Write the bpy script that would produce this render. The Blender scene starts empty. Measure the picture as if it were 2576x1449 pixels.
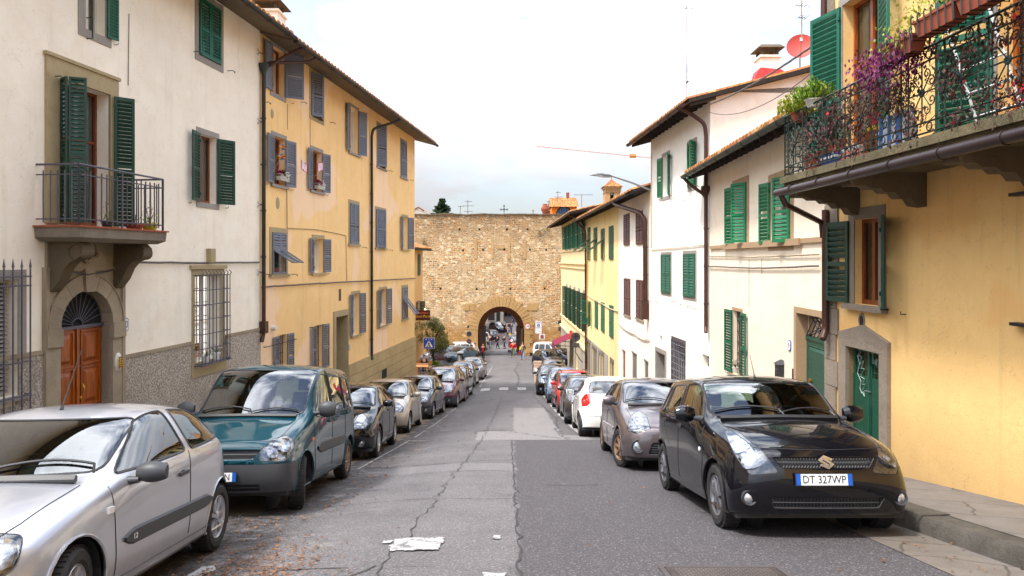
import bpy,bmesh,math,random
from mathutils import Vector,Matrix,noise
from mathutils.bvhtree import BVHTree
R=math.radians
rnd=random.Random(7)
C=bpy.context.scene.collection
CZ=1.45
FX,CX,HY=1717.0,1288.0,655.0
def pinterp(pts):
 xs=[p[0]for p in pts];ys=[p[1]for p in pts];n=len(xs)
 d=[(ys[i+1]-ys[i])/(xs[i+1]-xs[i])for i in range(n-1)]
 m=[d[0]]+[0 if d[i-1]*d[i]<=0 else 2*d[i-1]*d[i]/(d[i-1]+d[i])for i in range(1,n-1)]+[d[-1]]
 def f(x):
  if x<=xs[0]:return ys[0]+m[0]*(x-xs[0])
  if x>=xs[-1]:return ys[-1]+m[-1]*(x-xs[-1])*0
  i=max(k for k in range(n-1)if xs[k]<=x)
  h=xs[i+1]-xs[i];t=(x-xs[i])/h
  return((2*t**3-3*t*t+1)*ys[i]+(t**3-2*t*t+t)*h*m[i]+(-2*t**3+3*t*t)*ys[i+1]+(t**3-t*t)*h*m[i+1])
 return f
_zd=pinterp([(-30,-2.6),(-12,-.62),(0,1.45),(6,2.506),(12,3.562),(20,4.87),(28,6.0),(37.7,7.1),(50,8.32),(62,9.4),(73.5,10.3),(88,11.35),(100,11.9),(112,11.85),(130,11.6),(160,11.0),(400,10)])
def G(D):return CZ-_zd(D)
def GL_(X,D):
 t=min(1,max(0,(-.6-X)/2.0));return G(D)-.12*t*t*(3-2*t)*min(1,max(0,(62-D)/10))
def pX(px,D):return(px-CX)/FX*D
def pZ(py,D):return CZ+(HY-py)/FX*D
# materials
class NT:
 def __init__(s,name):
  s.m=bpy.data.materials.new(name);s.m.use_nodes=True
  s.t=s.m.node_tree;s.t.nodes.clear()
  s.out=s.t.nodes.new('ShaderNodeOutputMaterial')
  s.b=s.t.nodes.new('ShaderNodeBsdfPrincipled')
  s.t.links.new(s.b.outputs[0],s.out.inputs[0])
  s._pos=None
 def n(s,ty,**k):
  nd=s.t.nodes.new(ty)
  for a,v in k.items():setattr(nd,a,v)
  return nd
 def put(s,sock,v):
  if hasattr(v,'links')or isinstance(v,bpy.types.NodeSocket):s.t.links.new(v,sock)
  else:
   if hasattr(sock.default_value,'__len__')and not hasattr(v,'__len__'):v=(v,)*len(sock.default_value)
   if hasattr(sock.default_value,'__len__')and len(sock.default_value)==4 and len(v)==3:v=(*v,1)
   sock.default_value=v
 def pos(s):
  if s._pos is None:
   s._pos=s.n('ShaderNodeNewGeometry').outputs['Position']
  return s._pos
 def obj(s):return s.n('ShaderNodeTexCoord').outputs['Object']
 def mapv(s,v,scale=(1,1,1),loc=(0,0,0),rot=(0,0,0)):
  nd=s.n('ShaderNodeMapping');s.put(nd.inputs[0],v)
  nd.inputs['Scale'].default_value=scale;nd.inputs['Location'].default_value=loc;nd.inputs['Rotation'].default_value=rot
  return nd.outputs[0]
 def noise(s,v,scale,detail=4,rough=.55,dist=0,col=False):
  nd=s.n('ShaderNodeTexNoise');s.put(nd.inputs['Vector'],v)
  nd.inputs['Scale'].default_value=scale;nd.inputs['Detail'].default_value=detail
  nd.inputs['Roughness'].default_value=rough;nd.inputs['Distortion'].default_value=dist
  return nd.outputs[1 if col else 0]
 def vor(s,v,scale,feat='F1',out=0,rnd=1):
  nd=s.n('ShaderNodeTexVoronoi',feature=feat);s.put(nd.inputs['Vector'],v)
  nd.inputs['Scale'].default_value=scale;nd.inputs['Randomness'].default_value=rnd
  return nd.outputs[out]
 def math(s,op,a,b=0,clamp=False):
  nd=s.n('ShaderNodeMath',operation=op,use_clamp=clamp);s.put(nd.inputs[0],a);s.put(nd.inputs[1],b)
  return nd.outputs[0]
 def ramp(s,f,a,b,lo=0,hi=1):
  nd=s.n('ShaderNodeMapRange',clamp=True);s.put(nd.inputs[0],f)
  for i,v in enumerate((a,b,lo,hi)):nd.inputs[i+1].default_value=v
  return nd.outputs[0]
 def mix(s,f,a,b,mode='MIX'):
  nd=s.n('ShaderNodeMix',data_type='RGBA',blend_type=mode)
  s.put(nd.inputs[0],f);s.put(nd.inputs[6],a);s.put(nd.inputs[7],b)
  return nd.outputs[2]
 def sep(s,v):
  nd=s.n('ShaderNodeSeparateXYZ');s.put(nd.inputs[0],v);return nd.outputs
 def comb(s,x,y,z):
  nd=s.n('ShaderNodeCombineXYZ');s.put(nd.inputs[0],x);s.put(nd.inputs[1],y);s.put(nd.inputs[2],z);return nd.outputs[0]
 def bump(s,h,strength=.3,dist=.02):
  nd=s.n('ShaderNodeBump');s.put(nd.inputs['Height'],h)
  nd.inputs['Strength'].default_value=strength;nd.inputs['Distance'].default_value=dist
  s.t.links.new(nd.outputs[0],s.b.inputs['Normal'])
 def fin(s,col=None,rough=.8,metal=0,coat=0,spec=None):
  if col is not None:s.put(s.b.inputs['Base Color'],col)
  s.put(s.b.inputs['Roughness'],rough);s.put(s.b.inputs['Metallic'],metal)
  s.put(s.b.inputs['Coat Weight'],coat)
  s.b.inputs['Coat Roughness'].default_value=.04
  if spec is not None:s.b.inputs['Specular IOR Level'].default_value=spec
  return s.m
def srgb(r,g,b):
 f=lambda c:(c/255/12.92)if c/255<=.04045 else((c/255+.055)/1.055)**2.4
 return(f(r),f(g),f(b))
def mul(c,k):return tuple(min(1,x*k)for x in c)
def m_plaster(name,col,patch=None,dirt=.35,seed=0,soil=(.25,.2,.14),low=None,streak=.5,patchz=None):
 s=NT(name);p=s.pos()
 pv=s.mapv(p,loc=(seed*3.1,seed*1.7,seed))
 a=s.noise(pv,.45,5,.6);b=s.noise(pv,2.2,5,.65);c=s.noise(pv,30,3,.6)
 st=s.noise(s.mapv(pv,scale=(2.2,2.2,.16)),1.6,5,.6)
 base=s.mix(s.ramp(a,.35,.7),col,mul(col,.90))
 base=s.mix(s.ramp(b,.42,.75,0,.38),base,tuple(x*y for x,y in zip(col,(.84,.76,.66))))
 base=s.mix(s.ramp(s.noise(pv,.9,3,.5),.6,.66,0,.30),base,tuple(min(1,x*1.10)for x in col))
 if patch:
  pm=s.ramp(s.noise(pv,.28,3,.5,.6),.54,.57,0,.8)
  base=s.mix(pm,base,patch)
 base=s.mix(s.ramp(st,.55,.78,0,streak*dirt*1.5),base,soil)
 base=s.mix(s.ramp(s.noise(s.mapv(pv,scale=(5,5,.1)),2.2,3,.5),.66,.78,0,dirt*.8),base,mul(soil,.9))
 base=s.mix(s.ramp(s.noise(pv,5.5,6,.75),.60,.72,0,dirt*.6),base,mul(soil,1.3))
 if low is not None:
  z=s.sep(p)[2]
  gz=s.ramp(s.math('ADD',z,s.math('MULTIPLY',b,.7)),low+.1,low+1.2,.55,0)
  base=s.mix(gz,base,soil)
 ck=s.ramp(s.vor(s.mapv(s.noise(pv,1.3,4,.6,0,True),scale=(3,3,3),loc=(seed,0,0)),1.0,'DISTANCE_TO_EDGE'),0,.006,.35,0)
 base=s.mix(ck,base,mul(soil,.8))
 s.bump(s.math('ADD',s.math('MULTIPLY',c,.3),s.math('ADD',b,s.math('MULTIPLY',a,.8))),.35,.03)
 return s.fin(base,.92,spec=.2)
def m_stone(name,col,dark=.6,scale=3,bump=.6,seed=0):
 s=NT(name);p=s.mapv(s.pos(),loc=(seed,seed*2,0))
 a=s.noise(p,scale*.4,5,.65);b=s.noise(p,scale*3,6,.7);c=s.noise(p,scale*16,3,.6)
 base=s.mix(s.ramp(a,.3,.75),col,mul(col,dark))
 base=s.mix(s.ramp(b,.5,.8,0,.6),base,tuple(x*y for x,y in zip(col,(.62,.55,.45))))
 base=s.mix(s.ramp(c,.62,.8,0,.5),base,mul(col,1.35))
 s.bump(s.math('ADD',b,s.math('MULTIPLY',c,.5)),bump,.03)
 return s.fin(base,.9,spec=.2)
def m_roughcast(name,col,dark):
 s=NT(name);p=s.pos()
 c=s.noise(p,26,4,.7);a=s.noise(p,.8,4,.6)
 base=s.mix(s.ramp(c,.42,.58),dark,col)
 base=s.mix(s.ramp(a,.45,.7,0,.6),base,mul(dark,.9))
 s.bump(c,1.0,.05)
 return s.fin(base,.95,spec=.15)
def m_paint(name,col,rough=.45,wear=.3,seed=0):
 s=NT(name);p=s.mapv(s.pos(),loc=(seed,0,seed))
 a=s.noise(p,1.2,4,.6);b=s.noise(p,18,5,.7)
 oi=s.n('ShaderNodeObjectInfo').outputs['Random']
 base=s.mix(s.ramp(a,.35,.7),col,mul(col,.75));base=s.mix(s.math('MULTIPLY',oi,.55),base,tuple(min(1,x*.62+.035)for x in col))
 base=s.mix(s.ramp(s.noise(s.mapv(p,scale=(3,3,.7)),2.6,5,.7),.52,.72,0,.45),base,tuple(min(1,x*.75+.06)for x in col))
 base=s.mix(s.ramp(b,.56,.75,0,wear),base,tuple(min(1,x*.6+.14)for x in col))
 s.bump(b,.15,.01)
 return s.fin(base,s.ramp(b,.3,.7,rough-.08,rough+.2),spec=.4)
def m_plain(name,col,rough=.6,metal=0,coat=0,var=.15,spec=None,sc=6):
 s=NT(name);p=s.obj()
 a=s.noise(p,sc,4,.6)
 return s.fin(s.mix(s.ramp(a,.3,.7),mul(col,1+var*.4),mul(col,1-var)),rough,metal,coat,spec)
def m_wood(name,col,dark,scale=1,rough=.5,axis='z'):
 s=NT(name);p=s.pos()
 sc={'z':(14,14,.9),'x':(.9,14,14)}[axis]
 g=s.noise(s.mapv(p,scale=tuple(x*scale for x in sc)),2,6,.65,.6)
 a=s.noise(p,1.4,3)
 base=s.mix(s.ramp(g,.3,.7),col,dark);base=s.mix(s.ramp(a,.4,.8,0,.5),base,dark)
 s.bump(g,.3,.01)
 return s.fin(base,rough)
def m_carpaint(name,col,flake=.0,rough=.32,dirt=.25):
 s=NT(name);p=s.obj()
 z=s.sep(p)[2]
 d=s.noise(p,3.5,5,.7)
 dm=s.math('MULTIPLY',s.ramp(z,.18,.6,1,.04),s.ramp(d,.4,.85,0,dirt))
 base=s.mix(dm,col,(.10,.09,.08))
 s.fin(base,s.math('ADD',s.math('MULTIPLY',dm,.5),rough),flake,1.0,.05 if flake==0 else.4)
 s.put(s.b.inputs['Coat Roughness'],s.ramp(d,.3,.8,.015,.05))
 return s.m
def m_glass(name,tint=(.45,.52,.48),refl=.1,rough=.0):
 s=NT(name)
 tr=s.n('ShaderNodeBsdfTransparent');tr.inputs[0].default_value=(*tint,1)
 gl=s.n('ShaderNodeBsdfGlossy');gl.inputs['Roughness'].default_value=rough;gl.inputs[0].default_value=(.95,.97,1,1)
 lw=s.n('ShaderNodeFresnel');lw.inputs[0].default_value=1.55
 f=s.math('ADD',s.math('MULTIPLY',lw.outputs[0],1.25),refl,True)
 mx=s.n('ShaderNodeMixShader');s.put(mx.inputs[0],f)
 s.t.links.new(tr.outputs[0],mx.inputs[1]);s.t.links.new(gl.outputs[0],mx.inputs[2])
 s.t.links.new(mx.outputs[0],s.out.inputs[0]);s.t.nodes.remove(s.b)
 return s.m
def m_asphalt(name):
 s=NT(name);p=s.pos()
 w=s.noise(p,1.6,5,.65,0,True)
 wv=s.n('ShaderNodeVectorMath',operation='SCALE');s.put(wv.inputs[0],w);wv.inputs['Scale'].default_value=.28
 ad=s.n('ShaderNodeVectorMath',operation='ADD');s.put(ad.inputs[0],p);s.put(ad.inputs[1],wv.outputs[0])
 x,y,_=s.sep(ad.outputs[0])
 def step(v,e,wd=.02):return s.ramp(v,e-wd,e+wd)
 def inside(x0,x1,y0,y1):
  m=s.math('MULTIPLY',step(x,x0+.14),s.math('SUBTRACT',1,step(x,x1+.14)))
  m2=s.math('MULTIPLY',step(y,y0+.14),s.math('SUBTRACT',1,step(y,y1+.14)))
  return s.math('MULTIPLY',m,m2)
 old=srgb(110,107,108);new=srgb(78,75,78);lt=srgb(130,126,125);mid=srgb(95,92,93)
 fine=s.noise(p,52,4,.8);grit=s.vor(p,120,'F1',1);blot=s.noise(p,.7,5,.65);med=s.noise(p,6,5,.7)
 c=s.mix(s.ramp(blot,.35,.65),old,mid)
 c=s.mix(inside(.05,3.3,-40,16.3),c,new)
 c=s.mix(inside(.05,1.3,16.3,27.5),c,lt)
 c=s.mix(inside(-.9,1.9,16.3,18.6),c,lt)
 c=s.mix(inside(1.3,1.8,17.5,37),c,mid)
 c=s.mix(inside(-3.1,.05,11.1,12.0),c,mul(old,1.12))
 c=s.mix(inside(-8,4,36.5,39.6),c,mul(mid,.82))
 c=s.mix(inside(-1.7,-.1,20.5,30),c,mul(old,.9))
 leftdirt=s.math('MULTIPLY',s.math('SUBTRACT',1,step(x,-2.15,.35)),s.ramp(med,.32,.55,0,.9))
 c=s.mix(leftdirt,c,srgb(50,45,43))
 pale=s.math('MULTIPLY',s.math('SUBTRACT',1,step(x,-1.75,.5)),s.ramp(s.noise(p,2.3,4,.6),.58,.66,0,.45))
 c=s.mix(pale,c,srgb(168,160,156))
 c=s.mix(s.ramp(fine,.32,.56,.55,0),c,mul(new,.3))
 c=s.mix(s.ramp(fine,.56,.70,0,.55),c,srgb(205,198,192))
 c=s.mix(s.ramp(med,.60,.72,0,.22),c,mul(new,.5))
 c=s.mix(s.ramp(s.noise(s.mapv(p,scale=(1,.18,1)),1.1,4,.6),.56,.74,0,.35),c,mul(new,.55))
 ce=s.vor(s.mapv(ad.outputs[0],scale=(1,.7,1)),.8,'DISTANCE_TO_EDGE')
 c=s.mix(s.math('MULTIPLY',s.ramp(ce,0,.006,.7,0),s.ramp(blot,.5,.6)),c,(.02,.02,.02))
 s.bump(s.math('ADD',fine,s.math('MULTIPLY',med,.8)),.5,.015)
 return s.fin(c,.86,spec=.3)
def m_paving(name,col,sx=1.1,sy=.5,seed=0):
 s=NT(name);p=s.mapv(s.pos(),loc=(seed,0,0))
 w=s.noise(p,1.2,4,.6,0,True)
 wv=s.n('ShaderNodeVectorMath',operation='SCALE');s.put(wv.inputs[0],w);wv.inputs['Scale'].default_value=.3
 ad=s.n('ShaderNodeVectorMath',operation='ADD');s.put(ad.inputs[0],p);s.put(ad.inputs[1],wv.outputs[0])
 br=s.n('ShaderNodeTexBrick');s.put(br.inputs['Vector'],s.mapv(ad.outputs[0],rot=(0,0,.5)))
 br.inputs['Color1'].default_value=(*col,1);br.inputs['Color2'].default_value=(*mul(col,.85),1);br.inputs['Mortar'].default_value=(*mul(col,.5),1)
 br.inputs['Scale'].default_value=1;br.inputs['Brick Width'].default_value=sx;br.inputs['Row Height'].default_value=sy
 br.inputs['Mortar Size'].default_value=.012
 a=s.noise(p,3,6,.7);f=s.noise(p,45,3,.7)
 c=s.mix(s.ramp(a,.4,.7,0,.55),br.outputs[0],mul(col,.5))
 c=s.mix(s.ramp(f,.55,.75,0,.35),c,mul(col,1.5))
 s.bump(s.math('ADD',s.math('MULTIPLY',br.outputs[1],-1.2),s.math('ADD',a,s.math('MULTIPLY',f,.4))),.6,.02)
 return s.fin(c,.85,spec=.25)
def m_rubble(name):
 s=NT(name);p=s.pos()
 x,y,z=s.sep(p)
 q=s.comb(x,z,0)
 w=s.noise(q,1.1,5,.6,0,True)
 wv=s.n('ShaderNodeVectorMath',operation='SCALE');s.put(wv.inputs[0],w);wv.inputs['Scale'].default_value=.5
 ad=s.n('ShaderNodeVectorMath',operation='ADD');s.put(ad.inputs[0],q);s.put(ad.inputs[1],wv.outputs[0])
 def brick(wd,ht,mort,off):
  br=s.n('ShaderNodeTexBrick');s.put(br.inputs['Vector'],s.mapv(ad.outputs[0],loc=off))
  br.inputs['Scale'].default_value=1;br.inputs['Brick Width'].default_value=wd;br.inputs['Row Height'].default_value=ht
  br.inputs['Mortar Size'].default_value=mort;br.inputs['Mortar Smooth'].default_value=.35
  br.inputs['Color1'].default_value=(1,1,1,1);br.inputs['Color2'].default_value=(0,0,0,1);br.inputs['Mortar'].default_value=(.5,.5,.5,1)
  br.offset=.37
  return br.outputs
 A=brick(.31,.15,.022,(0,0,0));B=brick(.46,.23,.026,(3.3,.13,0))
 sel=s.ramp(s.noise(q,.28,3),.48,.55)
 val=s.mix(sel,A[0],B[0]);mort=s.mix(sel,A[1],B[1])
 cell=s.vor(s.mapv(ad.outputs[0],scale=(3.4,6.4,1)),1,'F1',1)
 r,g,b_=s.sep(cell)
 c=s.mix(r,srgb(196,158,110),srgb(160,124,86))
 c=s.mix(s.ramp(g,.72,.76),c,srgb(196,130,52))
 c=s.mix(s.ramp(b_,.80,.84),c,srgb(128,104,80))
 c=s.mix(s.ramp(b_,.14,.10),c,srgb(236,214,176))
 c=s.mix(s.ramp(val,.2,.8,0,.3),c,srgb(150,112,72))
 top=s.ramp(s.math('ADD',z,s.math('MULTIPLY',s.noise(q,.35,4),5)),5.2,8.8)
 lowm=s.ramp(s.math('ADD',z,s.math('MULTIPLY',s.noise(q,.5,4),3)),-3.2,-5.0)
 mc=s.mix(top,srgb(236,214,176),srgb(188,162,128))
 mc=s.mix(lowm,mc,srgb(200,158,100))
 c=s.mix(s.math('MULTIPLY',top,s.ramp(s.noise(q,1.1,5,.7),.36,.62,0,.85)),c,srgb(104,88,70))
 c=s.mix(s.math('MULTIPLY',lowm,.5),c,srgb(176,124,66))
 smear=s.ramp(s.noise(q,.9,6,.72),.46,.62,0,.5)
 mm=s.math('MAXIMUM',mort,s.math('MULTIPLY',smear,s.math('SUBTRACT',1,top)))
 c=s.mix(mm,c,mc)
 n=s.noise(q,7,5,.75)
 c=s.mix(s.ramp(n,.56,.74,0,.5),c,srgb(92,72,50))
 h=s.math('ADD',s.math('MULTIPLY',mort,-1.0),s.math('ADD',s.math('MULTIPLY',n,.7),s.math('MULTIPLY',r,.5)))
 s.bump(h,.9,.06)
 return s.fin(c,.93,spec=.15)
def m_leaf(name,c1,c2,c3=None,tr=.25):
 s=NT(name);p=s.pos()
 a=s.noise(p,3.2,3,.6);b=s.noise(p,23,2,.6)
 c=s.mix(s.ramp(a,.35,.65),c1,c2)
 if c3:c=s.mix(s.ramp(b,.52,.6),c,c3)
 s.fin(c,.6,spec=.3)
 s.b.inputs['Subsurface Weight'].default_value=0
 td=s.n('ShaderNodeBsdfTranslucent');s.put(td.inputs[0],c)
 mx=s.n('ShaderNodeMixShader');mx.inputs[0].default_value=tr
 s.t.links.new(s.b.outputs[0],mx.inputs[1]);s.t.links.new(td.outputs[0],mx.inputs[2]);s.t.links.new(mx.outputs[0],s.out.inputs[0])
 return s.m
def m_worn(name,col,under):
 s=NT(name);p=s.pos();a=s.noise(p,7,6,.8);b=s.noise(p,60,3,.8)
 c=s.mix(s.ramp(s.math('ADD',a,s.math('MULTIPLY',b,.25)),.64,.72),col,under)
 c=s.mix(s.ramp(b,.5,.75,0,.4),c,under);s.bump(b,.3,.01);return s.fin(c,.85,spec=.2)
def m_tile(name):
 s=NT(name);p=s.pos()
 a=s.vor(s.mapv(p,scale=(4.5,4.5,4.5)),1,'F1',1);n=s.noise(p,2.5,5,.7);f=s.noise(p,16,4,.7)
 r,g,b=s.sep(a)
 c=s.mix(r,srgb(176,108,66),srgb(150,96,66))
 c=s.mix(s.ramp(g,.7,.75),c,srgb(200,150,104))
 c=s.mix(s.ramp(n,.5,.66,0,.85),c,srgb(150,118,40))
 c=s.mix(s.ramp(f,.50,.64,0,.8),c,srgb(60,50,38))
 s.bump(f,.6,.02)
 return s.fin(c,.95,spec=.1)
def m_emit_plain(name,col,st):
 s=NT(name);s.fin(col,.5);s.b.inputs['Emission Color'].default_value=(*col,1);s.b.inputs['Emission Strength'].default_value=st
 return s.m
# mesh builder
class MB:
 def __init__(s,T=None):s.V=[];s.F=[];s.M=[];s.T=T
 def v(s,p):
  if s.T:p=s.T(*p)
  s.V.append(Vector(p));return len(s.V)-1
 def poly(s,pts,m=0):
  s.F.append([s.v(p)for p in pts]);s.M.append(m)
 def box(s,a,b,m=0):
  x0,y0,z0=a;x1,y1,z1=b
  i=[s.v(p)for p in((x0,y0,z0),(x1,y0,z0),(x1,y1,z0),(x0,y1,z0),(x0,y0,z1),(x1,y0,z1),(x1,y1,z1),(x0,y1,z1))]
  for f in((0,3,2,1),(4,5,6,7),(0,1,5,4),(1,2,6,5),(2,3,7,6),(3,0,4,7)):s.F.append([i[k]for k in f]);s.M.append(m)
 def hexa(s,pts,m=0):
  i=[s.v(p)for p in pts]
  for f in((0,3,2,1),(4,5,6,7),(0,1,5,4),(1,2,6,5),(2,3,7,6),(3,0,4,7)):s.F.append([i[k]for k in f]);s.M.append(m)
 def obox(s,c,ax,ay,az,m=0):
  c,ax,ay,az=Vector(c),Vector(ax),Vector(ay),Vector(az)
  s.hexa([c-ax-ay-az,c+ax-ay-az,c+ax+ay-az,c-ax+ay-az,c-ax-ay+az,c+ax-ay+az,c+ax+ay+az,c-ax+ay+az],m)
 def tube(s,pts,r,n=6,m=0,closed=False,up=None):
  pts=[Vector(p)for p in pts];k=len(pts)
  if k<2:return
  rs=r if isinstance(r,(list,tuple))else[r]*k
  rings=[];prev=None
  for i,p in enumerate(pts):
   a=pts[(i-1)%k]if(closed or i>0)else p
   b=pts[(i+1)%k]if(closed or i<k-1)else p
   t=(b-a)
   t=t.normalized()if t.length>1e-9 else Vector((0,0,1))
   if prev is None:
    ref=Vector((0,0,1))if abs(t.z)<.9 else Vector((1,0,0))
    x=t.cross(ref).normalized()
   else:
    x=prev-t*prev.dot(t)
    x=x.normalized()if x.length>1e-6 else t.cross(Vector((0,0,1))).normalized()
   prev=x;y=t.cross(x)
   rings.append([s.v(p+(x*math.cos(2*math.pi*j/n)+y*math.sin(2*math.pi*j/n))*rs[i])for j in range(n)])
  for i in range(k if closed else k-1):
   A,B=rings[i],rings[(i+1)%k]
   for j in range(n):
    s.F.append([A[j],A[(j+1)%n],B[(j+1)%n],B[j]]);s.M.append(m)
  if not closed:
   s.F.append(rings[0][::-1]);s.M.append(m);s.F.append(rings[-1]);s.M.append(m)
 def lathe(s,prof,c=(0,0,0),axis='z',n=16,m=0,a0=0,a1=None,sc=(1,1)):
  c=Vector(c);full=a1 is None;a1=a0+2*math.pi if full else a1
  k=n if full else n+1;rings=[]
  for(r,h)in prof:
   ring=[]
   for j in range(k):
    a=a0+(a1-a0)*j/n;x,y=math.cos(a)*r*sc[0],math.sin(a)*r*sc[1]
    o={'z':(x,y,h),'x':(h,x,y),'y':(x,h,y)}[axis]
    ring.append(s.v(c+Vector(o)))
   rings.append(ring)
  for A,B in zip(rings,rings[1:]):
   for j in range(n):
    s.F.append([A[j],A[(j+1)%k],B[(j+1)%k],B[j]]);s.M.append(m)
  return rings
 def grid(s,fn,nu,nv,m=0):
  I=[[s.v(fn(i/nu,j/nv))for j in range(nv+1)]for i in range(nu+1)]
  for i in range(nu):
   for j in range(nv):s.F.append([I[i][j],I[i+1][j],I[i+1][j+1],I[i][j+1]]);s.M.append(m)
 def build(s,name,mats,parent=None,smooth=35,recalc=True,org=None):
  if not isinstance(mats,(list,tuple)):mats=[mats]
  o3=org if org is not None else ORG.get(parent.name,Vector((0,0,0)))if parent else Vector((0,0,0))
  me=bpy.data.meshes.new(name)
  me.from_pydata([v-o3 for v in s.V],[],s.F)
  for mt in mats:me.materials.append(mt)
  me.polygons.foreach_set('material_index',s.M)
  if recalc:
   bm=bmesh.new();bm.from_mesh(me);bmesh.ops.recalc_face_normals(bm,faces=bm.faces);bm.to_mesh(me);bm.free()
  if smooth:
   me.polygons.foreach_set('use_smooth',[True]*len(me.polygons))
   me.set_sharp_from_angle(angle=R(smooth))
  me.update()
  o=bpy.data.objects.new(name,me);C.objects.link(o)
  if parent:o.parent=parent;ORG[o.name]=o3
  elif org is not None:o.location=o3;ORG[o.name]=o3
  return o
ORG={}
def tag(o,label=None,cat=None,group=None,kind=None):
 if label:o['label']=label
 if cat:o['category']=cat
 if group:o['group']=group
 if kind:o['kind']=kind
 return o
def thing(name,label,cat,loc=(0,0,0),group=None,world=True):
 o=bpy.data.objects.new(name,None);C.objects.link(o);o.location=loc
 o.empty_display_size=.2
 ORG[o.name]=Vector(loc)if world else Vector((0,0,0))
 return tag(o,label,cat,group)
def copy_tree(o,parent=None):
 c=o.copy();C.objects.link(c);c.parent=parent
 for ch in list(o.children):copy_tree(ch,c)
 return c
def text(body,size,parent,M4,mat,ext=.003,name='lettering',align='CENTER',sx=1,shear=0):
 cu=bpy.data.curves.new(name,'FONT');cu.body=body;cu.size=size;cu.extrude=ext
 cu.align_x=align;cu.align_y='CENTER';cu.materials.append(mat);cu.shear=shear;cu.resolution_u=2
 t=bpy.data.objects.new('tmp',cu);C.objects.link(t)
 me=bpy.data.meshes.new_from_object(t.evaluated_get(bpy.context.evaluated_depsgraph_get()))
 bpy.data.objects.remove(t);me.name=name
 if not me.materials:me.materials.append(mat)
 o=bpy.data.objects.new(name,me);C.objects.link(o);o.parent=parent
 og=ORG.get(parent.name,Vector((0,0,0)))
 ORG[o.name]=og
 o.matrix_local=Matrix.Translation(-og)@M4@Matrix.Diagonal((sx,1,1,1))
 return o
def frame(o,x,y):
 x=Vector(x).normalized();y=Vector(y).normalized();z=x.cross(y)
 M4=Matrix((x,y,z)).transposed().to_4x4();M4 .translation=Vector(o);return M4
# shared materials
M={}
M['cream']=m_plaster('cream_plaster',srgb(251,240,221),None,.28,1,(.35,.28,.19))
M['ochre']=m_plaster('ochre_plaster',srgb(250,207,144),srgb(246,210,174),.35,2,(.34,.2,.08))
M['ochre2']=m_plaster('yellow_ochre_plaster',srgb(244,202,134),srgb(236,186,118),.45,3,(.30,.19,.09),low=-1.15)
M['cream2']=m_plaster('pale_cream_plaster',srgb(246,231,208),None,.2,4,(.4,.3,.2),streak=.8)
M['white']=m_plaster('white_plaster',srgb(247,243,232),None,.2,5,(.45,.36,.26))
M['white2']=m_plaster('off_white_plaster',srgb(247,241,228),None,.25,6,(.45,.35,.22))
M['yellow']=m_plaster('pale_yellow_plaster',srgb(240,219,160),srgb(238,212,148),.4,7,(.42,.3,.15),streak=1)
M['yellow2']=m_plaster('straw_plaster',srgb(236,214,164),None,.4,8,(.4,.3,.15))
M['pinkish']=m_plaster('peach_plaster',srgb(235,185,120),None,.3,9)
M['orange']=m_plaster('orange_plaster',srgb(240,130,40),None,.2,10)
M['redwall']=m_plaster('red_plaster',srgb(170,80,66),None,.4,11)
M['grey_plaster']=m_plaster('grey_plaster',srgb(150,140,124),None,.5,12)
M['pietra']=m_stone('grey_brown_sandstone',srgb(168,152,128),.62,3,.4)
M['pietra_dk']=m_stone('dark_sandstone',srgb(112,98,78),.6,3,.5,4)
M['surround']=m_stone('painted_stone_surround',srgb(158,150,142),.82,2,.15,2)
M['surround_y']=m_stone('ochre_stone_surround',srgb(176,158,122),.8,2,.25,3)
M['bugnato']=m_stone('rusticated_stone',srgb(190,166,122),.74,2.5,.5,7)
M['greystone']=m_stone('grey_ashlar',srgb(172,162,148),.8,2.5,.4,9)
M['quoin']=m_stone('grey_quoin_stone',srgb(150,137,122),.74,5,.8,5)
M['voussoir']=m_stone('gold_arch_stone',srgb(190,154,104),.74,2,.5,6)
M['slab']=m_stone('mossy_concrete',srgb(122,112,86),.35,4,.7,8)
M['concrete']=m_stone('weathered_concrete',srgb(146,134,120),.55,3,.5,10)
M['roughcast']=m_roughcast('grey_roughcast',srgb(216,202,186),srgb(152,139,125))
M['rubble']=m_rubble('rubble_town_wall')
M['wood_orange']=m_wood('orange_varnished_wood',srgb(190,98,26),srgb(100,44,12),1,.35)
M['wood_red']=m_wood('red_brown_window_wood',srgb(142,72,32),srgb(84,36,14),1,.35)
M['wood_dark']=m_wood('dark_gate_timber',srgb(104,66,38),srgb(58,36,22),1,.8)
M['wood_eave']=m_wood('dark_eave_timber',srgb(52,40,32),srgb(26,20,16),.5,.85)
M['soffit']=m_plain('grey_soffit',srgb(112,96,74),.9)
M['green']=m_paint('green_shutter_paint',srgb(0,98,72),.42,.15)
M['green_dk']=m_paint('dark_green_paint',srgb(0,62,44),.4,.15,3)
M['green_br']=m_paint('bright_green_paint',srgb(0,122,76),.42,.15,5)
M['green_door']=m_paint('green_door_paint',srgb(8,74,54),.4,.2,8)
M['bluegrey']=m_paint('blue_grey_shutter_paint',srgb(118,122,134),.5,.2,2)
M['brown_sh']=m_paint('maroon_shutter_paint',srgb(92,52,48),.5,.25,4)
M['iron']=m_plain('dark_iron',srgb(48,46,52),.5,.4)
M['iron_g']=m_plain('green_black_iron',srgb(34,52,46),.5,.3)
M['iron_lt']=m_plain('grey_painted_iron',srgb(92,88,98),.5,.3)
M['copper']=m_plain('brown_copper_pipe',srgb(78,50,42),.45,.35,var=.35,sc=2)
M['gutter_dk']=m_plain('dark_zinc_gutter',srgb(52,50,44),.5,.4,var=.4,sc=2)
M['gutter_gn']=m_plain('green_patina_gutter',srgb(62,74,66),.5,.4,var=.4,sc=2)
M['tile']=m_tile('terracotta_roof_tiles')
M['terracotta']=m_plain('terracotta',srgb(150,76,48),.8)
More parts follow.
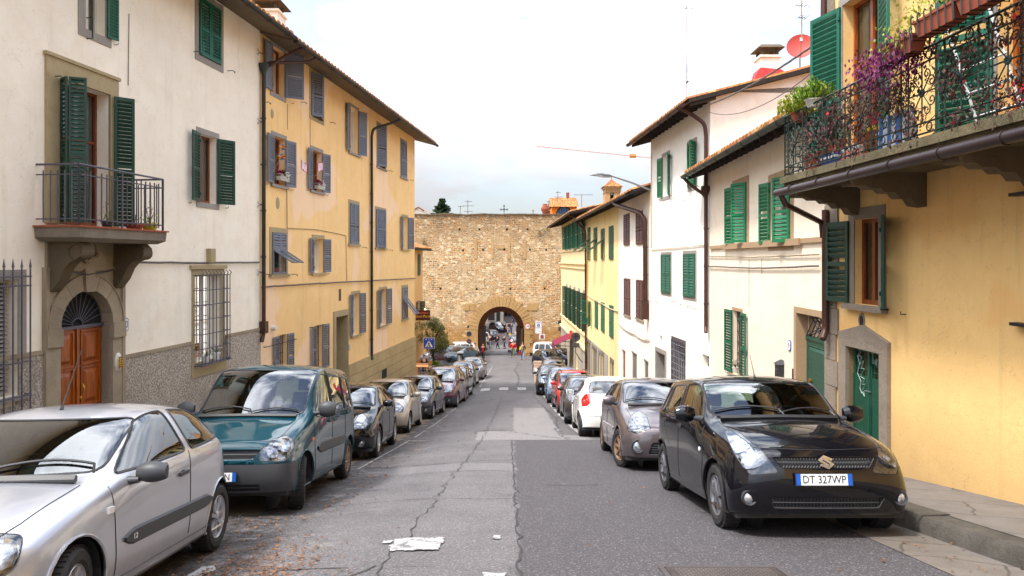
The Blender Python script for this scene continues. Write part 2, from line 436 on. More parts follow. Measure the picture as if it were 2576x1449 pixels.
M['dark']=m_plain('dark_room',(.012,.012,.013),.9)
M['winglass']=m_glass('window_pane_glass',(.55,.58,.56),.04)
M['curtain']=m_plain('white_curtain',srgb(210,205,195),.9)
M['whitepaint']=m_paint('white_frame_paint',srgb(225,220,208),.5,.2)
M['greydoor']=m_paint('grey_door_paint',srgb(122,112,102),.6,.3)
M['cable']=m_plain('grey_cable',srgb(96,88,84),.7)
M['cable_lt']=m_plain('pale_cable',srgb(196,176,144),.7)
M['asphalt']=m_asphalt('patched_asphalt')
M['paving']=m_paving('sidewalk_slabs',srgb(116,110,104),1.6,.8)
M['paving_l']=m_paving('left_sidewalk',srgb(110,104,98),seed=3)
M['gutterstone']=m_paving('gutter_slabs',srgb(116,108,100),1.3,.55,2)
M['kerb']=m_stone('kerb_stone',srgb(110,104,96),.4,9,1.0,11)
M['ground']=m_stone('ground_earth',srgb(120,108,92),.7,.5,.2)
M['roadpaint']=m_worn('worn_white_road_paint',srgb(166,164,163),srgb(100,97,98));M['faint']=m_paint('faint_parking_line',srgb(150,146,144),.85,.8)
M['chalk']=m_plain('whitish_smudge',srgb(156,150,150),.9,var=.3,sc=9)
M['crack']=m_plain('crack_tar',(.045,.042,.04),.95)
M['castiron']=m_plain('cast_iron',srgb(84,74,70),.6,.5,var=.4,sc=14)
M['white_s']=m_plain('sign_white',(.8,.8,.8),.4)
M['black_s']=m_plain('sign_black',(.015,.015,.015),.5)
M['red_s']=m_plain('sign_red',srgb(206,40,30),.4)
M['blue_s']=m_plain('sign_blue',srgb(20,70,170),.4)
M['blue_br']=m_plain('plate_blue',srgb(20,90,190),.4)
M['grey_s']=m_plain('sign_back_grey',srgb(84,82,84),.5,.4)
M['galv']=m_plain('galvanised_steel',srgb(150,152,156),.4,.7)
M['magenta']=m_plain('magenta_canvas',srgb(118,8,50),.85)
M['plastic_b']=m_plain('black_plastic',(.022,.022,.024),.5)
M['plastic_g']=m_plain('grey_black_plastic',(.04,.042,.048),.5)
M['rubber']=m_plain('tyre_rubber',(.022,.021,.021),.85,var=.4,sc=20)
M['chrome']=m_plain('chrome',(.8,.8,.82),.12,1,var=.1)
M['lampcup']=m_plain('lamp_reflector',(.56,.58,.62),.2,.6,var=.8,sc=30)
M['silver_r']=m_plain('silver_rim',(.52,.52,.54),.35,.8)
M['dark_r']=m_plain('gunmetal_rim',(.3,.3,.32),.3,.8);M['copper_dk']=m_plain('dark_brown_gutter',srgb(60,46,46),.4,.35,var=.4,sc=2)
M['tan_r']=m_plain('rusty_rim',srgb(150,122,100),.6,.5,var=.4,sc=12)
M['carglass']=m_glass('car_window_glass',(.42,.54,.48),.09)
M['lampglass']=m_glass('lamp_glass',(.92,.94,.97),.06)
M['redlamp']=m_plain('tail_lamp_red',srgb(190,10,14),.12,0,1,spec=.8)
M['amber']=m_plain('amber_lamp',srgb(220,110,20),.2,0,1)
M['interior']=m_plain('car_interior',(.045,.045,.05),.85)
M['seat']=m_plain('car_seat_cloth',(.15,.14,.13),.9)
M['paper']=m_plain('paper_white',(.75,.75,.72),.8)
# cars
def car_cage(P):
 W,L,H=P['W'],P['L'],P['H'];hw=W/2
 nz,cs,cz,ws,rr,rws,rwz=P['nz'],P['cs'],P['cz'],P['ws'],P['rr'],P['rws'],P['rwz']
 bf,br=P['bf'],P['br'];rw=P.get('rw',.72);sx=P.get('tumble',.97);nose=P.get('nose',0)
 nr=P.get('nround',1.0);zb=P.get('zb',.2);wz=P.get('wz',.56);tr=P.get('tround',1.0)
 hf=nz+P.get('hfz',.09);hm=(.3+cs)/2;hmz=hf*.45+cz*.55+.02
 mz=(br+P.get('tz',.45))/2
 S=[[(0,.10,zb+.02),(.5,.11,zb+.02),(.78,.10+.08*nr,zb+.02),(.9,.10+.2*nr,zb+.02),(.95,.10+.3*nr,zb+.02),(.965,.16+.32*nr,zb+.01),(.96,.18+.32*nr,zb)],[(0,0,.44),(.5,.015,.44),(.80,.09*nr,.44),(.93,.24*nr,.43),(.975,.36*nr,.41),(.99,.1+.34*nr,.33),(.965,.14+.34*nr,zb)],[(0,.05+nose,nz),(.5,.07+nose,nz-.005),(.78,.07+nose+.09*nr,nz-.02),(.92,.08+nose+.26*nr,nz-.05),(.975,.10+.38*nr,.55),(.99,.16+.38*nr,.37),(.965,.2+.38*nr,zb)],[(0,.30,hf),(.44,.31,hf-.005),(.76,.38,hf-.025),(.925,.48,hf-.09),(.99,.60,wz),(.995,.66,.38),(.965,.68,zb)],[(0,hm,hmz),(.42,hm,hmz-.008),(.75,hm+.05,hmz-.04),(.945,hm+.08,(hf-.09)*.45+bf*.55-.01),(1,hm+.05,wz),(1,hm+.05,.38),(.965,hm+.05,zb)],[(0,cs,cz),(.42,cs+.03,cz-.006),(.80,cs+.13,cz-.03),(.955,cs+.16,bf),(1,cs+.1,wz),(1,cs+.1,.38),(.965,cs+.1,zb)],[(0,ws,H-.065),(.42,ws+.03,H-.075),(rw,ws+.11,H-.125),(sx,ws+.0,bf+(br-bf)*.25),(1,ws,wz),(1,ws,.38),(.965,ws,zb)],[(0,ws+.42,H),(.42,ws+.42,H-.01),(rw-.01,ws+.46,H-.065),(sx,ws+.45,bf+(br-bf)*.5),(1,ws+.45,wz),(1,ws+.45,.38),(.965,ws+.45,zb)],[(0,rr-.4,H-.005),(.42,rr-.4,H-.015),(rw-.02,rr-.42,H-.075),(sx,rr-.4,bf+(br-bf)*.85),(1,rr-.45,wz),(1,rr-.45,.38),(.965,rr-.45,zb)],[(0,rr,H-.05),(.42,rr-.01,H-.06),(rw-.05,rr-.06,H-.12),(sx-.015,rr+.05,br),(1,rr-.05,wz),(1,rr-.05,.38),(.965,rr-.05,zb)],[(0,rws,rwz),(.42,rws-.015,rwz),(rw+.06,rws-.10*tr,rwz-.01),(.93,rws-.26*tr,br-.02),(.985,rws-.3,wz),(.99,rws-.34,.38),(.965,rws-.36,zb)],[(0,L-.04,mz),(.5,L-.055,mz),(.79,L-.13*tr,mz),(.93,L-.30*tr,mz-.02),(.975,L-.42,.54),(.985,L-.46,.38),(.96,L-.48,zb)],[(0,L,.46),(.5,L-.015,.46),(.81,L-.09*tr,.46),(.935,L-.25*tr,.45),(.975,L-.36*tr,.42),(.985,L-.42,.34),(.96,L-.45,zb)],[(0,L-.08,zb+.05),(.5,L-.09,zb+.05),(.78,L-.15,zb+.05),(.9,L-.26,zb+.04),(.95,L-.34,zb+.03),(.965,L-.4,zb+.01),(.955,L-.42,zb)],]
 return[[(x*hw,s,z)for(x,s,z)in row]for row in S]
def car_body_mesh(P,lvl):
 S=car_cage(P);nr=7;V=[];F=[];idx=[]
 for row in S:
  r=[]
  for j in range(nr-1,0,-1):r.append(len(V));V.append((-row[j][0],row[j][1],row[j][2]))
  for j in range(nr):r.append(len(V));V.append(row[j])
  idx.append(r)
 for i in range(len(S)-1):
  for j in range(2*nr-2):F.append((idx[i][j],idx[i][j+1],idx[i+1][j+1],idx[i+1][j]))
 me=bpy.data.meshes.new('tmp');me.from_pydata(V,[],F)
 bm=bmesh.new();bm.from_mesh(me);bmesh.ops.recalc_face_normals(bm,faces=bm.faces)
 cl=bm.edges.layers.float.new('crease_edge');bm.verts.ensure_lookup_table()
 def cr(a,b,w):
  e=bm.edges.get((bm.verts[a],bm.verts[b]))
  if e:e[cl]=w
 c=nr-1;hi=P.get('crease',.45)
 for side in(-1,1):
  for i in range(2,11):cr(idx[i][c+side*3],idx[i+1][c+side*3],hi if i>4 else.25)
  for i in range(3,10):cr(idx[i][c+side*2],idx[i+1][c+side*2],P.get('edge',.35)if 5<=i else.2)
  for i in range(1,12):cr(idx[i][c+side*5],idx[i+1][c+side*5],.3)
  for i in range(0,13):cr(idx[i][c+side*6],idx[i+1][c+side*6],1)
 for j in range(c-2,c+2):cr(idx[5][j],idx[5][j+1],.8);cr(idx[10][j],idx[10][j+1],.3);cr(idx[9][j],idx[9][j+1],.4);cr(idx[2][j],idx[2][j+1],.3)
 for j in range(0,2*nr-2):cr(idx[0][j],idx[0][j+1],.8);cr(idx[13][j],idx[13][j+1],.8)
 bm.to_mesh(me);bm.free()
 ob=bpy.data.objects.new('tmp',me);C.objects.link(ob)
 md=ob.modifiers.new('s','SUBSURF');md.levels=lvl;md.render_levels=lvl
 dg=bpy.context.evaluated_depsgraph_get();me2=bpy.data.meshes.new_from_object(ob.evaluated_get(dg))
 bpy.data.objects.remove(ob);bpy.data.meshes.remove(me)
 bm=bmesh.new();bm.from_mesh(me2);bpy.data.meshes.remove(me2)
 if bm.verts:
  bmesh.ops.recalc_face_normals(bm,faces=bm.faces)
  up=max(bm.faces,key=lambda f:f.calc_center_median().z)
  if up.normal.z<0:bmesh.ops.reverse_faces(bm,faces=bm.faces)
 return bm
def cut(bm,poly,A,B,filt):
 """cut the convex polygon (coordinates along the axes A and B) out of the faces that pass filt, return the faces inside"""
 A,B=Vector(A),Vector(B)
 ar=sum(poly[i][0]*poly[(i+1)%len(poly)][1]-poly[(i+1)%len(poly)][0]*poly[i][1]for i in range(len(poly)))
 if ar<0:poly=poly[::-1]
 ax=[p[0]for p in poly];bx=[p[1]for p in poly]
 lo=(min(ax)-.02,min(bx)-.02);hi=(max(ax)+.02,max(bx)+.02)
 def cand():
  out=[]
  for f in bm.faces:
   if not filt(f):continue
   a=[v.co.dot(A)for v in f.verts];b=[v.co.dot(B)for v in f.verts]
   if max(a)<lo[0]or min(a)>hi[0]or max(b)<lo[1]or min(b)>hi[1]:continue
   out.append(f)
  return out
 fs=cand()
 for i in range(len(poly)):
  p,q=Vector(poly[i]),Vector(poly[(i+1)%len(poly)])
  d=q-p;n=Vector((d.y,-d.x))
  if n.length<1e-7:continue
  n.normalize();N3=A*n.x+B*n.y;co=A*p.x+B*p.y
  G2=set(fs)
  for f in fs:G2 .update(f.edges);G2 .update(f.verts)
  res=bmesh.ops.bisect_plane(bm,geom=list(G2),dist=1e-5,plane_co=co,plane_no=N3)
  fs=[g for g in res['geom']if isinstance(g,bmesh.types.BMFace)and g.is_valid]
 out=[]
 for f in fs:
  c=f.calc_center_median();a,b=c.dot(A),c.dot(B);ok=True
  for i in range(len(poly)):
   p,q=poly[i],poly[(i+1)%len(poly)]
   if(q[0]-p[0])*(b-p[1])-(q[1]-p[1])*(a-p[0])<-1e-6:ok=False;break
  if ok:out.append(f)
 return out
def take(bm,faces,delete=True):
 """copy faces out as (verts, faces, boundary loops, mean normal)"""
 vi={};V=[];F=[]
 for f in faces:
  r=[]
  for v in f.verts:
   if v not in vi:vi[v]=len(V);V.append(v.co.copy())
   r.append(vi[v])
  F.append(r)
 fs=set(faces);be={}
 nrm=Vector((0,0,0))
 for f in faces:
  nrm+=f.normal*f.calc_area()
  for l in f.loops:
   o=[x for x in l.edge.link_faces if x in fs]
   if len(o)==1:be[vi[l.vert]]=vi[l.link_loop_next.vert]
 loops=[];used=set()
 for st in list(be):
  if st in used:continue
  lp=[];k=st
  while k in be and k not in used:used.add(k);lp.append(k);k=be[k]
  if len(lp)>3:loops.append([V[i]for i in lp])
 if delete:bmesh.ops.delete(bm,geom=faces,context='FACES')
 return V,F,loops,nrm.normalized()if nrm.length>0 else nrm
def rnd_poly(pts,r=.05,k=3):
 """round the corners of a convex polygon"""
 out=[];n=len(pts)
 for i in range(n):
  p=Vector(pts[i]);a=Vector(pts[i-1])-p;b=Vector(pts[(i+1)%n])-p
  rr_=min(r if not(isinstance(r,(list,tuple)))else r[i],a.length*.45,b.length*.45)
  a=p+a.normalized()*rr_;b=p+b.normalized()*rr_
  for j in range(k+1):
   t=j/k;q=a*(1-t)**2+p*2*t*(1-t)+b*t*t;out.append((q.x,q.y))
 return out
def add_vf(mb,V,F,m=0,off=Vector((0,0,0))):
 b=len(mb.V)
 for v in V:mb.V.append(v+off)
 for f in F:mb.F.append([b+i for i in f]);mb.M.append(m)
def wheel(root,P,x,y,r,style,rimmat,steer=0,side=1):
 w=P.get('tw',.185);e=MB()
 hw=w/2;ri=r*.66
 prof=[(ri,-hw*.82),(ri+.02,-hw),(r-.03,-hw*1.0),(r-.008,-hw*.8),(r,-hw*.5),(r,hw*.5),(r-.008,hw*.8),(r-.03,hw),(ri+.02,hw),(ri,hw*.82)]
 e.lathe(prof,(0,0,0),'x',36)
 for k in range(48):
  a=2*math.pi*k/48
  for q in(-1,1):
   cc=Vector((q*hw*.42,math.cos(a)*(r+.001),math.sin(a)*(r+.001)))
   e.obox(cc,(hw*.4,0,0),Vector((.3*q*.01,-math.sin(a)*.013,math.cos(a)*.013)),Vector((0,math.cos(a),math.sin(a)))*.004)
 f=MB();o=hw*.82*side
 f.lathe([(ri*1.0,o),(ri*.97,o+.008*side),(ri*.90,o-.004*side),(ri*.86,o-.05*side)],(0,0,0),'x',32)
 f.lathe([(ri*.86,o-.045*side),(.001,o-.055*side)],(0,0,0),'x',24,1)
 n,sw,twin=style
 for k in range(n):
  a=2*math.pi*k/n+.2
  for tw in((-.16,.16)if twin else(0,)):
   c0=Vector((0,math.cos(a+tw*.3),math.sin(a+tw*.3)));c1=Vector((0,math.cos(a+tw),math.sin(a+tw)))
   t0=Vector((0,-c0 .z,c0 .y));X=Vector((side,0,0))
   p0=c0*ri*.12+X*(o*side-.004);p1=c1*ri*.93+X*(o*side+.0)
   s0=sw*ri*.5;s1=sw*ri*.78
   f.hexa([p0-t0*s0-X*.025,p1-t0*s1-X*.03,p1+t0*s1-X*.03,p0+t0*s0-X*.025,p0-t0*s0*.8,p1-t0*s1*.8,p1+t0*s1*.8,p0+t0*s0*.8])
 f.lathe([(ri*.26,o-.02*side),(ri*.26,o+.0*side),(ri*.14,o+.01*side),(.001,o+.012*side)],(0,0,0),'x',16)
 wl=e.build('wheel',M['rubber'],root,org=None)
 rim=f.build('rim',[rimmat,M['plastic_b']],wl)
 wl.location=(x,y,r);wl.rotation_euler=(0,0,steer)
 return wl
def boxr(mb,c,h,m=0,top=.8):
 """soft box (seat cushions etc.): c centre, h half sizes"""
 c=Vector(c)
 for(z0,z1,k0,k1)in((-1,-.7,.85,1),(-.7,.6,1,.98),(.6,1,.98,top)):
  P8=[]
  for(z,k)in((z0,k0),(z1,k1)):
   for(a,b)in((-1,-1),(1,-1),(1,1),(-1,1)):P8 .append(c+Vector((a*h[0]*k,b*h[1]*k,z*h[2])))
  mb.hexa(P8,m)
def make_car(name,label,P,paint,group=None):
 root=thing(name,label,'car',group=group,world=False)
 W,L,H=P['W'],P['L'],P['H'];hw=W/2;wr=P['wr'];fo=P['fo'];wb=P['wb']
 lvl=P.get('lvl',2)
 bm=car_body_mesh(P,lvl)
 X,Y,Z=(1,0,0),(0,1,0),(0,0,1)
 bvh=BVHTree.FromBMesh(bm)
 trim=MB()
 lips=[]
 for sgn in(-1,1):
  for wy in(fo,fo+wb):
   ra=wr+P.get('gap',.055)
   poly=[(wy+math.cos(2*math.pi*k/26)*ra,wr+.01+math.sin(2*math.pi*k/26)*ra)for k in range(26)]
   fs=cut(bm,poly,Y,Z,lambda f:f.calc_center_median().x*sgn>hw*.6 and abs(f.normal.x)>.12)
   V,F,lp,n=take(bm,fs)
   for l in lp:lips.append((sgn,wy,[p for p in l]))
 glasses=[]
 def upper(f):return f.calc_center_median().z>min(P['bf'],P['br'])-.12
 for kind,polys in(('side',P['side']),):
  for pl in polys:
   for sgn in(-1,1):
    fs=cut(bm,rnd_poly(pl,P.get('grad',.05)),Y,Z,lambda f:f.calc_center_median().x*sgn>hw*.45 and abs(f.normal.x)>.45 and upper(f))
    glasses.append(('side_window',)+take(bm,fs))
 wsp=P.get('wsp');zc,zt=P['cz']+.015,H-.105
 if not wsp:
  xa,xb=hw*.80,hw*(P.get('rw',.72)-.035);wsp=[(-xa,zc),(xa,zc),(xb,zt),(-xb,zt)]
 fs=cut(bm,rnd_poly(wsp,.06),X,Z,lambda f:f.normal.y<-.12 and f.calc_center_median().y>P['cs']-.12 and f.calc_center_median().y<P['ws']+.25 and f.normal.z>.05)
 glasses.append(('windshield',)+take(bm,fs))
 rwp=P.get('rwp')
 if not rwp:
  xa,xb=hw*.70,hw*.60;rwp=[(-xa,P['rwz']+.03),(xa,P['rwz']+.03),(xb,H-.14),(-xb,H-.14)]
 fs=cut(bm,rnd_poly(rwp,.09),X,Z,lambda f:f.normal.y>.12 and f.calc_center_median().y>P['rr']-.25)
 glasses.append(('rear_window',)+take(bm,fs))
 lamps=[]
 th=R(P.get('hl_dir',38))
 for sgn in(-1,1):
  A=(math.cos(th)*sgn,math.sin(th),0)
  fs=cut(bm,rnd_poly(P['hl'],.035),A,Z,lambda f:f.calc_center_median().x*sgn>hw*.3 and f.calc_center_median().y<fo+.35)
  lamps.append(('headlight',)+take(bm,fs))
  A=(math.cos(th)*sgn,-math.sin(th),0)
  fs=cut(bm,rnd_poly([(a-L*math.sin(th),b)for a,b in P['tl']],.04),A,Z,lambda f:f.calc_center_median().x*sgn>hw*.3 and f.calc_center_median().y>fo+wb)
  lamps.append(('tail_light',)+take(bm,fs))
 grilles=[]
 for gp in P.get('grille',[]):
  fs=cut(bm,rnd_poly(gp,.02,2),X,Z,lambda f:f.normal.y<-.15 and f.calc_center_median().y<.45)
  grilles.append(take(bm,fs))
 bmp=[]
 if 'bumper' in P:
  zt_=P['bumper']
  for f in list(bm.faces):
   c=f.calc_center_median()
  for rng in((-1,fo-wr-.02),):
   res=cut(bm,[(-1,0),(rng[1],0),(rng[1],zt_),(-1,zt_)],Y,Z,lambda f:f.calc_center_median().z<zt_+.2 and f.calc_center_median().y<fo)
   bmp.append(take(bm,res))
  res=cut(bm,[(fo+wb+wr+.04,0),(L+1,0),(L+1,zt_-.03),(fo+wb+wr+.04,zt_-.03)],Y,Z,lambda f:f.calc_center_median().z<zt_+.2 and f.calc_center_median().y>fo+wb)
  bmp.append(take(bm,res))
 me=bpy.data.meshes.new('body');bm.to_mesh(me)
 me.materials.append(paint);me.materials.append(M['interior'])
 me.polygons.foreach_set('use_smooth',[True]*len(me.polygons));me.set_sharp_from_angle(angle=R(50))
 body=bpy.data.objects.new('body',me);C.objects.link(body);body.parent=root
 sd=body.modifiers.new('shell','SOLIDIFY');sd.thickness=.018;sd.offset=-1;sd.material_offset=1;sd.material_offset_rim=1
 bm.free()
 def ray(o,d):
  h=bvh.ray_cast(Vector(o),Vector(d));return h[0],h[1]
 def trace(pts,d,r=.004,m=0,lift=.001,n=4,step=.05,mb=None):
  """lay a polyline on the body; pts start outside and are shot along d"""
  d=Vector(d).normalized();run=[];mb=mb or trim
  dense=[]
  for a,b in zip(pts,pts[1:]):
   a,b=Vector(a),Vector(b);k=max(1,int((b-a).length/step))
   dense+=[a+(b-a)*i/k for i in range(k)]
  dense.append(Vector(pts[-1]))
  for p in dense:
   h,nn=ray(p,d)
   if h is None or(run and(h-run[-1]).length>.35):
    if len(run)>1:mb.tube(run,r,n,m)
    run=[]if h is None else[h-d*lift]
   else:run.append(h-d*lift)
  if len(run)>1:mb.tube(run,r,n,m)
 for(nm,V,F,lps,n)in glasses:
  if not F:continue
  g=MB();add_vf(g,V,F);g.build(nm,M['carglass'],root,60,recalc=False)
  for l in lps:trim.tube([p-n*.002 for p in l],.011 if nm!='side_window' else.012,4,0,True)
 for(nm,V,F,lps,n)in lamps:
  if not F:continue
  g=MB();add_vf(g,V,F,0)
  if nm=='headlight':
   b0=len(g.V);inw=-n*.055
   for l in lps:
    c=sum(l,Vector())/len(l)
    q=[c+(p-c)*.93+inw for p in l]
    for i in range(len(l)):g.poly([l[i],l[(i+1)%len(l)],q[(i+1)%len(l)],q[i]],1)
    g.poly(q,1)
    ext=[p-c for p in l];dm=max(e.length for e in ext)
    far=max(ext,key=lambda e:e.length).normalized()
    for kk,(t,rr_)in enumerate(((-.34,.34),(.30,.30))):
     cc=c+far*dm*t+inw*.35;rad=dm*rr_
     x1=far;y1=n.cross(far).normalized()
     ring=lambda r_,h_:[cc+(x1*math.cos(2*math.pi*j/14)+y1*math.sin(2*math.pi*j/14))*r_+n*h_ for j in range(14)]
     R0,R1,R2=ring(rad,.018),ring(rad*.82,-.01),ring(rad*.3,-.02)
     for(Aa,Bb,mm)in((R0,R1,2),(R1,R2,1)):
      for j in range(14):g.poly([Aa[j],Aa[(j+1)%14],Bb[(j+1)%14],Bb[j]],mm)
     g.poly(R2,2)
   g.build(nm,[M['lampglass'],M['lampcup'],M['chrome'],M['plastic_g'],M['lampcup']],root,40)
  else:
   g.build(nm,M['redlamp'],root,60,recalc=False)
   c=sum(V,Vector())/len(V)
   d2=MB();x1=Vector((0,0,1));y1=n.cross(x1).normalized();x1=y1 .cross(n)
   dm=min(.07,max((v-c).length for v in V)*.5)
   for(r0,r1,h,mm)in((dm,dm*.86,.006,1),(dm*.55,.001,.008,0)):
    ringf=lambda r_:[c+n*(h+.004)+(x1*math.cos(2*math.pi*j/18)+y1*math.sin(2*math.pi*j/18))*r_ for j in range(18)]
    Aa,Bb=ringf(r0),ringf(r1)
    for j in range(18):d2 .poly([Aa[j],Aa[(j+1)%18],Bb[(j+1)%18],Bb[j]],mm)
   d2 .build('lamp_reflector',[M['whitepaint'],M['chrome']],[o for o in root.children if o.name.startswith('tail_light')][-1],30)
  for l in lps:trim.tube([p-n*.002 for p in l],.005,4,0,True)
 for(V,F,lps,n)in grilles:
  if not F:continue
  g=MB();add_vf(g,V,F,0,-n*.03)
  for l in lps:
   q=[p-n*.03 for p in l]
   for i in range(len(l)):g.poly([l[i],l[(i+1)%len(l)],q[(i+1)%len(l)],q[i]])
  zs=[v.z for v in V];xs=[v.x for v in V]
  gb=BVHTree.FromPolygons([v-n*.012 for v in V],F)
  k=max(2,int((max(zs)-min(zs))/P.get('gpitch',.035)))
  for i in range(1,k):
   z=min(zs)+(max(zs)-min(zs))*i/k;run=[]
   for j in range(25):
    x=min(xs)+(max(xs)-min(xs))*j/24
    h=gb.ray_cast(Vector((x,-1,z)),Vector((0,1,0)))[0]
    if h is not None:run.append(h)
   if len(run)>1:g.tube(run,.006,4,1)
  if P.get('mesh_grille'):
   for j in range(1,34):
    x=min(xs)+(max(xs)-min(xs))*j/34;run=[]
    for i in range(6):
     h=gb.ray_cast(Vector((x+(.012 if i%2 else 0),-1,min(zs)+.004+(max(zs)-min(zs)-.008)*i/5)),Vector((0,1,0)))[0]
     if h is not None:run.append(h)
    if len(run)>1:g.tube(run,.004,4,1)
  g.build('grille',[M['plastic_b'],M['plastic_g']],root)
 for(V,F,lps,n)in bmp:
  if F:
   g=MB();add_vf(g,V,F);g.build('bumper',M['plastic_g'],root,50,recalc=False)
 lin=MB()
 for(sgn,wy,l)in lips:
  l2=[p for p in l]
  st=max(range(len(l2)),key=lambda i:(l2[i]-l2[i-1]).length);l2=l2[st:]+l2[:st]
  trim_m=1
  trim.tube([p+Vector((sgn*.002,0,0))for p in l2],P.get('lip',.010),5,trim_m)
 for sgn in(-1,1):
  for wy in(fo,fo+wb):
   ra=wr+P.get('gap',.055)-.004
   prof=[(sgn*(hw-.02),1),(sgn*(hw-.36),1)]
   for a,b in zip(range(0,12),range(1,13)):
    p=[]
    for k in(a,b):
     an=-.35+(math.pi+.7)*k/12;p.append((math.cos(an)*ra,math.sin(an)*ra))
    lin.poly([(sgn*(hw-.03),wy+p[0][0],wr+p[0][1]),(sgn*(hw-.03),wy+p[1][0],wr+p[1][1]),(sgn*(hw-.4),wy+p[1][0],wr+p[1][1]),(sgn*(hw-.4),wy+p[0][0],wr+p[0][1])])
   lin.poly([(sgn*(hw-.38),wy+math.cos(2*math.pi*k/20)*ra,wr+math.sin(2*math.pi*k/20)*ra)for k in range(20)])
 zb=P.get('zb',.2)
 lin.box((-hw*.92,.25,zb-.03),(hw*.92,L-.25,zb+.02))
 lin.build('underbody',M['plastic_b'],root)
 for sgn in(-1,1):
  for pl in P.get('seams',[]):trace([(sgn*2,y,z)for y,z in pl],(-sgn,0,0),.0038)
  hx=P.get('hood',.78)*hw
  trace([(sgn*hx*.90,.16,2),(sgn*hx*.97,.5,2),(sgn*hx,P['cs']+.02,2)],(0,0,-1),.0038)
  if P.get('hatch',True):trace([(sgn*hw*.70,L+1,H-.2),(sgn*hw*.74,L+1,P['rwz']),(sgn*hw*.74,L+1,.52)],(0,-1,0),.0038)
  trace([(sgn*2,P['cs']+.12,zb+.07),(sgn*2,P['rws']-.3,zb+.07)],(-sgn,0,0),.004)
 trace([(-hw*.72,-1,P['nz']+.01),(0,-1,P['nz']-.005),(hw*.72,-1,P['nz']+.01)],(0,1,0),.0038)
 trace([(-hw*.72,L+1,.52),(hw*.72,L+1,.52)],(0,-1,0),.0038)
 trim.build('rubber_trim',[M['plastic_b'],P.get('lipmat',paint)],root,60)
 if P.get('strip'):
  z0,ya,yb,rr_=P['strip']
  for sgn in(-1,1):
   st=MB();k=24;ring=[]
   for i in range(k+1):
    y=ya+(yb-ya)*i/k;zz=z0+(P.get('strip_dz',0))*i/k;q=[]
    t=min(1,min(i,k-i)/2+.25)
    for dz,out in((-rr_*t,.0),(-rr_*.75*t,.016),(rr_*.75*t,.016),(rr_*t,.0)):
     h,_=ray((sgn*2,y,zz+dz),(-sgn,0,0))
     q.append((h+Vector((sgn*out,0,0)))if h else None)
    ring.append(q)
   for A_,B_ in zip(ring,ring[1:]):
    if None in A_ or None in B_:continue
    for j in range(3):st.poly([A_[j],A_[j+1],B_[j+1],B_[j]])
   st.build('side_moulding',P.get('stripmat',M['plastic_g']),root,60)
 for sgn in(-1,1):
  for(y,z)in P.get('handles',[]):
   h,nn=ray((sgn*2,y,z),(-sgn,0,0))
   if h is None:continue
   hd=MB();hd.obox(h+Vector((sgn*.012,0,0)),(.01,0,0),(0,.085,.004),(0,0,.014));
   hd.lathe([(.001,-.004),(.05,-.003),(.058,.0)],h+Vector((sgn*.002,0,-.012)),'x',12,1,sc=(1,.62))
   hd.build('door_handle',[P.get('hmat',paint),M['plastic_b']],root)
 my,mz=P['mirror']
 for sgn in(-1,1):
  h,nn=ray((sgn*2,my,mz),(-sgn,0,0));h=h or Vector((sgn*hw*.92,my,mz))
  mb=MB();sz=P.get('msize',1)
  mb.tube([h-Vector((sgn*.02,0,.01)),h+Vector((sgn*.07,-.01,.0))],[.035*sz,.022*sz],8,1)
  c=h+Vector((sgn*.155*sz,-.02,.045));
  rings=[]
  for i in range(7):
   t=i/6;wdt=math.sin(math.pi*(.16+.68*t))**.6
   rings.append([mb.v(c+Vector((sgn*(t-.5)*.21*sz,.045+(.055*math.cos(a)if math.cos(a)<0 else.02*math.cos(a))*wdt*1.3,math.sin(a)*.078*wdt*sz*(1 if P.get('mtall')is None else P['mtall']))))for a in[2*math.pi*j/14 for j in range(14)]])
  for A_,B_ in zip(rings,rings[1:]):
   for j in range(14):mb.F.append([A_[j],A_[(j+1)%14],B_[(j+1)%14],B_[j]]);mb.M.append(0)
  mb.F.append(rings[0][::-1]);mb.M.append(0);mb.F.append(rings[-1]);mb.M.append(0)
  mi=mb.build('wing_mirror',[P.get('mmat',paint),M['plastic_g']],root,50)
  gl=MB();gl.obox(c+Vector((0,.067,0)),(.09*sz,0,0),(0,.003,0),(0,0,.06*sz));gl.build('mirror_glass',M['chrome'],mi)
 for sgn in(-1,1):
  for i,wy in enumerate((fo,fo+wb)):
   wheel(root,P,sgn*(hw-P.get('tw',.185)/2-.012),wy,wr,P['rim'],P['rimmat'],P.get('steer',0)if i==0 else 0,sgn)
 if P.get('plate',True):
  for sg,yy,txt in((-1,-1,P.get('ptxt','DK 284PZ')),(1,L+1,P.get('ptxt','DK 284PZ'))):
   pz=P.get('pz',.48)if sg<0 else P.get('pzr',.62)
   px_=P.get('plx',0)if sg<0 else 0
   h,nn=ray((px_,yy,pz),(0,-sg,0))
   if h is None:continue
   pl=MB();yk=h.y+sg*.02
   pl.box((px_-.26,yk-.006,pz-.056),(px_+.26,yk+.006,pz+.056),0)
   pl.box((px_-.253,yk-.0075,pz-.049),(px_+.253,yk+.0075,pz+.049),1)
   pl.box((px_-.253,yk-.009,pz-.049),(px_-.212,yk+.009,pz+.049),2);pl.box((px_+.212,yk-.009,pz-.049),(px_+.253,yk+.009,pz+.049),2)
   po=pl.build('number_plate',[M['plastic_b'],M['white_s'],M['blue_br']],root)
   X1=Vector((-sg,0,0))
   text(txt,.098,po,frame((px_,yk+sg*.0085,pz-.002),X1,(0,0,1)),M['black_s'],.001,sx=.86)
 it=MB();fy=P['cs']+.15;zf=zb+.08
 it.box((-hw*.86,P['cs']+.0,zf),(hw*.86,P['rws']-.15,zf+.03),0)
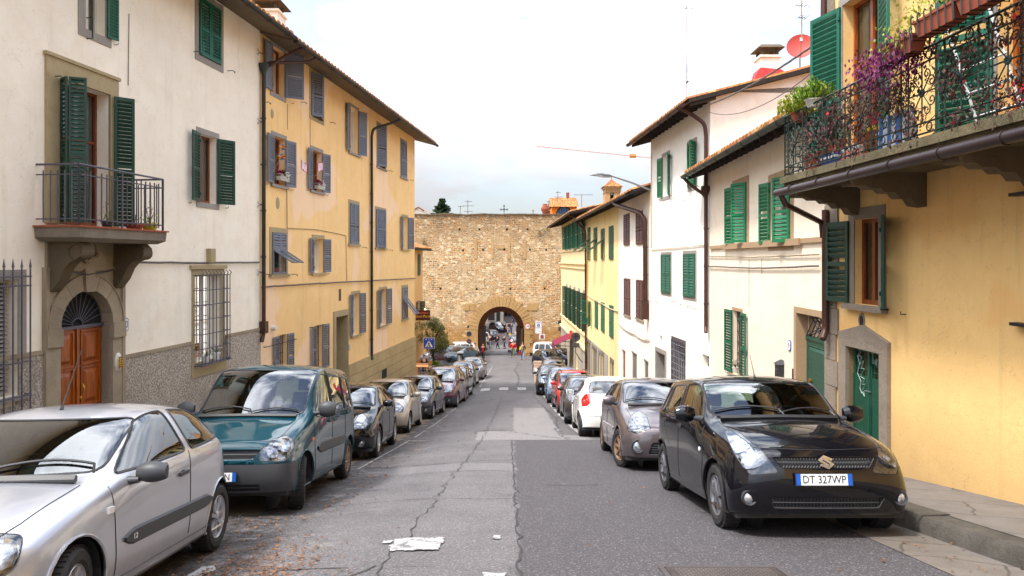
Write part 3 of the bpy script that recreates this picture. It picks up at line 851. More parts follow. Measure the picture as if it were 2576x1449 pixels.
 dz=P['cz']-.07;it.hexa([(-hw*.84,P['cs']+.1,zf+.1),(hw*.84,P['cs']+.1,zf+.1),(hw*.84,P['cs']+.75,zf+.2),(-hw*.84,P['cs']+.75,zf+.2),(-hw*.80,P['cs']+.12,dz),(hw*.80,P['cs']+.12,dz),(hw*.8,P['cs']+.58,dz+.02),(-hw*.8,P['cs']+.58,dz+.02)],0)
 it.hexa([(-hw*.9,P['cs']+.5,zf),(-hw*.84,P['cs']+.5,zf),(-hw*.84,P['rws']-.4,zf),(-hw*.9,P['rws']-.4,zf),(-hw*.9,P['cs']+.5,P['bf']-.05),(-hw*.86,P['cs']+.5,P['bf']-.05),(-hw*.86,P['rws']-.4,P['br']-.05),(-hw*.9,P['rws']-.4,P['br']-.05)],0)
 it.hexa([(hw*.84,P['cs']+.5,zf),(hw*.9,P['cs']+.5,zf),(hw*.9,P['rws']-.4,zf),(hw*.84,P['rws']-.4,zf),(hw*.86,P['cs']+.5,P['bf']-.05),(hw*.9,P['cs']+.5,P['bf']-.05),(hw*.9,P['rws']-.4,P['br']-.05),(hw*.86,P['rws']-.4,P['br']-.05)],0)
 sy=P['ws']+.42
 for q in(-1,1):
  boxr(it,(q*.36,sy,zf+.26),(.25,.27,.09),1)
  it.hexa([(q*.36-.23,sy+.22,zf+.3),(q*.36+.23,sy+.22,zf+.3),(q*.36+.23,sy+.34,zf+.3),(q*.36-.23,sy+.34,zf+.3),(q*.36-.19,sy+.40,H-.42),(q*.36+.19,sy+.40,H-.42),(q*.36+.19,sy+.5,H-.42),(q*.36-.19,sy+.5,H-.42)],1)
  boxr(it,(q*.36,sy+.46,H-.30),(.13,.05,.10),1,.6)
 if P['rws']-sy>1.2:
  boxr(it,(0,sy+.95,zf+.26),(hw*.78,.26,.1),1)
  it.hexa([(-hw*.78,sy+1.12,zf+.3),(hw*.78,sy+1.12,zf+.3),(hw*.78,sy+1.24,zf+.3),(-hw*.78,sy+1.24,zf+.3),(-hw*.7,sy+1.26,P['br']-.02),(hw*.7,sy+1.26,P['br']-.02),(hw*.7,sy+1.36,P['br']-.02),(-hw*.7,sy+1.36,P['br']-.02)],1)
  for q in(-1,1):boxr(it,(q*.34,sy+1.3,P['br']+.06),(.12,.05,.08),1,.6)
 sw_c=Vector((P.get('drv',.36),P['cs']+.62,P['cz']-.06));ax_=Vector((0,-.85,.5)).normalized();u_=Vector((1,0,0));v_=ax_.cross(u_)
 it.tube([sw_c+(u_*math.cos(2*math.pi*k/20)+v_*math.sin(2*math.pi*k/20))*.18 for k in range(20)],.014,6,0,True)
 it.tube([sw_c-u_*.17,sw_c+u_*.17],.016,5,0);it.tube([sw_c,sw_c-v_*.17 if v_.z>0 else sw_c+v_*.17],.016,5,0)
 it.obox((0,P['ws']+.07,H-.17),(.12,0,0),(0,.01,0),(0,0,.032),0)
 if P.get('papers'):
  it.obox((-.2,P['cs']+.32,dz+.035),(.14,.02,0),(0,.1,.0),(0,0,.004),2);it.obox((.28,P['cs']+.3,dz+.035),(.1,-.03,0),(0,.07,.0),(0,0,.004),2)
 it.build('interior',[M['interior'],M['seat'],M['paper']],root)
 wp=MB()
 gfun=[g for g in glasses if g[0]=='windshield'][0]
 if gfun[2]:
  gb=BVHTree.FromPolygons([Vector(v)for v in gfun[1]],gfun[2])
  zl=P['cz']+.035
  for(xa,xb)in((-.62,.02),(.0,.60)):
   run=[]
   for i in range(9):
    x=(xa+(xb-xa)*i/8)*hw/.82;z=zl+.05*math.sin(math.pi*i/9)+(.02 if xa<-.3 else.0)
    h=gb.ray_cast(Vector((x,-2,z)),Vector((0,1,0)))[0]
    if h is not None:run.append(h+Vector((0,-.018,.012)))
   if len(run)>2:wp.tube(run,.009,4);wp.tube([run[-1],run[-1]+Vector((.03,-.06,-.05))],.008,4)
  wp.tube([(-hw*.74,P['cs']+.03,P['cz']-.004),(0,P['cs']-.03,P['cz']+.008),(hw*.74,P['cs']+.03,P['cz']-.004)],.028,5)
  wp.build('wiper',M['plastic_b'],root)
 if P.get('aerial'):
  ay,hh=P['aerial'];h,nn=ray((0,ay,3),(0,0,-1))
  if h is not None:
   ab=MB();ab.tube([h,h+Vector((0,.02,.05)),h+Vector((0,.02+hh*.45,.05+hh))],[.014,.006,.0025],6);ab.build('aerial',M['plastic_b'],root)
 for(x,z,rr_)in P.get('fogs',[]):
  for q in(-1,1):
   h,nn=ray((q*x,-1,z),(0,1,0))
   if h is None:continue
   fm=MB();fm.lathe([(rr_*1.5,.012),(rr_*1.35,-.012),(rr_*1.05,-.006),(rr_,.01)],h,'y',18,0);fm.lathe([(rr_,.004),(rr_*.6,-.008),(.001,-.012)],h,'y',18,1)
   fm.build('fog_light',[M['plastic_g'],M['lampcup']],root)
 if P.get('roofrails'):
  for q in(-1,1):
   rr2=MB();pts=[]
   for i in range(9):
    y=P['ws']+.25+(P['rr']-P['ws']-.4)*i/8;h,nn=ray((q*hw*.62,y,3),(0,0,-1))
    if h is not None:pts.append(h+Vector((0,0,.05 if 0<i<8 else.005)))
   rr2 .tube(pts,.016,6);rr2 .build('roof_rail',P.get('railmat',M['plastic_g']),root)
 P['_ray']=ray;P['_trace']=trace
 return root,ray,trace
def place_car(root,X,D,heading,wheel_y0,wheel_y1):
 """put the car with its reference point (0, wheel mid) over (X, D); heading 0 = nose towards the camera"""
 ym=(wheel_y0+wheel_y1)/2;wb=wheel_y1-wheel_y0
 dirv=Vector((math.sin(heading),math.cos(heading)))
 zf=GL_(X,D-dirv.y*wb/2);zr=GL_(X,D+dirv.y*wb/2)
 pitch=math.atan2(zr-zf,wb)
 Rm=Matrix.Rotation(-heading,4,'Z')@Matrix.Rotation(pitch,4,'X')
 root.matrix_world=Matrix.Translation((X,D,(zf+zr)/2))@Rm@Matrix.Translation((0,-ym,0))
RIMS=dict(seven=(7,.16,False),five=(5,.2,True),six=(6,.2,False),nine=(9,.10,False),steel=(8,.17,False))
HATCH=dict(L=3.77,W=1.64,H=1.42,wr=.29,fo=.76,wb=2.47,nz=.66,cs=1.02,cz=.93,ws=1.72,rr=3.20,rws=3.58,rwz=.95,bf=.87,br=.98,hl=[(.30,.56),(.62,.60),(.74,.70),(.62,.73),(.34,.67)],tl=[(.46,.60),(.60,.60),(.62,.95),(.52,.97)],mirror=(1.38,.92),rim=RIMS['seven'],rimmat=M['silver_r'],side=[[(1.30,.92),(2.38,.965),(2.34,1.30),(1.98,1.29)],[(2.50,.97),(3.28,1.02),(3.16,1.17),(2.92,1.28),(2.48,1.30)]],seams=[[(1.22,.3),(1.18,.55),(1.16,.86)],[(2.46,.3),(2.44,.6),(2.44,.96)]],handles=[(2.28,.80)],grille=[[(-.34,.30),(.34,.30),(.34,.38),(-.34,.38)],[(-.3,.585),(.3,.585),(.28,.625),(-.28,.625)]])
def P_(base,**k):d=dict(base);d.update(k);return d
SEAM5=lambda a,b,c,zt:[[(a,.28),(a-.02,.6),(a+.04,zt)],[(b,.28),(b,zt+.02)],[(c-.28,.62),(c,.8),(c+.02,zt+.03)]]
CLIO=P_(HATCH,lvl=3,strip=(.50,1.30,2.95,.055),aerial=(1.95,.42),plate=True,ptxt='BW 612KC',hl=[(.34,.52),(.56,.50),(.76,.58),(.80,.72),(.66,.745),(.40,.67)],nz=.68,steer=R(8),hmat=M['plastic_g'],msize=.92,mmat=M['plastic_g'],gap=.05,crease=.4,mirror=(1.40,.87),H=1.365)
KANG=dict(L=4.03,W=1.68,H=1.80,wr=.31,fo=.80,wb=2.60,nz=.84,hfz=.07,cs=.98,cz=1.10,ws=1.62,rr=3.86,rws=3.97,rwz=1.12,bf=1.05,br=1.10,rw=.83,tumble=.985,lvl=3,crease=.3,edge=.75,nround=.55,tround=.35,bumper=.60,gap=.06,hl_dir=36,hl=[(.42,.64),(.72,.62),(.90,.80),(.84,.90),(.60,.86),(.44,.76)],tl=[(.52,.75),(.62,.75),(.62,1.1),(.54,1.1)],side=[[(1.34,1.07),(2.12,1.08),(2.12,1.62),(1.86,1.64),(1.62,1.50)],[(2.24,1.09),(3.0,1.10),(3.0,1.60),(2.24,1.62)],[(3.08,1.11),(3.64,1.11),(3.55,1.58),(3.08,1.6)]],seams=[[(1.24,.36),(1.20,.8),(1.22,1.04)],[(2.18,.36),(2.18,1.68)],[(3.06,.5),(3.05,1.66)]],handles=[(2.05,.98),(2.32,.98)],hmat=M['plastic_g'],strip=(.66,1.36,3.06,.075),mirror=(1.34,1.12),msize=1.05,mmat=M['plastic_g'],mtall=1.35,rim=RIMS['five'],rimmat=M['tan_r'],steer=R(13),aerial=(2.0,.28),grille=[[(-.42,.66),(.42,.66),(.50,.76),(-.50,.76)],[(-.5,.30),(.5,.30),(.5,.38),(-.5,.38)]],pz=.47,zb=.26,ptxt='CX 847LN',papers=True,plx=0)
P207=P_(HATCH,L=4.03,W=1.75,H=1.47,wr=.31,fo=.86,wb=2.54,nz=.70,cs=.98,cz=.99,ws=1.70,rr=3.42,rws=3.84,rwz=1.0,bf=.92,br=1.05,lvl=2,hl=[(.30,.62),(.60,.60),(.78,.72),(.86,.88),(.74,.86),(.42,.70)],hl_dir=42,side=[[(1.34,.96),(2.26,1.0),(2.26,1.36),(1.98,1.35)],[(2.34,1.0),(3.14,1.05),(3.02,1.30),(2.34,1.36)],[(3.22,1.07),(3.42,1.09),(3.2,1.24)]],seams=SEAM5(1.26,2.30,3.2,.97),handles=[(2.16,.88),(3.0,.92)],mirror=(1.42,1.0),rim=RIMS['five'],rimmat=M['silver_r'],tl=[(.5,.7),(.64,.72),(.66,1.0),(.54,1.0)],grille=[[(-.46,.28),(.46,.28),(.40,.46),(-.40,.46)]],fogs=[(.62,.34,.05)],pz=.52)
YARIS=P_(HATCH,L=3.62,W=1.66,H=1.50,wr=.29,fo=.70,wb=2.37,cz=1.0,cs=.86,ws=1.46,rr=3.12,rws=3.42,rwz=1.0,bf=.92,br=1.02,nz=.70,side=[[(1.14,.97),(2.22,1.01),(2.18,1.37),(1.80,1.37)],[(2.34,1.03),(3.10,1.08),(2.96,1.27),(2.74,1.36),(2.32,1.37)]],seams=[[(1.06,.3),(1.02,.6),(1.04,.9)],[(2.28,.3),(2.28,1.0)]],handles=[(2.12,.88)],mirror=(1.24,1.0),hl=[(.36,.62),(.66,.60),(.76,.74),(.68,.86),(.46,.82)],rim=RIMS['nine'],ptxt='CA 215YT')
C3=P_(P207,L=3.85,W=1.67,H=1.50,fo=.72,wb=2.46,cs=.92,cz=1.0,ws=1.58,rr=3.22,rws=3.66,rwz=.99,nz=.70,wr=.29,strip=(.56,1.2,3.0,.03),bumper=.42,hl=[(.36,.62),(.68,.62),(.80,.74),(.74,.82),(.42,.76)],rim=RIMS['nine'],ptxt='DC 930KW',side=[[(1.20,.97),(2.14,1.0),(2.14,1.38),(1.86,1.38)],[(2.22,1.0),(3.02,1.05),(2.86,1.30),(2.22,1.38)]],seams=SEAM5(1.14,2.18,3.06,.97),handles=[(2.04,.88),(2.9,.92)],mirror=(1.30,1.0))
MPV=P_(P207,L=4.34,W=1.84,H=1.66,fo=.87,wb=2.70,cs=.98,cz=1.08,ws=1.76,rr=3.92,rws=4.2,rwz=1.08,nz=.76,bf=.98,br=1.10,wr=.33,bumper=.46,roofrails=True,railmat=M['galv'],hl=[(.34,.68),(.62,.66),(.84,.84),(.90,.98),(.80,.96),(.46,.78)],side=[[(1.36,1.02),(2.36,1.05),(2.36,1.50),(2.0,1.49)],[(2.44,1.06),(3.30,1.10),(3.30,1.48),(2.44,1.51)],[(3.38,1.11),(3.86,1.14),(3.66,1.42),(3.38,1.47)]],seams=SEAM5(1.28,2.40,3.38,1.02),handles=[(2.26,.94),(3.2,.98)],mirror=(1.44,1.08))
BOX=P_(P207,L=3.54,W=1.58,H=1.54,fo=.66,wb=2.30,cs=.84,cz=1.02,ws=1.30,rr=3.24,rws=3.44,rwz=1.04,nz=.74,bf=.94,br=1.0,wr=.285,rw=.78,tround=.6,roofrails=True,strip=(.52,1.0,2.7,.06),lip=.018,lipmat=M['plastic_g'],hl=[(.34,.62),(.66,.62),(.74,.76),(.66,.84),(.42,.80)],tl=[(.5,.7),(.6,.7),(.6,1.2),(.53,1.2)],rim=RIMS['seven'],side=[[(1.04,.98),(1.94,1.0),(1.94,1.40),(1.52,1.41)],[(2.02,1.0),(2.76,1.02),(2.76,1.38),(2.02,1.40)],[(2.84,1.03),(3.14,1.05),(3.06,1.34),(2.84,1.37)]],seams=SEAM5(.98,1.98,2.80,.97),handles=[(1.84,.9),(2.62,.92)],mirror=(1.12,1.02))
SWIFT=P_(HATCH,L=3.70,W=1.69,H=1.51,wr=.30,fo=.72,wb=2.39,nz=.80,hfz=.11,cs=1.06,cz=1.04,ws=1.50,rr=3.34,rws=3.60,edge=.6,tround=.8,rwz=1.02,bf=.96,br=1.02,lvl=3,rw=.79,crease=.6,nround=.55,hl_dir=16,hl=[(.42,.60),(.68,.575),(.80,.74),(.88,.93),(.75,.935),(.56,.79)],tl=[(.5,.7),(.62,.7),(.62,1.0),(.54,1.0)],side=[[(1.28,.995),(2.12,1.02),(2.12,1.385),(1.62,1.39)],[(2.22,1.025),(2.90,1.045),(2.84,1.365),(2.22,1.38)],[(2.96,1.05),(3.16,1.06),(3.05,1.33),(2.93,1.36)]],seams=[[(1.14,.3),(1.11,.6),(1.16,.95)],[(2.17,.28),(2.17,1.0)],[(2.66,.64),(2.94,.84),(2.96,1.02)]],handles=[(2.04,.90),(2.86,.93)],mirror=(1.36,1.02),msize=1.02,mtall=1.2,rim=RIMS['seven'],rimmat=M['dark_r'],grille=[[(-.40,.64),(.40,.64),(.47,.735),(-.47,.735)],[(-.48,.285),(.48,.285),(.53,.385),(-.53,.385)]],mesh_grille=True,fogs=[(.69,.37,.048)],pz=.545,plx=-.04,ptxt='DT 327WP',aerial=(1.75,.22),tw=.19)
CLIO3=P_(P207,L=4.0,W=1.71,H=1.49,fo=.83,wb=2.58,lvl=3,cs=.98,cz=1.02,ws=1.66,rr=3.42,rws=3.82,rwz=1.02,nz=.70,bf=.95,br=1.04,rw=.72,strip=(.60,1.3,3.0,.035),stripmat=None,rim=RIMS['seven'],rimmat=M['tan_r'],steer=R(17),nround=.85,hl=[(.36,.68),(.56,.60),(.76,.64),(.88,.82),(.88,.93),(.66,.87)],hl_dir=42,fogs=[(.62,.40,.075)],papers=True,pz=.45,mtall=1.15,side=[[(1.30,.99),(2.22,1.02),(2.20,1.36),(1.90,1.36)],[(2.30,1.02),(3.14,1.07),(2.98,1.32),(2.28,1.37)]],handles=[(2.12,.90),(2.98,.94)],mirror=(1.36,1.03))
KA=P_(HATCH,L=3.62,W=1.66,H=1.50,fo=.72,wb=2.30,cs=.90,cz=.98,ws=1.50,rr=3.02,rws=3.40,rwz=1.04,nz=.70,bf=.92,br=1.08,wr=.30,lvl=3,tround=1.25,rw=.70,tumble=.96,side=[[(1.20,.96),(2.20,1.02),(2.18,1.36),(1.80,1.36)],[(2.30,1.04),(2.96,1.12),(2.80,1.28),(2.28,1.37)]],seams=[[(1.1,.3),(1.08,.6),(1.1,.9)],[(2.26,.3),(2.26,1.0)]],tl=[(.50,.84),(.58,.76),(.76,.74),(.84,.90),(.76,1.04),(.60,1.06)],hl_dir=46,rwp=[(-.58,1.07),(.58,1.07),(.50,1.36),(-.50,1.36)],handles=[(2.14,.90)],mirror=(1.26,.98),rim=RIMS['seven'],rimmat=M['dark_r'],ptxt='EB 508MS',pzr=.60)
# facades
class Wall:
 """facade plane x = c + t*y; side -1 stands left of the street, +1 right. local coordinates: u along the street, w out of the wall, z up"""
 def __init__(s,c,t,side):
  s.c,s.t,s.side=c,t,side;s.k=math.sqrt(1+t*t)
  s.n=Vector((1,-t,0)).normalized()*(1 if side<0 else-1)
 def D(s,px):return s.c/((px-CX)/FX-s.t)
 def u(s,px):return s.D(px)*s.k
 def uD(s,D):return D*s.k
 def z(s,px,py):return pZ(py,s.D(px))
 def P(s,u,w,z):
  D=u/s.k;return Vector((s.c+s.t*D,D,z))+s.n*w
 def vec(s,du,dw,dz):return Vector((s.t,1,0))/s.k*du+s.n*dw+Vector((0,0,dz))
 def rect(s,px0,px1,py0,py1,ref=None):
  """pixel box -> (u0,u1,z0,z1); heights are read at the middle column"""
  pm=ref or(px0+px1)/2;D=s.D(pm)
  a,b=s.u(px0),s.u(px1)
  return(min(a,b),max(a,b),pZ(py1,D),pZ(py0,D))
def sheet(mb,u0,u1,z0,z1,ops,w=0,m=0,zlow=None):
 us=sorted({u0,u1,*[x for o in ops for x in o[:2]if u0<x<u1]});zs=sorted({z0,z1,*[x for o in ops for x in o[2:4]if z0<x<z1]})
 for a,b in zip(us,us[1:]):
  for c,d in zip(zs,zs[1:]):
   cu,cz=(a+b)/2,(c+d)/2
   if any(o[0]<cu<o[1]and o[2]<cz<o[3]for o in ops):continue
   mb.poly([(a,w,c),(b,w,c),(b,w,d),(a,w,d)],m)
def leaf_mb(mb,W,u,w,z0,z1,width,sgn,ang,pitch=.062,mid=True,th=.035,flap=None,m=0):
 """louvred shutter leaf hinged at (u, w); sgn = direction along u when closed; ang degrees opened"""
 a=R(ang);du,dw=math.cos(a)*sgn,math.sin(a)
 def L(x,y,z):return(u+du*x-dw*sgn*y*0+(-dw)*y*sgn,w+dw*x+abs(1)*math.cos(a)*y,z)
 def bx(x0,x1,y0,y1,za,zb):mb.hexa([L(x0,y0,za),L(x1,y0,za),L(x1,y1,za),L(x0,y1,za),L(x0,y0,zb),L(x1,y0,zb),L(x1,y1,zb),L(x0,y1,zb)],m)
 f=min(.06,width*.14)
 def panel(za,zb):
  bx(0,f,0,th,za,zb);bx(width-f,width,0,th,za,zb)
  bx(f,width-f,0,th,za,za+f*1.3);bx(f,width-f,0,th,zb-f,zb)
  n=max(3,int((zb-za-f*2.3)/pitch));zz=za+f*1.3;h=(zb-f-zz)/n
  mz=zz+(zb-f-zz)*.46
  if mid:bx(f,width-f,.0,th*.9,mz-.035,mz+.035)
  for i in range(n):
   q=zz+h*i
   if mid and abs(q+h/2-mz)<.055:continue
   mb.hexa([L(f,th*.95,q+h*.08),L(width-f,th*.95,q+h*.08),L(width-f,th*.95,q+h*.28),L(f,th*.95,q+h*.28),L(f,th*.1,q+h*.78),L(width-f,th*.1,q+h*.78),L(width-f,th*.1,q+h*.98),L(f,th*.1,q+h*.98)],m)
 if flap is None:panel(z0,z1)
 else:
  zh=z0+(z1-z0)*flap[0];panel(zh+.02,z1);bx(0,f,0,th,z0,zh+.02);bx(width-f,width,0,th,z0,zh+.02);bx(f,width-f,0,th,z0,z0+f)
  fa=R(flap[1]);ln=(zh-z0)*.97
  def Q(x,s_,o):
   return(u+du*x,w+th+math.sin(fa)*s_+math.cos(fa)*o,zh-math.cos(fa)*s_+math.sin(fa)*o)
  def qb(x0,x1,s0,s1,o0=0,o1=th*.8):mb.hexa([Q(x0,s0,o0),Q(x1,s0,o0),Q(x1,s1,o0),Q(x0,s1,o0),Q(x0,s0,o1),Q(x1,s0,o1),Q(x1,s1,o1),Q(x0,s1,o1)],m)
  a0,a1=f*.8,width-f*.8
  qb(a0,a0+f*.8,0,ln);qb(a1-f*.8,a1,0,ln);qb(a0,a1,0,f*.8);qb(a0,a1,ln-f,ln)
  n=int(ln/pitch)
  for i in range(1,n):qb(a0+f*.6,a1-f*.6,ln*i/n,ln*i/n+pitch*.42,th*.1,th*.5)
 for zz in(z0+.18,z1-.18):bx(-.015,.03,-.02,.0,zz-.03,zz+.03)
class House:
 def __init__(s,name,label,W,u0,u1,z0,z1,wallmat,depth=8,group=None,cat='house',endz=None):
  s.W,s.u0,s.u1,s.z0,s.z1,s.wm,s.depth=W,u0,u1,z0,z1,wallmat,depth
  um=(u0+u1)/2;base=W.P(um,-depth/2,G(um/W.k))
  s.root=thing(name,label,cat,base,group)
  s.ops=[];s.sheets=[];s.extra=None
 def mb(s):return MB(s.W.P)
 def build_wall(s,sheets=None,dk=.55):
  mb=s.mb()
  sheets=sheets or[(s.u0,s.u1,s.z0,s.z1,0,0)]
  for(a,b,c,d,w,m)in sheets:sheet(mb,a,b,c,d,s.ops,w,m)
  for(a,b,c,d)in[o[:4]for o in s.ops]:
   k=dk
   for q in(((a,0,c),(a,-k,c),(a,-k,d),(a,0,d)),((b,0,c),(b,-k,c),(b,-k,d),(b,0,d)),((a,0,d),(b,0,d),(b,-k,d),(a,-k,d)),((a,0,c),(b,0,c),(b,-k,c),(a,-k,c))):mb.poly(q,0)
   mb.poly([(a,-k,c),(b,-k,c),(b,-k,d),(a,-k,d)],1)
  d=s.depth;z0,z1=s.z0,s.z1
  for(a,zt)in((s.u0,z1),(s.u1,z1)):mb.poly([(a,0,z0),(a,-d,z0),(a,-d,zt),(a,0,zt)],0)
  mb.poly([(s.u0,-d,z0),(s.u1,-d,z0),(s.u1,-d,z1),(s.u0,-d,z1)],0)
  mb.poly([(s.u0,0,z1),(s.u1,0,z1),(s.u1,-d,z1),(s.u0,-d,z1)],1)
  s.wall=mb.build('wall',[s.wm,M['dark']],s.root,20)
 def roof(s,ov,ze,slope=.3,ext0=.3,ext1=.3,half=None,tile=M['tile'],pitch=.27,eave='soffit',emat=None,rafters=True):
  h=half or s.depth/2;mb=s.mb();u0,u1=s.u0-ext0,s.u1+ext1;ln=u1-u0;n=int(ln/pitch)
  th=.13
  def zz(w):return ze+(ov-w)*slope if w>-h else ze+(ov+h)*slope-(-h-w)*slope
  cs=[]
  for i in range(n*6+1):
   ph=i/6.0;k=ph%1;cs.append((u0+ln*i/(n*6),.08*abs(math.sin(math.pi*ph))**.7))
  ws=[ov+.06,ov-.4]+[ov-.4-(ov-.4+h)*j/6 for j in range(1,7)]
  I=[[mb.v((u,w,zz(w)+th+b))for w in ws]for(u,b)in cs]
  for A_,B_ in zip(I,I[1:]):
   for j in range(len(ws)-1):mb.F.append([A_[j],B_[j],B_[j+1],A_[j+1]]);mb.M.append(0)
  for(ua,ba),(ub,bb)in zip(cs,cs[1:]):mb.poly([(ua,ov+.06,zz(ov)+th-.03),(ub,ov+.06,zz(ov)+th-.03),(ub,ov+.06,zz(ov+.06)+th+bb),(ua,ov+.06,zz(ov+.06)+th+ba)],0)
  mb.poly([(u0,-h,zz(-h)+th),(u1,-h,zz(-h)+th),(u1,-s.depth,zz(-s.depth)+th),(u0,-s.depth,zz(-s.depth)+th)],0)
  mb.hexa([(u0,ov,ze),(u1,ov,ze),(u1,-h,zz(-h)),(u0,-h,zz(-h)),(u0,ov,ze+th),(u1,ov,ze+th),(u1,-h,zz(-h)+th),(u0,-h,zz(-h)+th)],1)
  mb.hexa([(u0,-h,zz(-h)),(u1,-h,zz(-h)),(u1,-s.depth,zz(-s.depth)),(u0,-s.depth,zz(-s.depth)),(u0,-h,zz(-h)+th),(u1,-h,zz(-h)+th),(u1,-s.depth,zz(-s.depth)+th),(u0,-s.depth,zz(-s.depth)+th)],1)
  for a in(s.u0+.004,s.u1-.004):
   mb.poly([(a,0,s.z1),(a,0,zz(0)),(a,-h,zz(-h)),(a,-s.depth,zz(-s.depth)),(a,-s.depth,s.z1)],2)
  if rafters:
   k=int(ln/.45)
   for i in range(k+1):
    u=u0+.08+(ln-.16)*i/k;mb.hexa([(u-.04,ov-.05,ze-.09),(u+.04,ov-.05,ze-.09),(u+.04,-.1,zz(-.1)-.1),(u-.04,-.1,zz(-.1)-.1),(u-.04,ov-.05,ze-.001),(u+.04,ov-.05,ze-.001),(u+.04,-.1,zz(-.1)-.001),(u-.04,-.1,zz(-.1)-.001)],1)
  s.roofo=mb.build('roof',[tile,emat or M['wood_eave'],s.wm],s.root,40)
  s.zz=zz;s.ov=ov;s.ze=ze
 def gutter(s,mat,ext0=.3,ext1=.3,r=.075,dz=-.05):
  mb=s.mb();u0,u1=s.u0-ext0,s.u1+ext1;w0=s.ov+.06+r*.6;z0=s.ze+.06+dz;n=10
  for k in range(n):
   a,b=math.pi+math.pi*k/n,math.pi+math.pi*(k+1)/n
   p=[(w0+r*math.cos(x),z0+r*math.sin(x))for x in(a,b)];q=[(w0+(r-.006)*math.cos(x),z0+(r-.006)*math.sin(x))for x in(a,b)]
   mb.poly([(u0,*p[0]),(u1,*p[0]),(u1,*p[1]),(u0,*p[1])]);mb.poly([(u0,*q[0]),(u1,*q[0]),(u1,*q[1]),(u0,*q[1])])
  for u in(u0,u1):mb.poly([(u,w0+r*math.cos(math.pi+math.pi*k/n),z0+r*math.sin(math.pi+math.pi*k/n))for k in range(n+1)])
  for q in(-1,1):mb.tube([(u0,w0+q*r,z0+.005),(u1,w0+q*r,z0+.005)],.010,5)
  u=u0+.5
  while u<u1:
   mb.tube([(u,w0+(r+.006)*math.cos(math.pi+math.pi*k/8),z0+(r+.006)*math.sin(math.pi+math.pi*k/8))for k in range(9)],.008,4);u+=1.1
  mb.build('gutter',mat,s.root,40);s.gw,s.gz=w0,z0
 def pipe(s,pts,mat,r=.05,name='downpipe',foot=None,rings=True):
  mb=s.mb();sm=[]
  for i,p in enumerate(pts):
   p=Vector(p)
   if 0<i<len(pts)-1:
    a=Vector(pts[i-1])-p;b=Vector(pts[i+1])-p;k=min(.16,a.length*.4,b.length*.4)
    a=p+a.normalized()*k;b=p+b.normalized()*k
    for t in(0,.25,.5,.75,1):sm.append(a*(1-t)**2+p*2*t*(1-t)+b*t*t)
   else:sm.append(p)
  mb.tube(sm,r,10)
  if rings:
   for a,b in zip(pts,pts[1:]):
    a,b=Vector(a),Vector(b)
    if abs(a.z-b.z)>1.2:
     k=int(abs(a.z-b.z)/1.3)
     for i in range(1,k+1):
      q=a.lerp(b,i/(k+.6));mb.tube([q-Vector((0,0,.025)),q+Vector((0,0,.025))],r+.012,10);mb.tube([q,(q.x,0,q.z)],.012,4)
  if foot:
   q=Vector(pts[-1]);mb.tube([q+Vector((0,0,.35)),q],[r+.03,r+.03],10)
  return mb.build(name,mat,s.root,40)
 def cable(s,pts,r=.012,mat=None,sag=0,wob=.006):
  mb=s.mb();out=[]
  for a,b in zip(pts,pts[1:]):
   a,b=Vector(a),Vector(b);k=max(2,int((b-a).length/.35))
   for i in range(k):
    t=i/k;p=a.lerp(b,t);p.z-=sag*4*t*(1-t);p.z+=rnd.uniform(-wob,wob);out.append(p)
  out.append(Vector(pts[-1]));mb.tube(out,r,4);return mb.build('cable',mat or M['cable'],s.root,60)
 def window(s,op,kind='open',sh=None,shmat=None,sur=None,surw=.13,sill=True,angs=(168,168),pitch=.062,pane='glass',frame_m=None,flap=None,w0=.02,leaves=2,surz=None,sillout=.07,deep=.22,curtain=False,lw=None,bars=False,mull=True,cut=True,ho=.02,label=None,mid=True,sash=True):
  a,b,c,d=op
  if cut:s.ops.append((a,b,c,d))
  mb=s.mb();e=surw
  zlo=c if sill else c-e
  if sur:
   t=.018
   for q in(((a-e,0,zlo),(a,t,d+e)),((b,0,zlo),(b+e,t,d+e)),((a,0,d),(b,t,d+e))):mb.box(*q)
   if not sill:mb.box((a,0,zlo),(b,t,c))
  else:
   t=.006;e2=.02
   for q in(((a-e2,0,c),(a,t,d+e2)),((b,0,c),(b+e2,t,d+e2)),((a,0,d),(b,t,d+e2))):mb.box(*q)
  if sill:mb.box((a-e-.05,-.1,c-.085),(b+e+.05,sillout,c-.003))
  wo=mb.build('window',sur or s.wm if not sill or sur else M['pietra'],s.root,20)
  if label:wo['label']=label
  if sash:
   fm=frame_m or M['whitepaint'];f=s.mb();y0,y1=-deep,-deep+.055;r_=.055
   for q in(((a,y0,c),(a+r_,y1,d)),((b-r_,y0,c),(b,y1,d)),((a+r_,y0,d-r_),(b-r_,y1,d)),((a+r_,y0,c),(b-r_,y1,c+r_*1.3))):f.box(*q)
   if mull:f.box(((a+b)/2-.035,y0+.004,c+r_*1.3),((a+b)/2+.035,y1+.004,d-r_))
   if(d-c)>1.9:f.box((a+r_,y0+.004,c+(d-c)*.62),((b-r_),y1-.004,c+(d-c)*.62+.05))
   f.build('sash',fm,wo,20)
   g=s.mb();g.poly([(a+r_,y0+.02,c),(b-r_,y0+.02,c),(b-r_,y0+.02,d),(a+r_,y0+.02,d)]);g.build('pane',M['winglass'],wo,0)
  if curtain:
   cu=s.mb()
   for(x0,x1)in((a+.06,a+(b-a)*.42),(b-(b-a)*.42,b-.06)):
    k=14;prev=None
    for i in range(k+1):
     x=x0+(x1-x0)*i/k;y=-deep-.06+.018*math.sin(i*2.1);q=[(x,y,c+.05),(x,y,d-.04)]
     if prev:cu.poly([prev[0],q[0],q[1],prev[1]])
     prev=q
   cu.build('curtain',M['curtain'],wo,60)
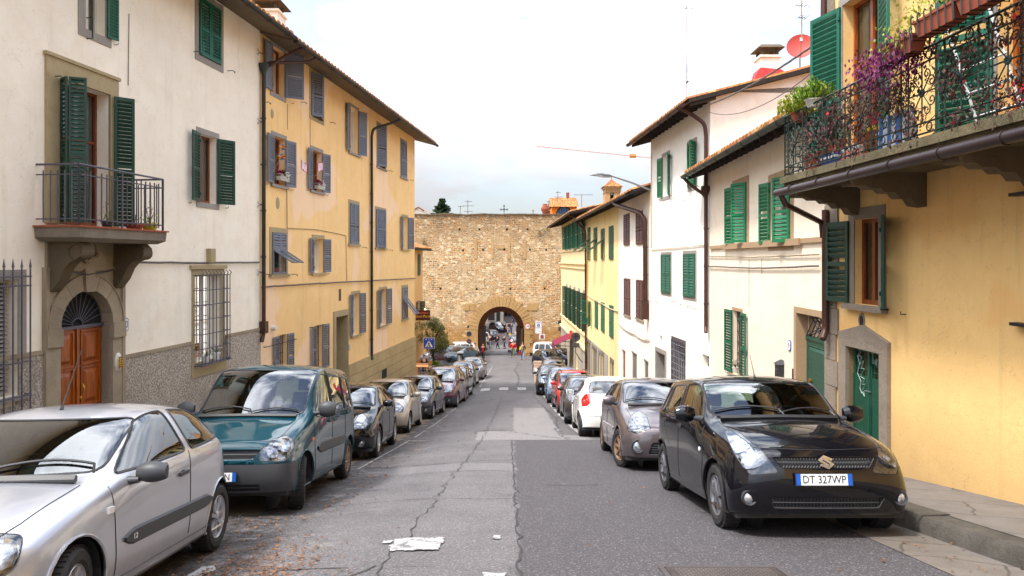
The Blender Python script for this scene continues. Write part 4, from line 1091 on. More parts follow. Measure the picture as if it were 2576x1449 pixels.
  if bars:
   bb=s.mb();k=max(2,int((b-a)/.14))
   for i in range(k+1):u=a+.04+(b-a-.08)*i/k;bb.tube([(u,-.1,c),(u,-.1,d)],.011,5)
   k2=max(2,int((d-c)/.28))
   for i in range(1,k2):z=c+(d-c)*i/k2;bb.tube([(a,-.1,z),(b,-.1,z)],.012,5)
   bb.build('grate',M['iron'],wo,40)
  if kind!='none' and shmat:
   wd=lw or((b-a)/2 if leaves==2 else(b-a));fl=flap if isinstance(flap,list)else[flap]*2
   for k in range(leaves):
    sgn=1 if k==0 else-1;ang=0 if kind=='shut' else angs[k]
    if ang is None:continue
    m2=s.mb();hu=a+.004 if k==0 else b-.004
    if ang>90:hu=a-ho if k==0 else b+ho
    leaf_mb(m2,s.W,hu,w0+(.032 if ang>90 else 0),c+.01,d-.01,wd-.008,sgn,ang,pitch,mid,flap=fl[k])
    if ang>90:
     q=hu-sgn*wd*.9;m2 .tube([(q,0,c-.06),(q,.07,c-.06),(q-sgn*.02,.08,c-.02)],.008,4)
    m2 .build('shutter',shmat,wo,20)
  return wo
def plaque(H,u,z,txt,w=.2,h=.26,wt=.02,tm=None,name='house_number'):
 mb=H.mb();c=.04
 def octo(w_,h_,y0,y1,m):
  p=[(-w_,-h_+c),(-w_+c,-h_),(w_-c,-h_),(w_,-h_+c),(w_,h_-c),(w_-c,h_),(-w_+c,h_),(-w_,h_-c)]
  mb.poly([(u+a,y1,z+b)for a,b in p],m)
  for i in range(8):a,b=p[i],p[(i+1)%8];mb.poly([(u+a[0],y0,z+a[1]),(u+b[0],y0,z+b[1]),(u+b[0],y1,z+b[1]),(u+a[0],y1,z+a[1])],m)
 octo(w/2,h/2,0,wt,1);octo(w/2-.012,h/2-.012,wt,wt+.003,0)
 o=mb.build(name,[M['white_s'],tm or M['blue_s']],H.root,20)
 ux=H.W.vec(1,0,0)*(1 if H.W.side<0 else-1)
 text(txt,h*.72,o,frame(H.W.P(u,wt+.005,z),ux,(0,0,1)),tm or M['black_s'],.001,sx=.8)
# ground, road, pavements
def strip(mb,xl,xr,d0,d1,st,lift,m=0,nx=1):
 n=max(1,int((d1-d0)/st));prev=None
 for i in range(n+1):
  D=d0+(d1-d0)*i/n;a,b=xl(D),xr(D)
  row=[mb.v((a+(b-a)*j/nx,D,(GL_(a+(b-a)*j/nx,D)if nx>3 else G(D))+lift))for j in range(nx+1)]
  if prev:
   for j in range(nx):mb.F.append([prev[j],prev[j+1],row[j+1],row[j]]);mb.M.append(m)
  prev=row
K=lambda v:(lambda D:v)
mb=MB();strip(mb,K(-700),K(700),-60,400,1,-.12,0,1);mb.poly([(-700,400,G(400)-.12),(700,400,G(400)-.12),(700,2500,G(400)-.2),(-700,2500,G(400)-.2)])
tag(mb.build('ground',M['ground']),kind='structure')
mb=MB();strip(mb,K(-13.5),K(9.5),-40,200,.5,0,0,46)
rr2=random.Random(11)
def crack(pts,w=.012,jit=.05,br=True):
 out=[]
 for(a,b)in zip(pts,pts[1:]):
  k=max(2,int(math.dist(a,b)/.13))
  for i in range(k):t=i/k;out.append((a[0]+(b[0]-a[0])*t+rr2 .gauss(0,jit*.5),a[1]+(b[1]-a[1])*t))
 out.append(pts[-1]);ws=[w*rr2 .uniform(.35,1.5)for _ in out]
 for(a,b,wa,wb_)in zip(out,out[1:],ws,ws[1:]):
  dx,dy=b[0]-a[0],b[1]-a[1];l=math.hypot(dx,dy)or 1;nx,ny=-dy/l,dx/l
  q=lambda p,s_:(p[0]+nx*s_,p[1]+ny*s_,GL_(p[0]+nx*s_,p[1])+.006)
  mb.poly([q(a,-wa),q(b,-wb_),q(b,wb_),q(a,wa)],1)
crack([(.06,4.2),(.05,7),(.03,10),(.0,13),(-.02,16.2)],.010,.035)
crack([(-1.05,4.6),(-1.0,5.6),(-.95,7.5),(-.93,9.6),(-.85,12),(-.72,16),(-.68,20),(-.6,25),(-.5,33)],.006,.06)
crack([(-1.0,10.9),(-.3,11.0),(.0,10.8)],.006);crack([(-3,8.4),(-1.4,8.5),(-.4,8.35),(.05,8.4)],.005)
crack([(-3.2,12.3),(-1.2,12.1),(.0,12.4)],.006);crack([(1.35,16.3),(1.25,19),(1.5,23),(1.3,28),(1.05,34)],.014,.1)
crack([(-.9,18.6),(-.2,18.9),(.5,17.6),(1.2,16.6)],.012,.1);crack([(-.95,17.8),(-1.0,18.4),(-.6,18.7)],.014)
crack([(-1.6,36.1),(.1,36.3),(1,36.2)],.012,.04);crack([(.3,40),(.5,47),(.2,54),(.6,62)],.02,.12)
crack([(-2.5,5.2),(-1.9,5.5),(-1.3,5.4)],.007);crack([(-1.05,5.4),(-1.35,4.9),(-1.6,4.4)],.007);crack([(.45,9.5),(.8,9.4),(1.2,9.5)],.008);crack([(1.9,7.6),(2.3,7.4)],.007)
road=mb.build('road',[M['asphalt'],M['crack']],smooth=30);tag(road,kind='structure')
mb=MB();kx=lambda D:3.86 if D>5.6 else 3.86+(5.6-D)*.1
strip(mb,lambda D:kx(D)+.28,K(6.6),-30,34,.5,.17,0,1)
sw=mb.build('pavement',M['paving'],smooth=30);tag(sw,kind='structure')
mb=MB();D=-20.
while D<34:
 ln=rnd.uniform(.8,1.5);o=rnd.uniform(-.02,.025);z=.17+rnd.uniform(-.008,.01);D1=D+ln-.02
 a0,a1=kx(D)+o,kx(D1)+o
 k=5;pr=None
 for i in range(k+1):
  d_=D+(D1-D)*i/k;xe=a0+(a1-a0)*i/k+rnd.uniform(-.015,.015);zt=G(d_)+z
  row=[mb.v(p)for p in((xe-.01,d_,G(d_)-.1),(xe-.004,d_,zt-.05),(xe+.03,d_,zt-.004),(xe+.30,d_,zt+.003),(xe+.30,d_,G(d_)-.1))]
  if pr:
   for j in range(4):mb.F.append([pr[j],pr[j+1],row[j+1],row[j]]);mb.M.append(0)
  else:mb.F.append(row);mb.M.append(0)
  pr=row
 mb.F.append(pr[::-1]);mb.M.append(0);D+=ln
tag(mb.build('kerb',M['kerb'],smooth=50),kind='structure')
mb=MB();strip(mb,K(3.27),lambda D:kx(D)+.01,-20,7.2,.4,.006);tag(mb.build('gutter_strip',M['gutterstone']),kind='structure')
mb=MB();strip(mb,K(-13),K(-4.85),-30,36.5,.5,.03,0,1)
n0=0;pr=None
for i in range(134):
 D=-30+i*.5;row=[mb.v((-4.85,D,G(D)-.25)),mb.v((-4.85,D,G(D)+.03))]
 if pr:mb.F.append([pr[0],pr[1],row[1],row[0]]);mb.M.append(0)
 pr=row
tag(mb.build('pavement',M['paving_l']),kind='structure')
def mark_poly(mb,pts,lift=.010):
 mb.poly([(x,D,GL_(x,D)+lift)for x,D in pts])
def ragged(x0,x1,d0,d1,n=26,j=.03):
 out=[];per=[]
 for(a,b)in(((x0,d0),(x1,d0)),((x1,d0),(x1,d1)),((x1,d1),(x0,d1)),((x0,d1),(x0,d0))):
  for i in range(n//4):t=i/(n//4);per.append((a[0]+(b[0]-a[0])*t+rr2 .uniform(-j,j),a[1]+(b[1]-a[1])*t+rr2 .uniform(-j,j)))
 return per
mb=MB()
for(a,b)in((-1.71,-1.23),(-.70,-.22),(.31,.77)):mark_poly(mb,ragged(a,b,36.9,38.6,16,.02))
mark_poly(mb,ragged(-1.07,-.62,5.83,6.28,64,.022));mark_poly(mb,ragged(-1.17,-1.08,6.14,6.24,12,.015))
mark_poly(mb,ragged(-.18,-.11,6.22,6.36,12,.01));mark_poly(mb,ragged(-.22,-.05,4.6,5.12,20,.02))
mark_poly(mb,ragged(-2.62,-2.48,5.35,5.75,16,.04))
def edge(x,d0,d1,w=.06):
 D=d0
 while D<d1:
  l=rr2 .uniform(.5,1.6)
  xa,xb=x(D),x(D+l)
  mark_poly(mb,[(xa-w+rr2 .uniform(-.012,.012),D),(xa+w+rr2 .uniform(-.012,.012),D),(xb+w+rr2 .uniform(-.012,.012),D+l),(xb-w+rr2 .uniform(-.012,.012),D+l)]);D+=l+(rr2 .uniform(.2,.9)if rr2 .random()<.4 else.02)
edge(lambda D:1.80-.012*(D-17),18,36.5,.075)
tag(mb.build('road_marking',M['roadpaint']),kind='structure')
mb=MB();edge(lambda D:-2.6+.022*(D-17),12,36,.022);edge(lambda D:-1.9+.01*(D-39),40,58,.04)
tag(mb.build('road_marking',M['faint']),kind='structure')
o=thing('manhole_cover','rectangular chequered iron manhole cover set in the dark asphalt at the foot of the photo','manhole cover',(1.55,5.22,G(5.22)))
mb=MB()
def zq(x,D,l):return(x,D,G(D)+l)
x0,x1,d0,d1=1.18,2.02,4.6,5.26
mb.poly([zq(x0,d0,.012),zq(x1,d0,.012),zq(x1,d1,.012),zq(x0,d1,.012)],0)
for i in range(26):
 for j in range(19):
  x=x0+.07+(x1-x0-.14)*i/25;D=d0+.05+(d1-d0-.10)*j/18;q=.010;d=.006 if(i+j)%2 else-.006
  mb.poly([zq(x-q,D-d-.003,.016),zq(x+q,D+d-.003,.016),zq(x+q,D+d+.004,.016),zq(x-q,D-d+.004,.016)],1)
mb.build('cover_plate',[M['castiron'],m_plain('worn_stud',srgb(150,142,134),.5,.3)],o)
mb=MB()
for q in((x0-.05,d0-.05,x1+.05,d0-.008),(x0-.05,d1+.008,x1+.05,d1+.05),(x0-.05,d0-.008,x0-.008,d1+.008),(x1+.008,d0-.008,x1+.05,d1+.008)):
 mb.poly([zq(q[0],q[1],.011),zq(q[2],q[1],.011),zq(q[2],q[3],.011),zq(q[0],q[3],.011)])
mb.build('cover_frame',m_plain('frame_concrete',srgb(78,72,72),.9),o)
mb=MB();rl=random.Random(5)
def leafq(x,D,s,g=0):
 a=rl.uniform(0,6.28);cx,sy=math.cos(a),math.sin(a);z=GL_(x,D)+.010+rl.uniform(0,.015);t=rl.uniform(-.02,.03)*s/.05
 P4=[(-1,0,0),(-.2,.55,t),(1,0,0),(-.2,-.55,t*.6)]
 mb.poly([(x+(p*cx-q*sy)*s,D+(p*sy+q*cx)*s,z+abs(h))for p,q,h in P4],rl.choice((0,0,0,1,1,2)))
for _ in range(1500):
 D=3.6+rl.random()**1.6*26;c=rl.choice((-2.0,-2.35,-2.9))
 cl=noise.noise(Vector((D*.9,c*2,0)))
 if cl<-.12 and rl.random()<.8:continue
 leafq(c-.2+rl.gauss(0,.22),D,rl.uniform(.01,.034))
for _ in range(1100):
 D=rl.gauss(5.5,.55);leafq(-2.05+rl.gauss(0,.3)-(D-5.5)*.12,D,rl.uniform(.007,.021))
for _ in range(60):leafq(rl.uniform(-1.4,3.2),rl.uniform(5,26),rl.uniform(.012,.03))
for _ in range(60):leafq(rl.uniform(3.3,3.9),rl.uniform(4,7),rl.uniform(.008,.02))
tag(mb.build('fallen_leaves',[m_plain('leaf_rust',srgb(112,76,50),.8,var=.5),m_plain('leaf_brown',srgb(96,60,36),.8,var=.5),m_plain('leaf_ochre',srgb(150,104,52),.8,var=.4)],smooth=0),kind='stuff')
# left side of the street
WL=Wall(-9.4,.1176,-1)
uSplit=WL.u(654);uEnd=WL.u(1043)
H1=House('cream_house','cream plastered house with arched wooden door and iron balcony on the left',WL,WL.uD(-9),uSplit,-4.2,8.0,M['cream'],9)
r=WL.rect
H1 .window((WL.u(212),WL.u(264),5.75,7.6),'open',None,M['green'],M['surround'],.16,False,(None,172),curtain=True)
H1 .window(r(499,553,8,151),'shut',None,M['green'],M['surround'],.15,False,pitch=.075)
op=r(146,273,217,567)
H1 .window(op,'none',None,None,M['pietra'],.0,False,frame_m=M['wood_red'],deep=.3,curtain=True,sash=True)
wb=[o for o in H1 .root.children if o.name.startswith('window')][-1];wb['label']='tall balcony door with folded green shutters'
mb=H1 .mb();a,b,c,d=op;e=.30
mb.box((a-e,0,c),(a,.05,d+.32));mb.box((b,0,c),(b+e*.75,.05,d+.32));mb.box((a,0,d),(b,.05,d+.32));mb.box((a-e-.03,0,d+.32),(b+e*.75+.03,.08,d+.38))
mb.build('door_surround',M['surround_y'],H1 .root,20)
for(hu,sg,angs_)in((a+.02,1,(78,38)),(b-.0,-1,(150,175))):
 wd=(b-a)*.33;m2=H1 .mb()
 if sg>0:
  wd=.27;leaf_mb(m2,WL,hu,.06,c+.02,d-.02,wd,1,122,.075,True)
  u2,w2=hu+math.cos(R(122))*wd+.03,.06+math.sin(R(122))*wd
  leaf_mb(m2,WL,u2,w2,c+.02,d-.02,wd,1,62,.075,True)
 else:
  leaf_mb(m2,WL,hu+.03,.10,c+.02,d-.02,.36,-1,140,.075,True)
 m2 .build('shutter',M['green_dk'],wb,20)
H1 .window(r(501,543,341,511),'open',None,M['green_dk'],M['surround'],.13,False,(168,150),frame_m=M['wood_red'],curtain=True,pitch=.07,lw=.47)
op=r(-80,44,705,1008,0);H1 .window(op,'none',None,None,M['surround'],.16,True,frame_m=M['whitepaint'],curtain=False)
wd_=[o for o in H1 .root.children if o.name.startswith('window')][-1]
mb=H1 .mb();a,b,c,d=op;k=6
for i in range(k+1):
 u=a-.05+(b-a+.13)*i/k;mb.tube([(u,.16,c-.25),(u,.16,d+.22)],.013,6);mb.tube([(u,.16,d+.2),(u,.16,d+.34)],[.022,.002],6)
for z in(c+.0,c+.55,d-.1,d+.05):mb.tube([(a-.2,.16,z),(b+.1,.16,z)],.014,5)
for u in(a-.2,b+.1):
 for z in(c+.0,d+.05):mb.tube([(u,.16,z),(u,0,z)],.014,5)
mb.build('grate',M['iron_lt'],wd_)
m2=H1 .mb();k=26
for i in range(k):z=c+.05+(d-c-.1)*i/k;m2 .hexa([(a+.06,-.12,z),(b-.06,-.12,z),(b-.06,-.10,z),(a+.06,-.10,z),(a+.06,-.15,z+.04),(b-.06,-.15,z+.04),(b-.06,-.13,z+.04),(a+.06,-.13,z+.04)])
m2 .build('roller_blind',M['surround'],wd_)
op=r(489,556,690,905,523);H1 .window(op,'none',None,None,M['surround_y'],.12,False,curtain=True,deep=.2)
wd_=[o for o in H1 .root.children if o.name.startswith('window')][-1];wd_['label']='window behind a projecting iron cage with white flowers'
a,b,c,d=op;mb=H1 .mb();mb.box((a-.17,0,c-.34),(b+.17,.05,c-.005));mb.build('window_apron',M['surround_y'],wd_,20);mb=H1 .mb();mb.box((a-.2,0,d+.13),(b+.2,.06,d+.22));mb.build('lintel',M['surround_y'],wd_,20)
mb=H1 .mb();pr_=.22;k=8
for i in range(k+1):
 u=a-.04+(b-a+.08)*i/k;mb.tube([(u,pr_,c-.05),(u,pr_,d-.02),(u,pr_+.04,d+.04),(u,pr_-.02,d+.10)],.011,5)
for i in range(7):
 z=c-.02+(d-c)*i/6;mb.tube([(a-.06,0,z),(a-.06,pr_,z),(b+.06,pr_,z),(b+.06,0,z)],.011,5)
for i in range(3):mb.tube([(a-.05,.04+.07*i,c-.04),(b+.05,.04+.07*i,c-.04)],.010,4)
for z in(c-.04,):mb.tube([(a-.08,0,z-.02),(a-.08,pr_+.02,z-.02),(b+.08,pr_+.02,z-.02),(b+.08,0,z-.02)],.016,5)
for u in(a-.05,b+.05):
 for w in(.07,.15):mb.tube([(u,w,c),(u,w,d)],.009,4)
mb.build('grate',M['iron_lt'],wd_)
ua,ub=WL.u(144),WL.u(276);um=(ua+ub)/2;Dm=um/WL.k;rad=(ub-ua)/2
zsp=pZ(730,Dm)-rad;zt=zsp+rad;zbot=G(Dm)+.13
H1 .ops.append((ua,ub,zbot,zt+.0));
dr=MB(WL.P);n=20
def arcp(rr_,k):t=math.pi*k/n;return(um-math.cos(t)*rr_,zsp+math.sin(t)*rr_)
ss=MB(WL.P);so=rad+.30;zto=zsp+so+.06
for q in(-1,1):ss.box((um+q*rad if q>0 else um-so,-.0,zbot),(um+so if q>0 else um-rad,.07,zsp-.0),0)
for q in(-1,1):ss.box((um+q*rad-.02 if q>0 else um-so-.03,-.0,zsp-.30),(um+so+.03 if q>0 else um-rad+.02,.11,zsp+.0),0)
for k in range(n):
 (x0_,z0_),(x1_,z1_)=arcp(rad,k),arcp(rad,k+1);(X0,Z0),(X1,Z1)=arcp(rad+.30,k),arcp(rad+.30,k+1)
 j=.012 if k%3==0 else 0
 ss.hexa([(x0_+j,-.3,z0_),(x1_,-.3,z1_),(X1,-.3,Z1),(X0+j,-.3,Z0),(x0_+j,.075,z0_),(x1_,.075,z1_),(X1,.075,Z1),(X0+j,.075,Z0)])
 (Y0,W0),(Y1,W1)=arcp(rad+.28,k),arcp(rad+.28,k+1)
 ss.hexa([(X0,0,Z0),(X1,0,Z1),(Y1,0,W1),(Y0,0,W0),(X0,.095,Z0),(X1,.095,Z1),(Y1,.095,W1),(Y0,.095,W0)])
 def clampout(p):
  dx,dz=p[0]-um,p[1]-zsp;f=min(so/max(abs(dx),1e-6),(zto-zsp)/max(abs(dz),1e-6));return(um+dx*f,zsp+dz*f)
 A0,A1=clampout((Y0,W0)),clampout((Y1,W1))
 if k*2<n<=(k+1)*2 or True:ss.hexa([(Y0,0,W0),(Y1,0,W1),(A1[0],0,A1[1]),(A0[0],0,A0[1]),(Y0,.05,W0),(Y1,.05,W1),(A1[0],.05,A1[1]),(A0[0],.05,A0[1])])
kz=zsp+rad;ss.hexa([(um-.10,-.1,kz-.03),(um+.10,-.1,kz-.03),(um+.13,-.1,kz+.40),(um-.13,-.1,kz+.40),(um-.10,.12,kz-.03),(um+.10,.12,kz-.03),(um+.13,.12,kz+.40),(um-.13,.12,kz+.40)])
for q in(-1,1):ss.box((um+q*so-.04,0,zbot),(um+q*so+.04,.085,zto))
ss.box((um-so-.04,0,zto),(um+so+.04,.085,zto+.07));ss.box((um-so+.02,0,zto+.07),(um+so-.02,.05,zto+.72))
for q in(-1,1):
 ss.box((um+q*rad-.0 if q>0 else um-rad-.002,-.35,zbot),(um+rad+.002 if q>0 else um-rad,0,zsp))
for i in range(24):
 a_=2*math.pi*i/24;b_=2*math.pi*(i+1)/24
 f=lambda t:(um+math.sin(t)*(.20+.05*math.cos(3*t)),zto+.40+math.cos(t)*(.22+.03*math.sin(4*t)))
 ss.tube([(f(a_)[0],.10,f(a_)[1]),(f(b_)[0],.10,f(b_)[1])],.035,5)
ss.obox((um,.07,zto+.40),(0,0,0),(0,0,0),(0,0,0))if False else None
ss.lathe([(.20,.05),(.16,.09),(.001,.12)],(um,0,zto+.40),'y',14)
so_=ss.build('door_surround',M['pietra'],H1 .root,30)
dd=-.17;leaf=MB(WL.P)
for(x0_,x1_)in((ua,um-.006),(um+.006,ub)):
 leaf.box((x0_,dd-.05,zbot),(x1_,dd,zsp-.06))
 lw_=x1_-x0_;hh=zsp-.06-zbot;zz=zbot+.12
 for(f0,f1)in((.03,.33),(.37,.67),(.71,.97)):
  p0,p1=zbot+hh*f0,zbot+hh*f1;xa,xb=x0_+lw_*.17,x1_-lw_*.17
  for q in((xa-.03,p0-.03,xb+.03,p0),(xa-.03,p1,xb+.03,p1+.03),(xa-.03,p0,xa,p1),(xb,p0,xb+.03,p1)):leaf.box((q[0],dd,q[1]),(q[2],dd+.03,q[3]))
  leaf.hexa([(xa+.03,dd,p0+.03),(xb-.03,dd,p0+.03),(xb-.03,dd,p1-.03),(xa+.03,dd,p1-.03),(xa+.10,dd+.035,p0+.10),(xb-.10,dd+.035,p0+.10),(xb-.10,dd+.035,p1-.10),(xa+.10,dd+.035,p1-.10)])
leaf.box((um-.03,dd,zbot),(um+.03,dd+.04,zsp-.06))
lo_=leaf.build('door',M['wood_orange'],H1 .root,20);lo_['label']='arched double door of orange varnished panels'
kb=MB(WL.P);kb.tube([(um+.07,dd+.05+.05*math.sin(t*.5),zbot+1.15+.09*math.cos(t*.5))for t in range(0,7)],.014,6);kb.lathe([(.03,0),(.028,.04),(.001,.045)],(um+.07,dd,zbot+.98),'y',10)
kb.build('handle',m_plain('brass',srgb(200,160,70),.3,.9),lo_)
fl=MB(WL.P);fl.poly([(um-math.cos(math.pi*k/n)*rad,dd-.02,zsp+math.sin(math.pi*k/n)*rad)for k in range(n+1)],1)
fl.box((ua,dd-.02,zsp-.06),(ub,dd+.04,zsp),0)
for k in range(1,14):
 t=math.pi*k/14;fl.tube([(um-math.cos(t)*.13,dd+.02,zsp+math.sin(t)*.13),(um-math.cos(t-.06)*(rad-.02),dd+.02,zsp+math.sin(t-.06)*(rad-.02))],.009,5,0);
for rr_ in(.13,rad-.02):fl.tube([(um-math.cos(math.pi*k/16)*rr_,dd+.02,zsp+math.sin(math.pi*k/16)*rr_)for k in range(17)],.011,5,0)
fl.build('fanlight',[M['iron_lt'],M['dark']],lo_)
plaque(H1,WL.u(313),WL.z(313,817),'10',.20,.27,tm=m_plain('house_number_blue',srgb(40,40,120),.5))
cr_=MB(WL.P);uc,zc_=WL.u(289),WL.z(289,911)
cr_.lathe([(.001,.115),(.10,.11),(.15,.09),(.165,.07)],(uc,0,zc_),'y',20,0,sc=(.62,1.15));cr_.lathe([(.001,.125),(.11,.12)],(uc,0,zc_),'y',16,1,sc=(.6,1.15))
for i in range(5):
 for j in range(2):cr_.box((uc-.045+.06*j,.125,zc_-.10+.045*i),(uc-.02+.06*j,.135,zc_-.075+.045*i),2)
cr_.build('coat_of_arms',[M['whitepaint'],m_plain('arms_yellow',srgb(226,176,40),.5),m_plain('arms_brown',srgb(110,60,20),.6)],H1 .root)
Db=WL.D(205);zf=pZ(567,Db)+.0
b0,b1=WL.u(96),WL.u(300);
bu0,bu1=WL.uD(11.49),WL.uD(13.82);bw=.84;zb_=CZ+.56
bal=MB(WL.P);pts=[(bu0,0),(bu0+.0,.62),(bu0+.34,bw),(bu1-.0,bw),(bu1,0)]
pts=[(bu0,0),(bu0,bw),(bu1,bw),(bu1,0)]
def slab(mb,P_,z0,z1,g,m=0):
 c=[(sum(p[0]for p in P_)/len(P_)),0]
 low=[(c[0]+(p[0]-c[0])*g,p[1]*g)for p in P_]
 n_=len(P_);mb.poly([(x,w,z1)for x,w in P_],m);mb.poly([(x,w,z0)for x,w in low],m)
 for i in range(n_):j=(i+1)%n_;mb.poly([(low[i][0],low[i][1],z0),(low[j][0],low[j][1],z0),(P_[j][0],P_[j][1],z1),(P_[i][0],P_[i][1],z1)],m)
slab(bal,pts,zb_-.17,zb_,.985);slab(bal,pts,zb_-.24,zb_-.17,.88);slab(bal,[(x+(.03 if x>um else-.03),w+(.03 if w>0 else 0))for x,w in pts],zb_,zb_+.03,1,1)
balo=bal.build('balcony',[M['concrete'],M['terracotta']],H1 .root,20);balo['label']='stone balcony on scrolled brackets'
for q in(-1,1):
 bk=MB(WL.P);cu=(bu0+bu1)/2+q*.80
 prof=[(0,-.27),(.60,-.27),(.70,-.36),(.68,-.50),(.56,-.58),(.45,-.62),(.34,-.74),(.24,-.95),(.10,-1.12),(0,-1.16)]
 for s_ in(-.12,.12):bk.poly([(cu+s_,w,zb_+.03+z)for w,z in prof])
 for(w0,z0_),(w1,z1_)in zip(prof,prof[1:]):bk.poly([(cu-.12,w0,zb_+.03+z0_),(cu+.12,w0,zb_+.03+z0_),(cu+.12,w1,zb_+.03+z1_),(cu-.12,w1,zb_+.03+z1_)])
 bk.lathe([(.13,-.14),(.13,.14)],(cu,.57,zb_-.42),'x',14);bk.build('bracket',M['pietra_dk'],balo,30)
rl_=MB(WL.P);hr=1.06;m_=.05
c0,c1=(bu0+m_,bw-m_),(bu1-m_,bw-m_)
path=[(bu0+m_,0),c0,c1,(bu1-m_,0)]
for z in(zb_+hr,):rl_.tube([(x,w,z)for x,w in path],.020,6)
for z in(zb_+hr-.17,zb_+.14):rl_.tube([(x,w,z)for x,w in path],.012,5)
for(p,q)in zip(path,path[1:]):
 L_=math.dist(p,q);k=int(round(L_/.135))
 for i in range(k+1):
  x,w=p[0]+(q[0]-p[0])*i/k,p[1]+(q[1]-p[1])*i/k
  if w<.05:continue
  main=i in(0,k)or(p==c0 and i==k//2)
  rl_.tube([(x,w,zb_+(.0 if main else.08)),(x,w,zb_+(hr if main else hr-.10))],.022 if main else.013,5)
rl_.build('railing',M['iron_lt'],balo)
mb=H1 .mb();u,z=WL.u(525),WL.z(525,642);mb.box((u-.11,0,z-.18),(u+.11,.12,z+.16));mb.build('stone_corbel',M['surround_y'],H1 .root)
def hooks(H,L_,mat,f):
 for(px,py)in L_:
  u,z=H.W.u(px),H.W.z(px,py);mb=H.mb();mb.tube(f(u,z),.010,4);mb.build('wall_hook',mat,H.root)
H1 .cable([(WL.u(300),.06,WL.z(300,668)),(WL.u(330),.05,WL.z(330,660)),(WL.u(480),.04,WL.z(480,661)),(WL.u(648),.05,WL.z(648,660))],.022)
H1 .cable([(WL.u(120),.10,WL.z(120,668)),(WL.u(205),.12,WL.z(205,690)),(WL.u(300),.08,WL.z(300,670)),(WL.u(308),.07,WL.z(308,690)),(WL.u(306),.05,WL.z(306,738))],.018,sag=.02)
H1 .cable([(WL.u(323),.015,WL.z(323,35)),(WL.u(321),.015,WL.z(321,215))],.008)
mb=H1 .mb();u,z0_,z1_=WL.u(218),WL.z(218,97),WL.z(218,45);mb.tube([(u,0,z0_),(u,.12,z0_),(u,.12,z1_),(u,.0,z1_)],.014,5)
mb.build('wall_bracket',M['green_dk'],H1 .root)
hooks(H1,((487,130),(572,178),(133,192)),M['green_dk'],lambda u,z:[(u,0,z),(u,.16,z),(u+.05,.18,z-.05),(u+.08,.16,z)])
zpl=-.52;pl_=MB(WL.P);nz=(ua-.42,ub+.42)
sheet(pl_,H1 .u0,um-so-.04,-4.2,-.15,H1 .ops+[(WL.u(-60),WL.u(40),-.9,9)],.03,0);sheet(pl_,um+so+.04,uSplit-.02,-4.2,zpl,[(op[0]-.17,op[1]+.17,op[2]-.34,9)],.03,0)
for(a_,b_,z_)in((H1 .u0,um-so-.04,-.15),(um+so+.04,op[0]-.17,zpl),(op[1]+.17,uSplit-.02,zpl)):pl_.box((a_,0,z_),(b_,.045,z_+.07),1)
pl_.build('plinth',[M['roughcast'],M['pietra']],H1 .root,20)
H1 .build_wall()
H1 .roof(.95,7.68,.28,.0,0.0,emat=M['soffit'],rafters=False);H1 .gutter(M['gutter_dk'],0,0)
def pot(name,label,pos,r_,h,mat,leafm,kind='bush',n=60,cat='flower pot',spread=None,hh=None,fl_m=None,group=None,oval=(1,1)):
 o=thing(name,label,cat,pos,group);mb=MB();p=Vector(pos)
 mb.lathe([(.001,0),(r_*.7,0),(r_,h*.85),(r_*1.08,h*.85),(r_*1.08,h),(r_*.92,h),(r_*.9,h*.8),(.001,h*.8)],p,'z',16,sc=oval);mb.build('pot',mat,o)
 lf=MB();sp=spread or r_*1.5;hh=hh or r_*2.5;rl3=random.Random(hash(name+label)%1000 if False else int(pos[0]*100+pos[2]*1000)&1023)
 for i in range(n):
  a=rl3 .uniform(0,6.28);t=rl3 .random()**.6;q=p+Vector((math.cos(a)*sp*t*oval[0],math.sin(a)*sp*t*oval[1],h+rl3 .random()*hh*(1.1-t*.6)))
  nn=Vector((rl3 .gauss(0,1),rl3 .gauss(0,1),rl3 .gauss(.6,.6))).normalized();x=nn.cross(Vector((0,0,1))).normalized();y=nn.cross(x);s_=rl3 .uniform(.4,1)*max(.02,sp*.17)
  flw=fl_m is not None and t>.25 and q.z>p.z+h+hh*.4 and rl3 .random()<.6
  lf.poly([q-x*s_*.5,q-y*s_,q+x*s_*.5,q+y*s_],1 if flw else 0)
  if i%6==0:lf.tube([p+Vector((0,0,h*.8)),p+Vector(((q-p).x*.5,(q-p).y*.5,h+hh*.3)),q],.004,4,0)
 lf.build('plant',[leafm]+([fl_m]if fl_m else[]),o,0);return o
M['leaf_g']=m_leaf('fresh_green_leaf',srgb(92,132,30),srgb(52,90,26),srgb(160,170,50))
M['leaf_d']=m_leaf('dark_green_leaf',srgb(40,76,30),srgb(24,48,22),srgb(80,110,40))
M['leaf_p']=m_leaf('purple_leaf',srgb(110,30,84),srgb(60,16,50),srgb(150,50,110))
M['leaf_r']=m_leaf('dark_red_vine_leaf',srgb(74,44,44),srgb(46,46,30),srgb(104,50,50))
M['leaf_y']=m_leaf('yellow_green_leaf',srgb(150,160,40),srgb(96,122,34),srgb(190,170,60))
M['petal_w']=m_leaf('white_petal',(.8,.8,.76),(.7,.7,.64));M['petal_m']=m_leaf('magenta_petal',srgb(190,20,100),srgb(150,10,70));M['petal_p']=m_leaf('pink_petal',srgb(230,150,190),srgb(200,100,150))
zt_=zb_+.035
pot('flower_pot','yellow bowl with a leafy green plant on the iron balcony',WL.P(bu1-.22,.62,zt_),.15,.14,m_plain('yellow_glaze',srgb(196,186,40),.35),M['leaf_y'],n=90,spread=.16,hh=.42)
pot('flower_pot','wide pale terracotta bowl beside the yellow bowl on the balcony',WL.P(bu1-.72,.66,zt_),.17,.09,M['terracotta'],M['leaf_d'],n=40,spread=.14,hh=.25)
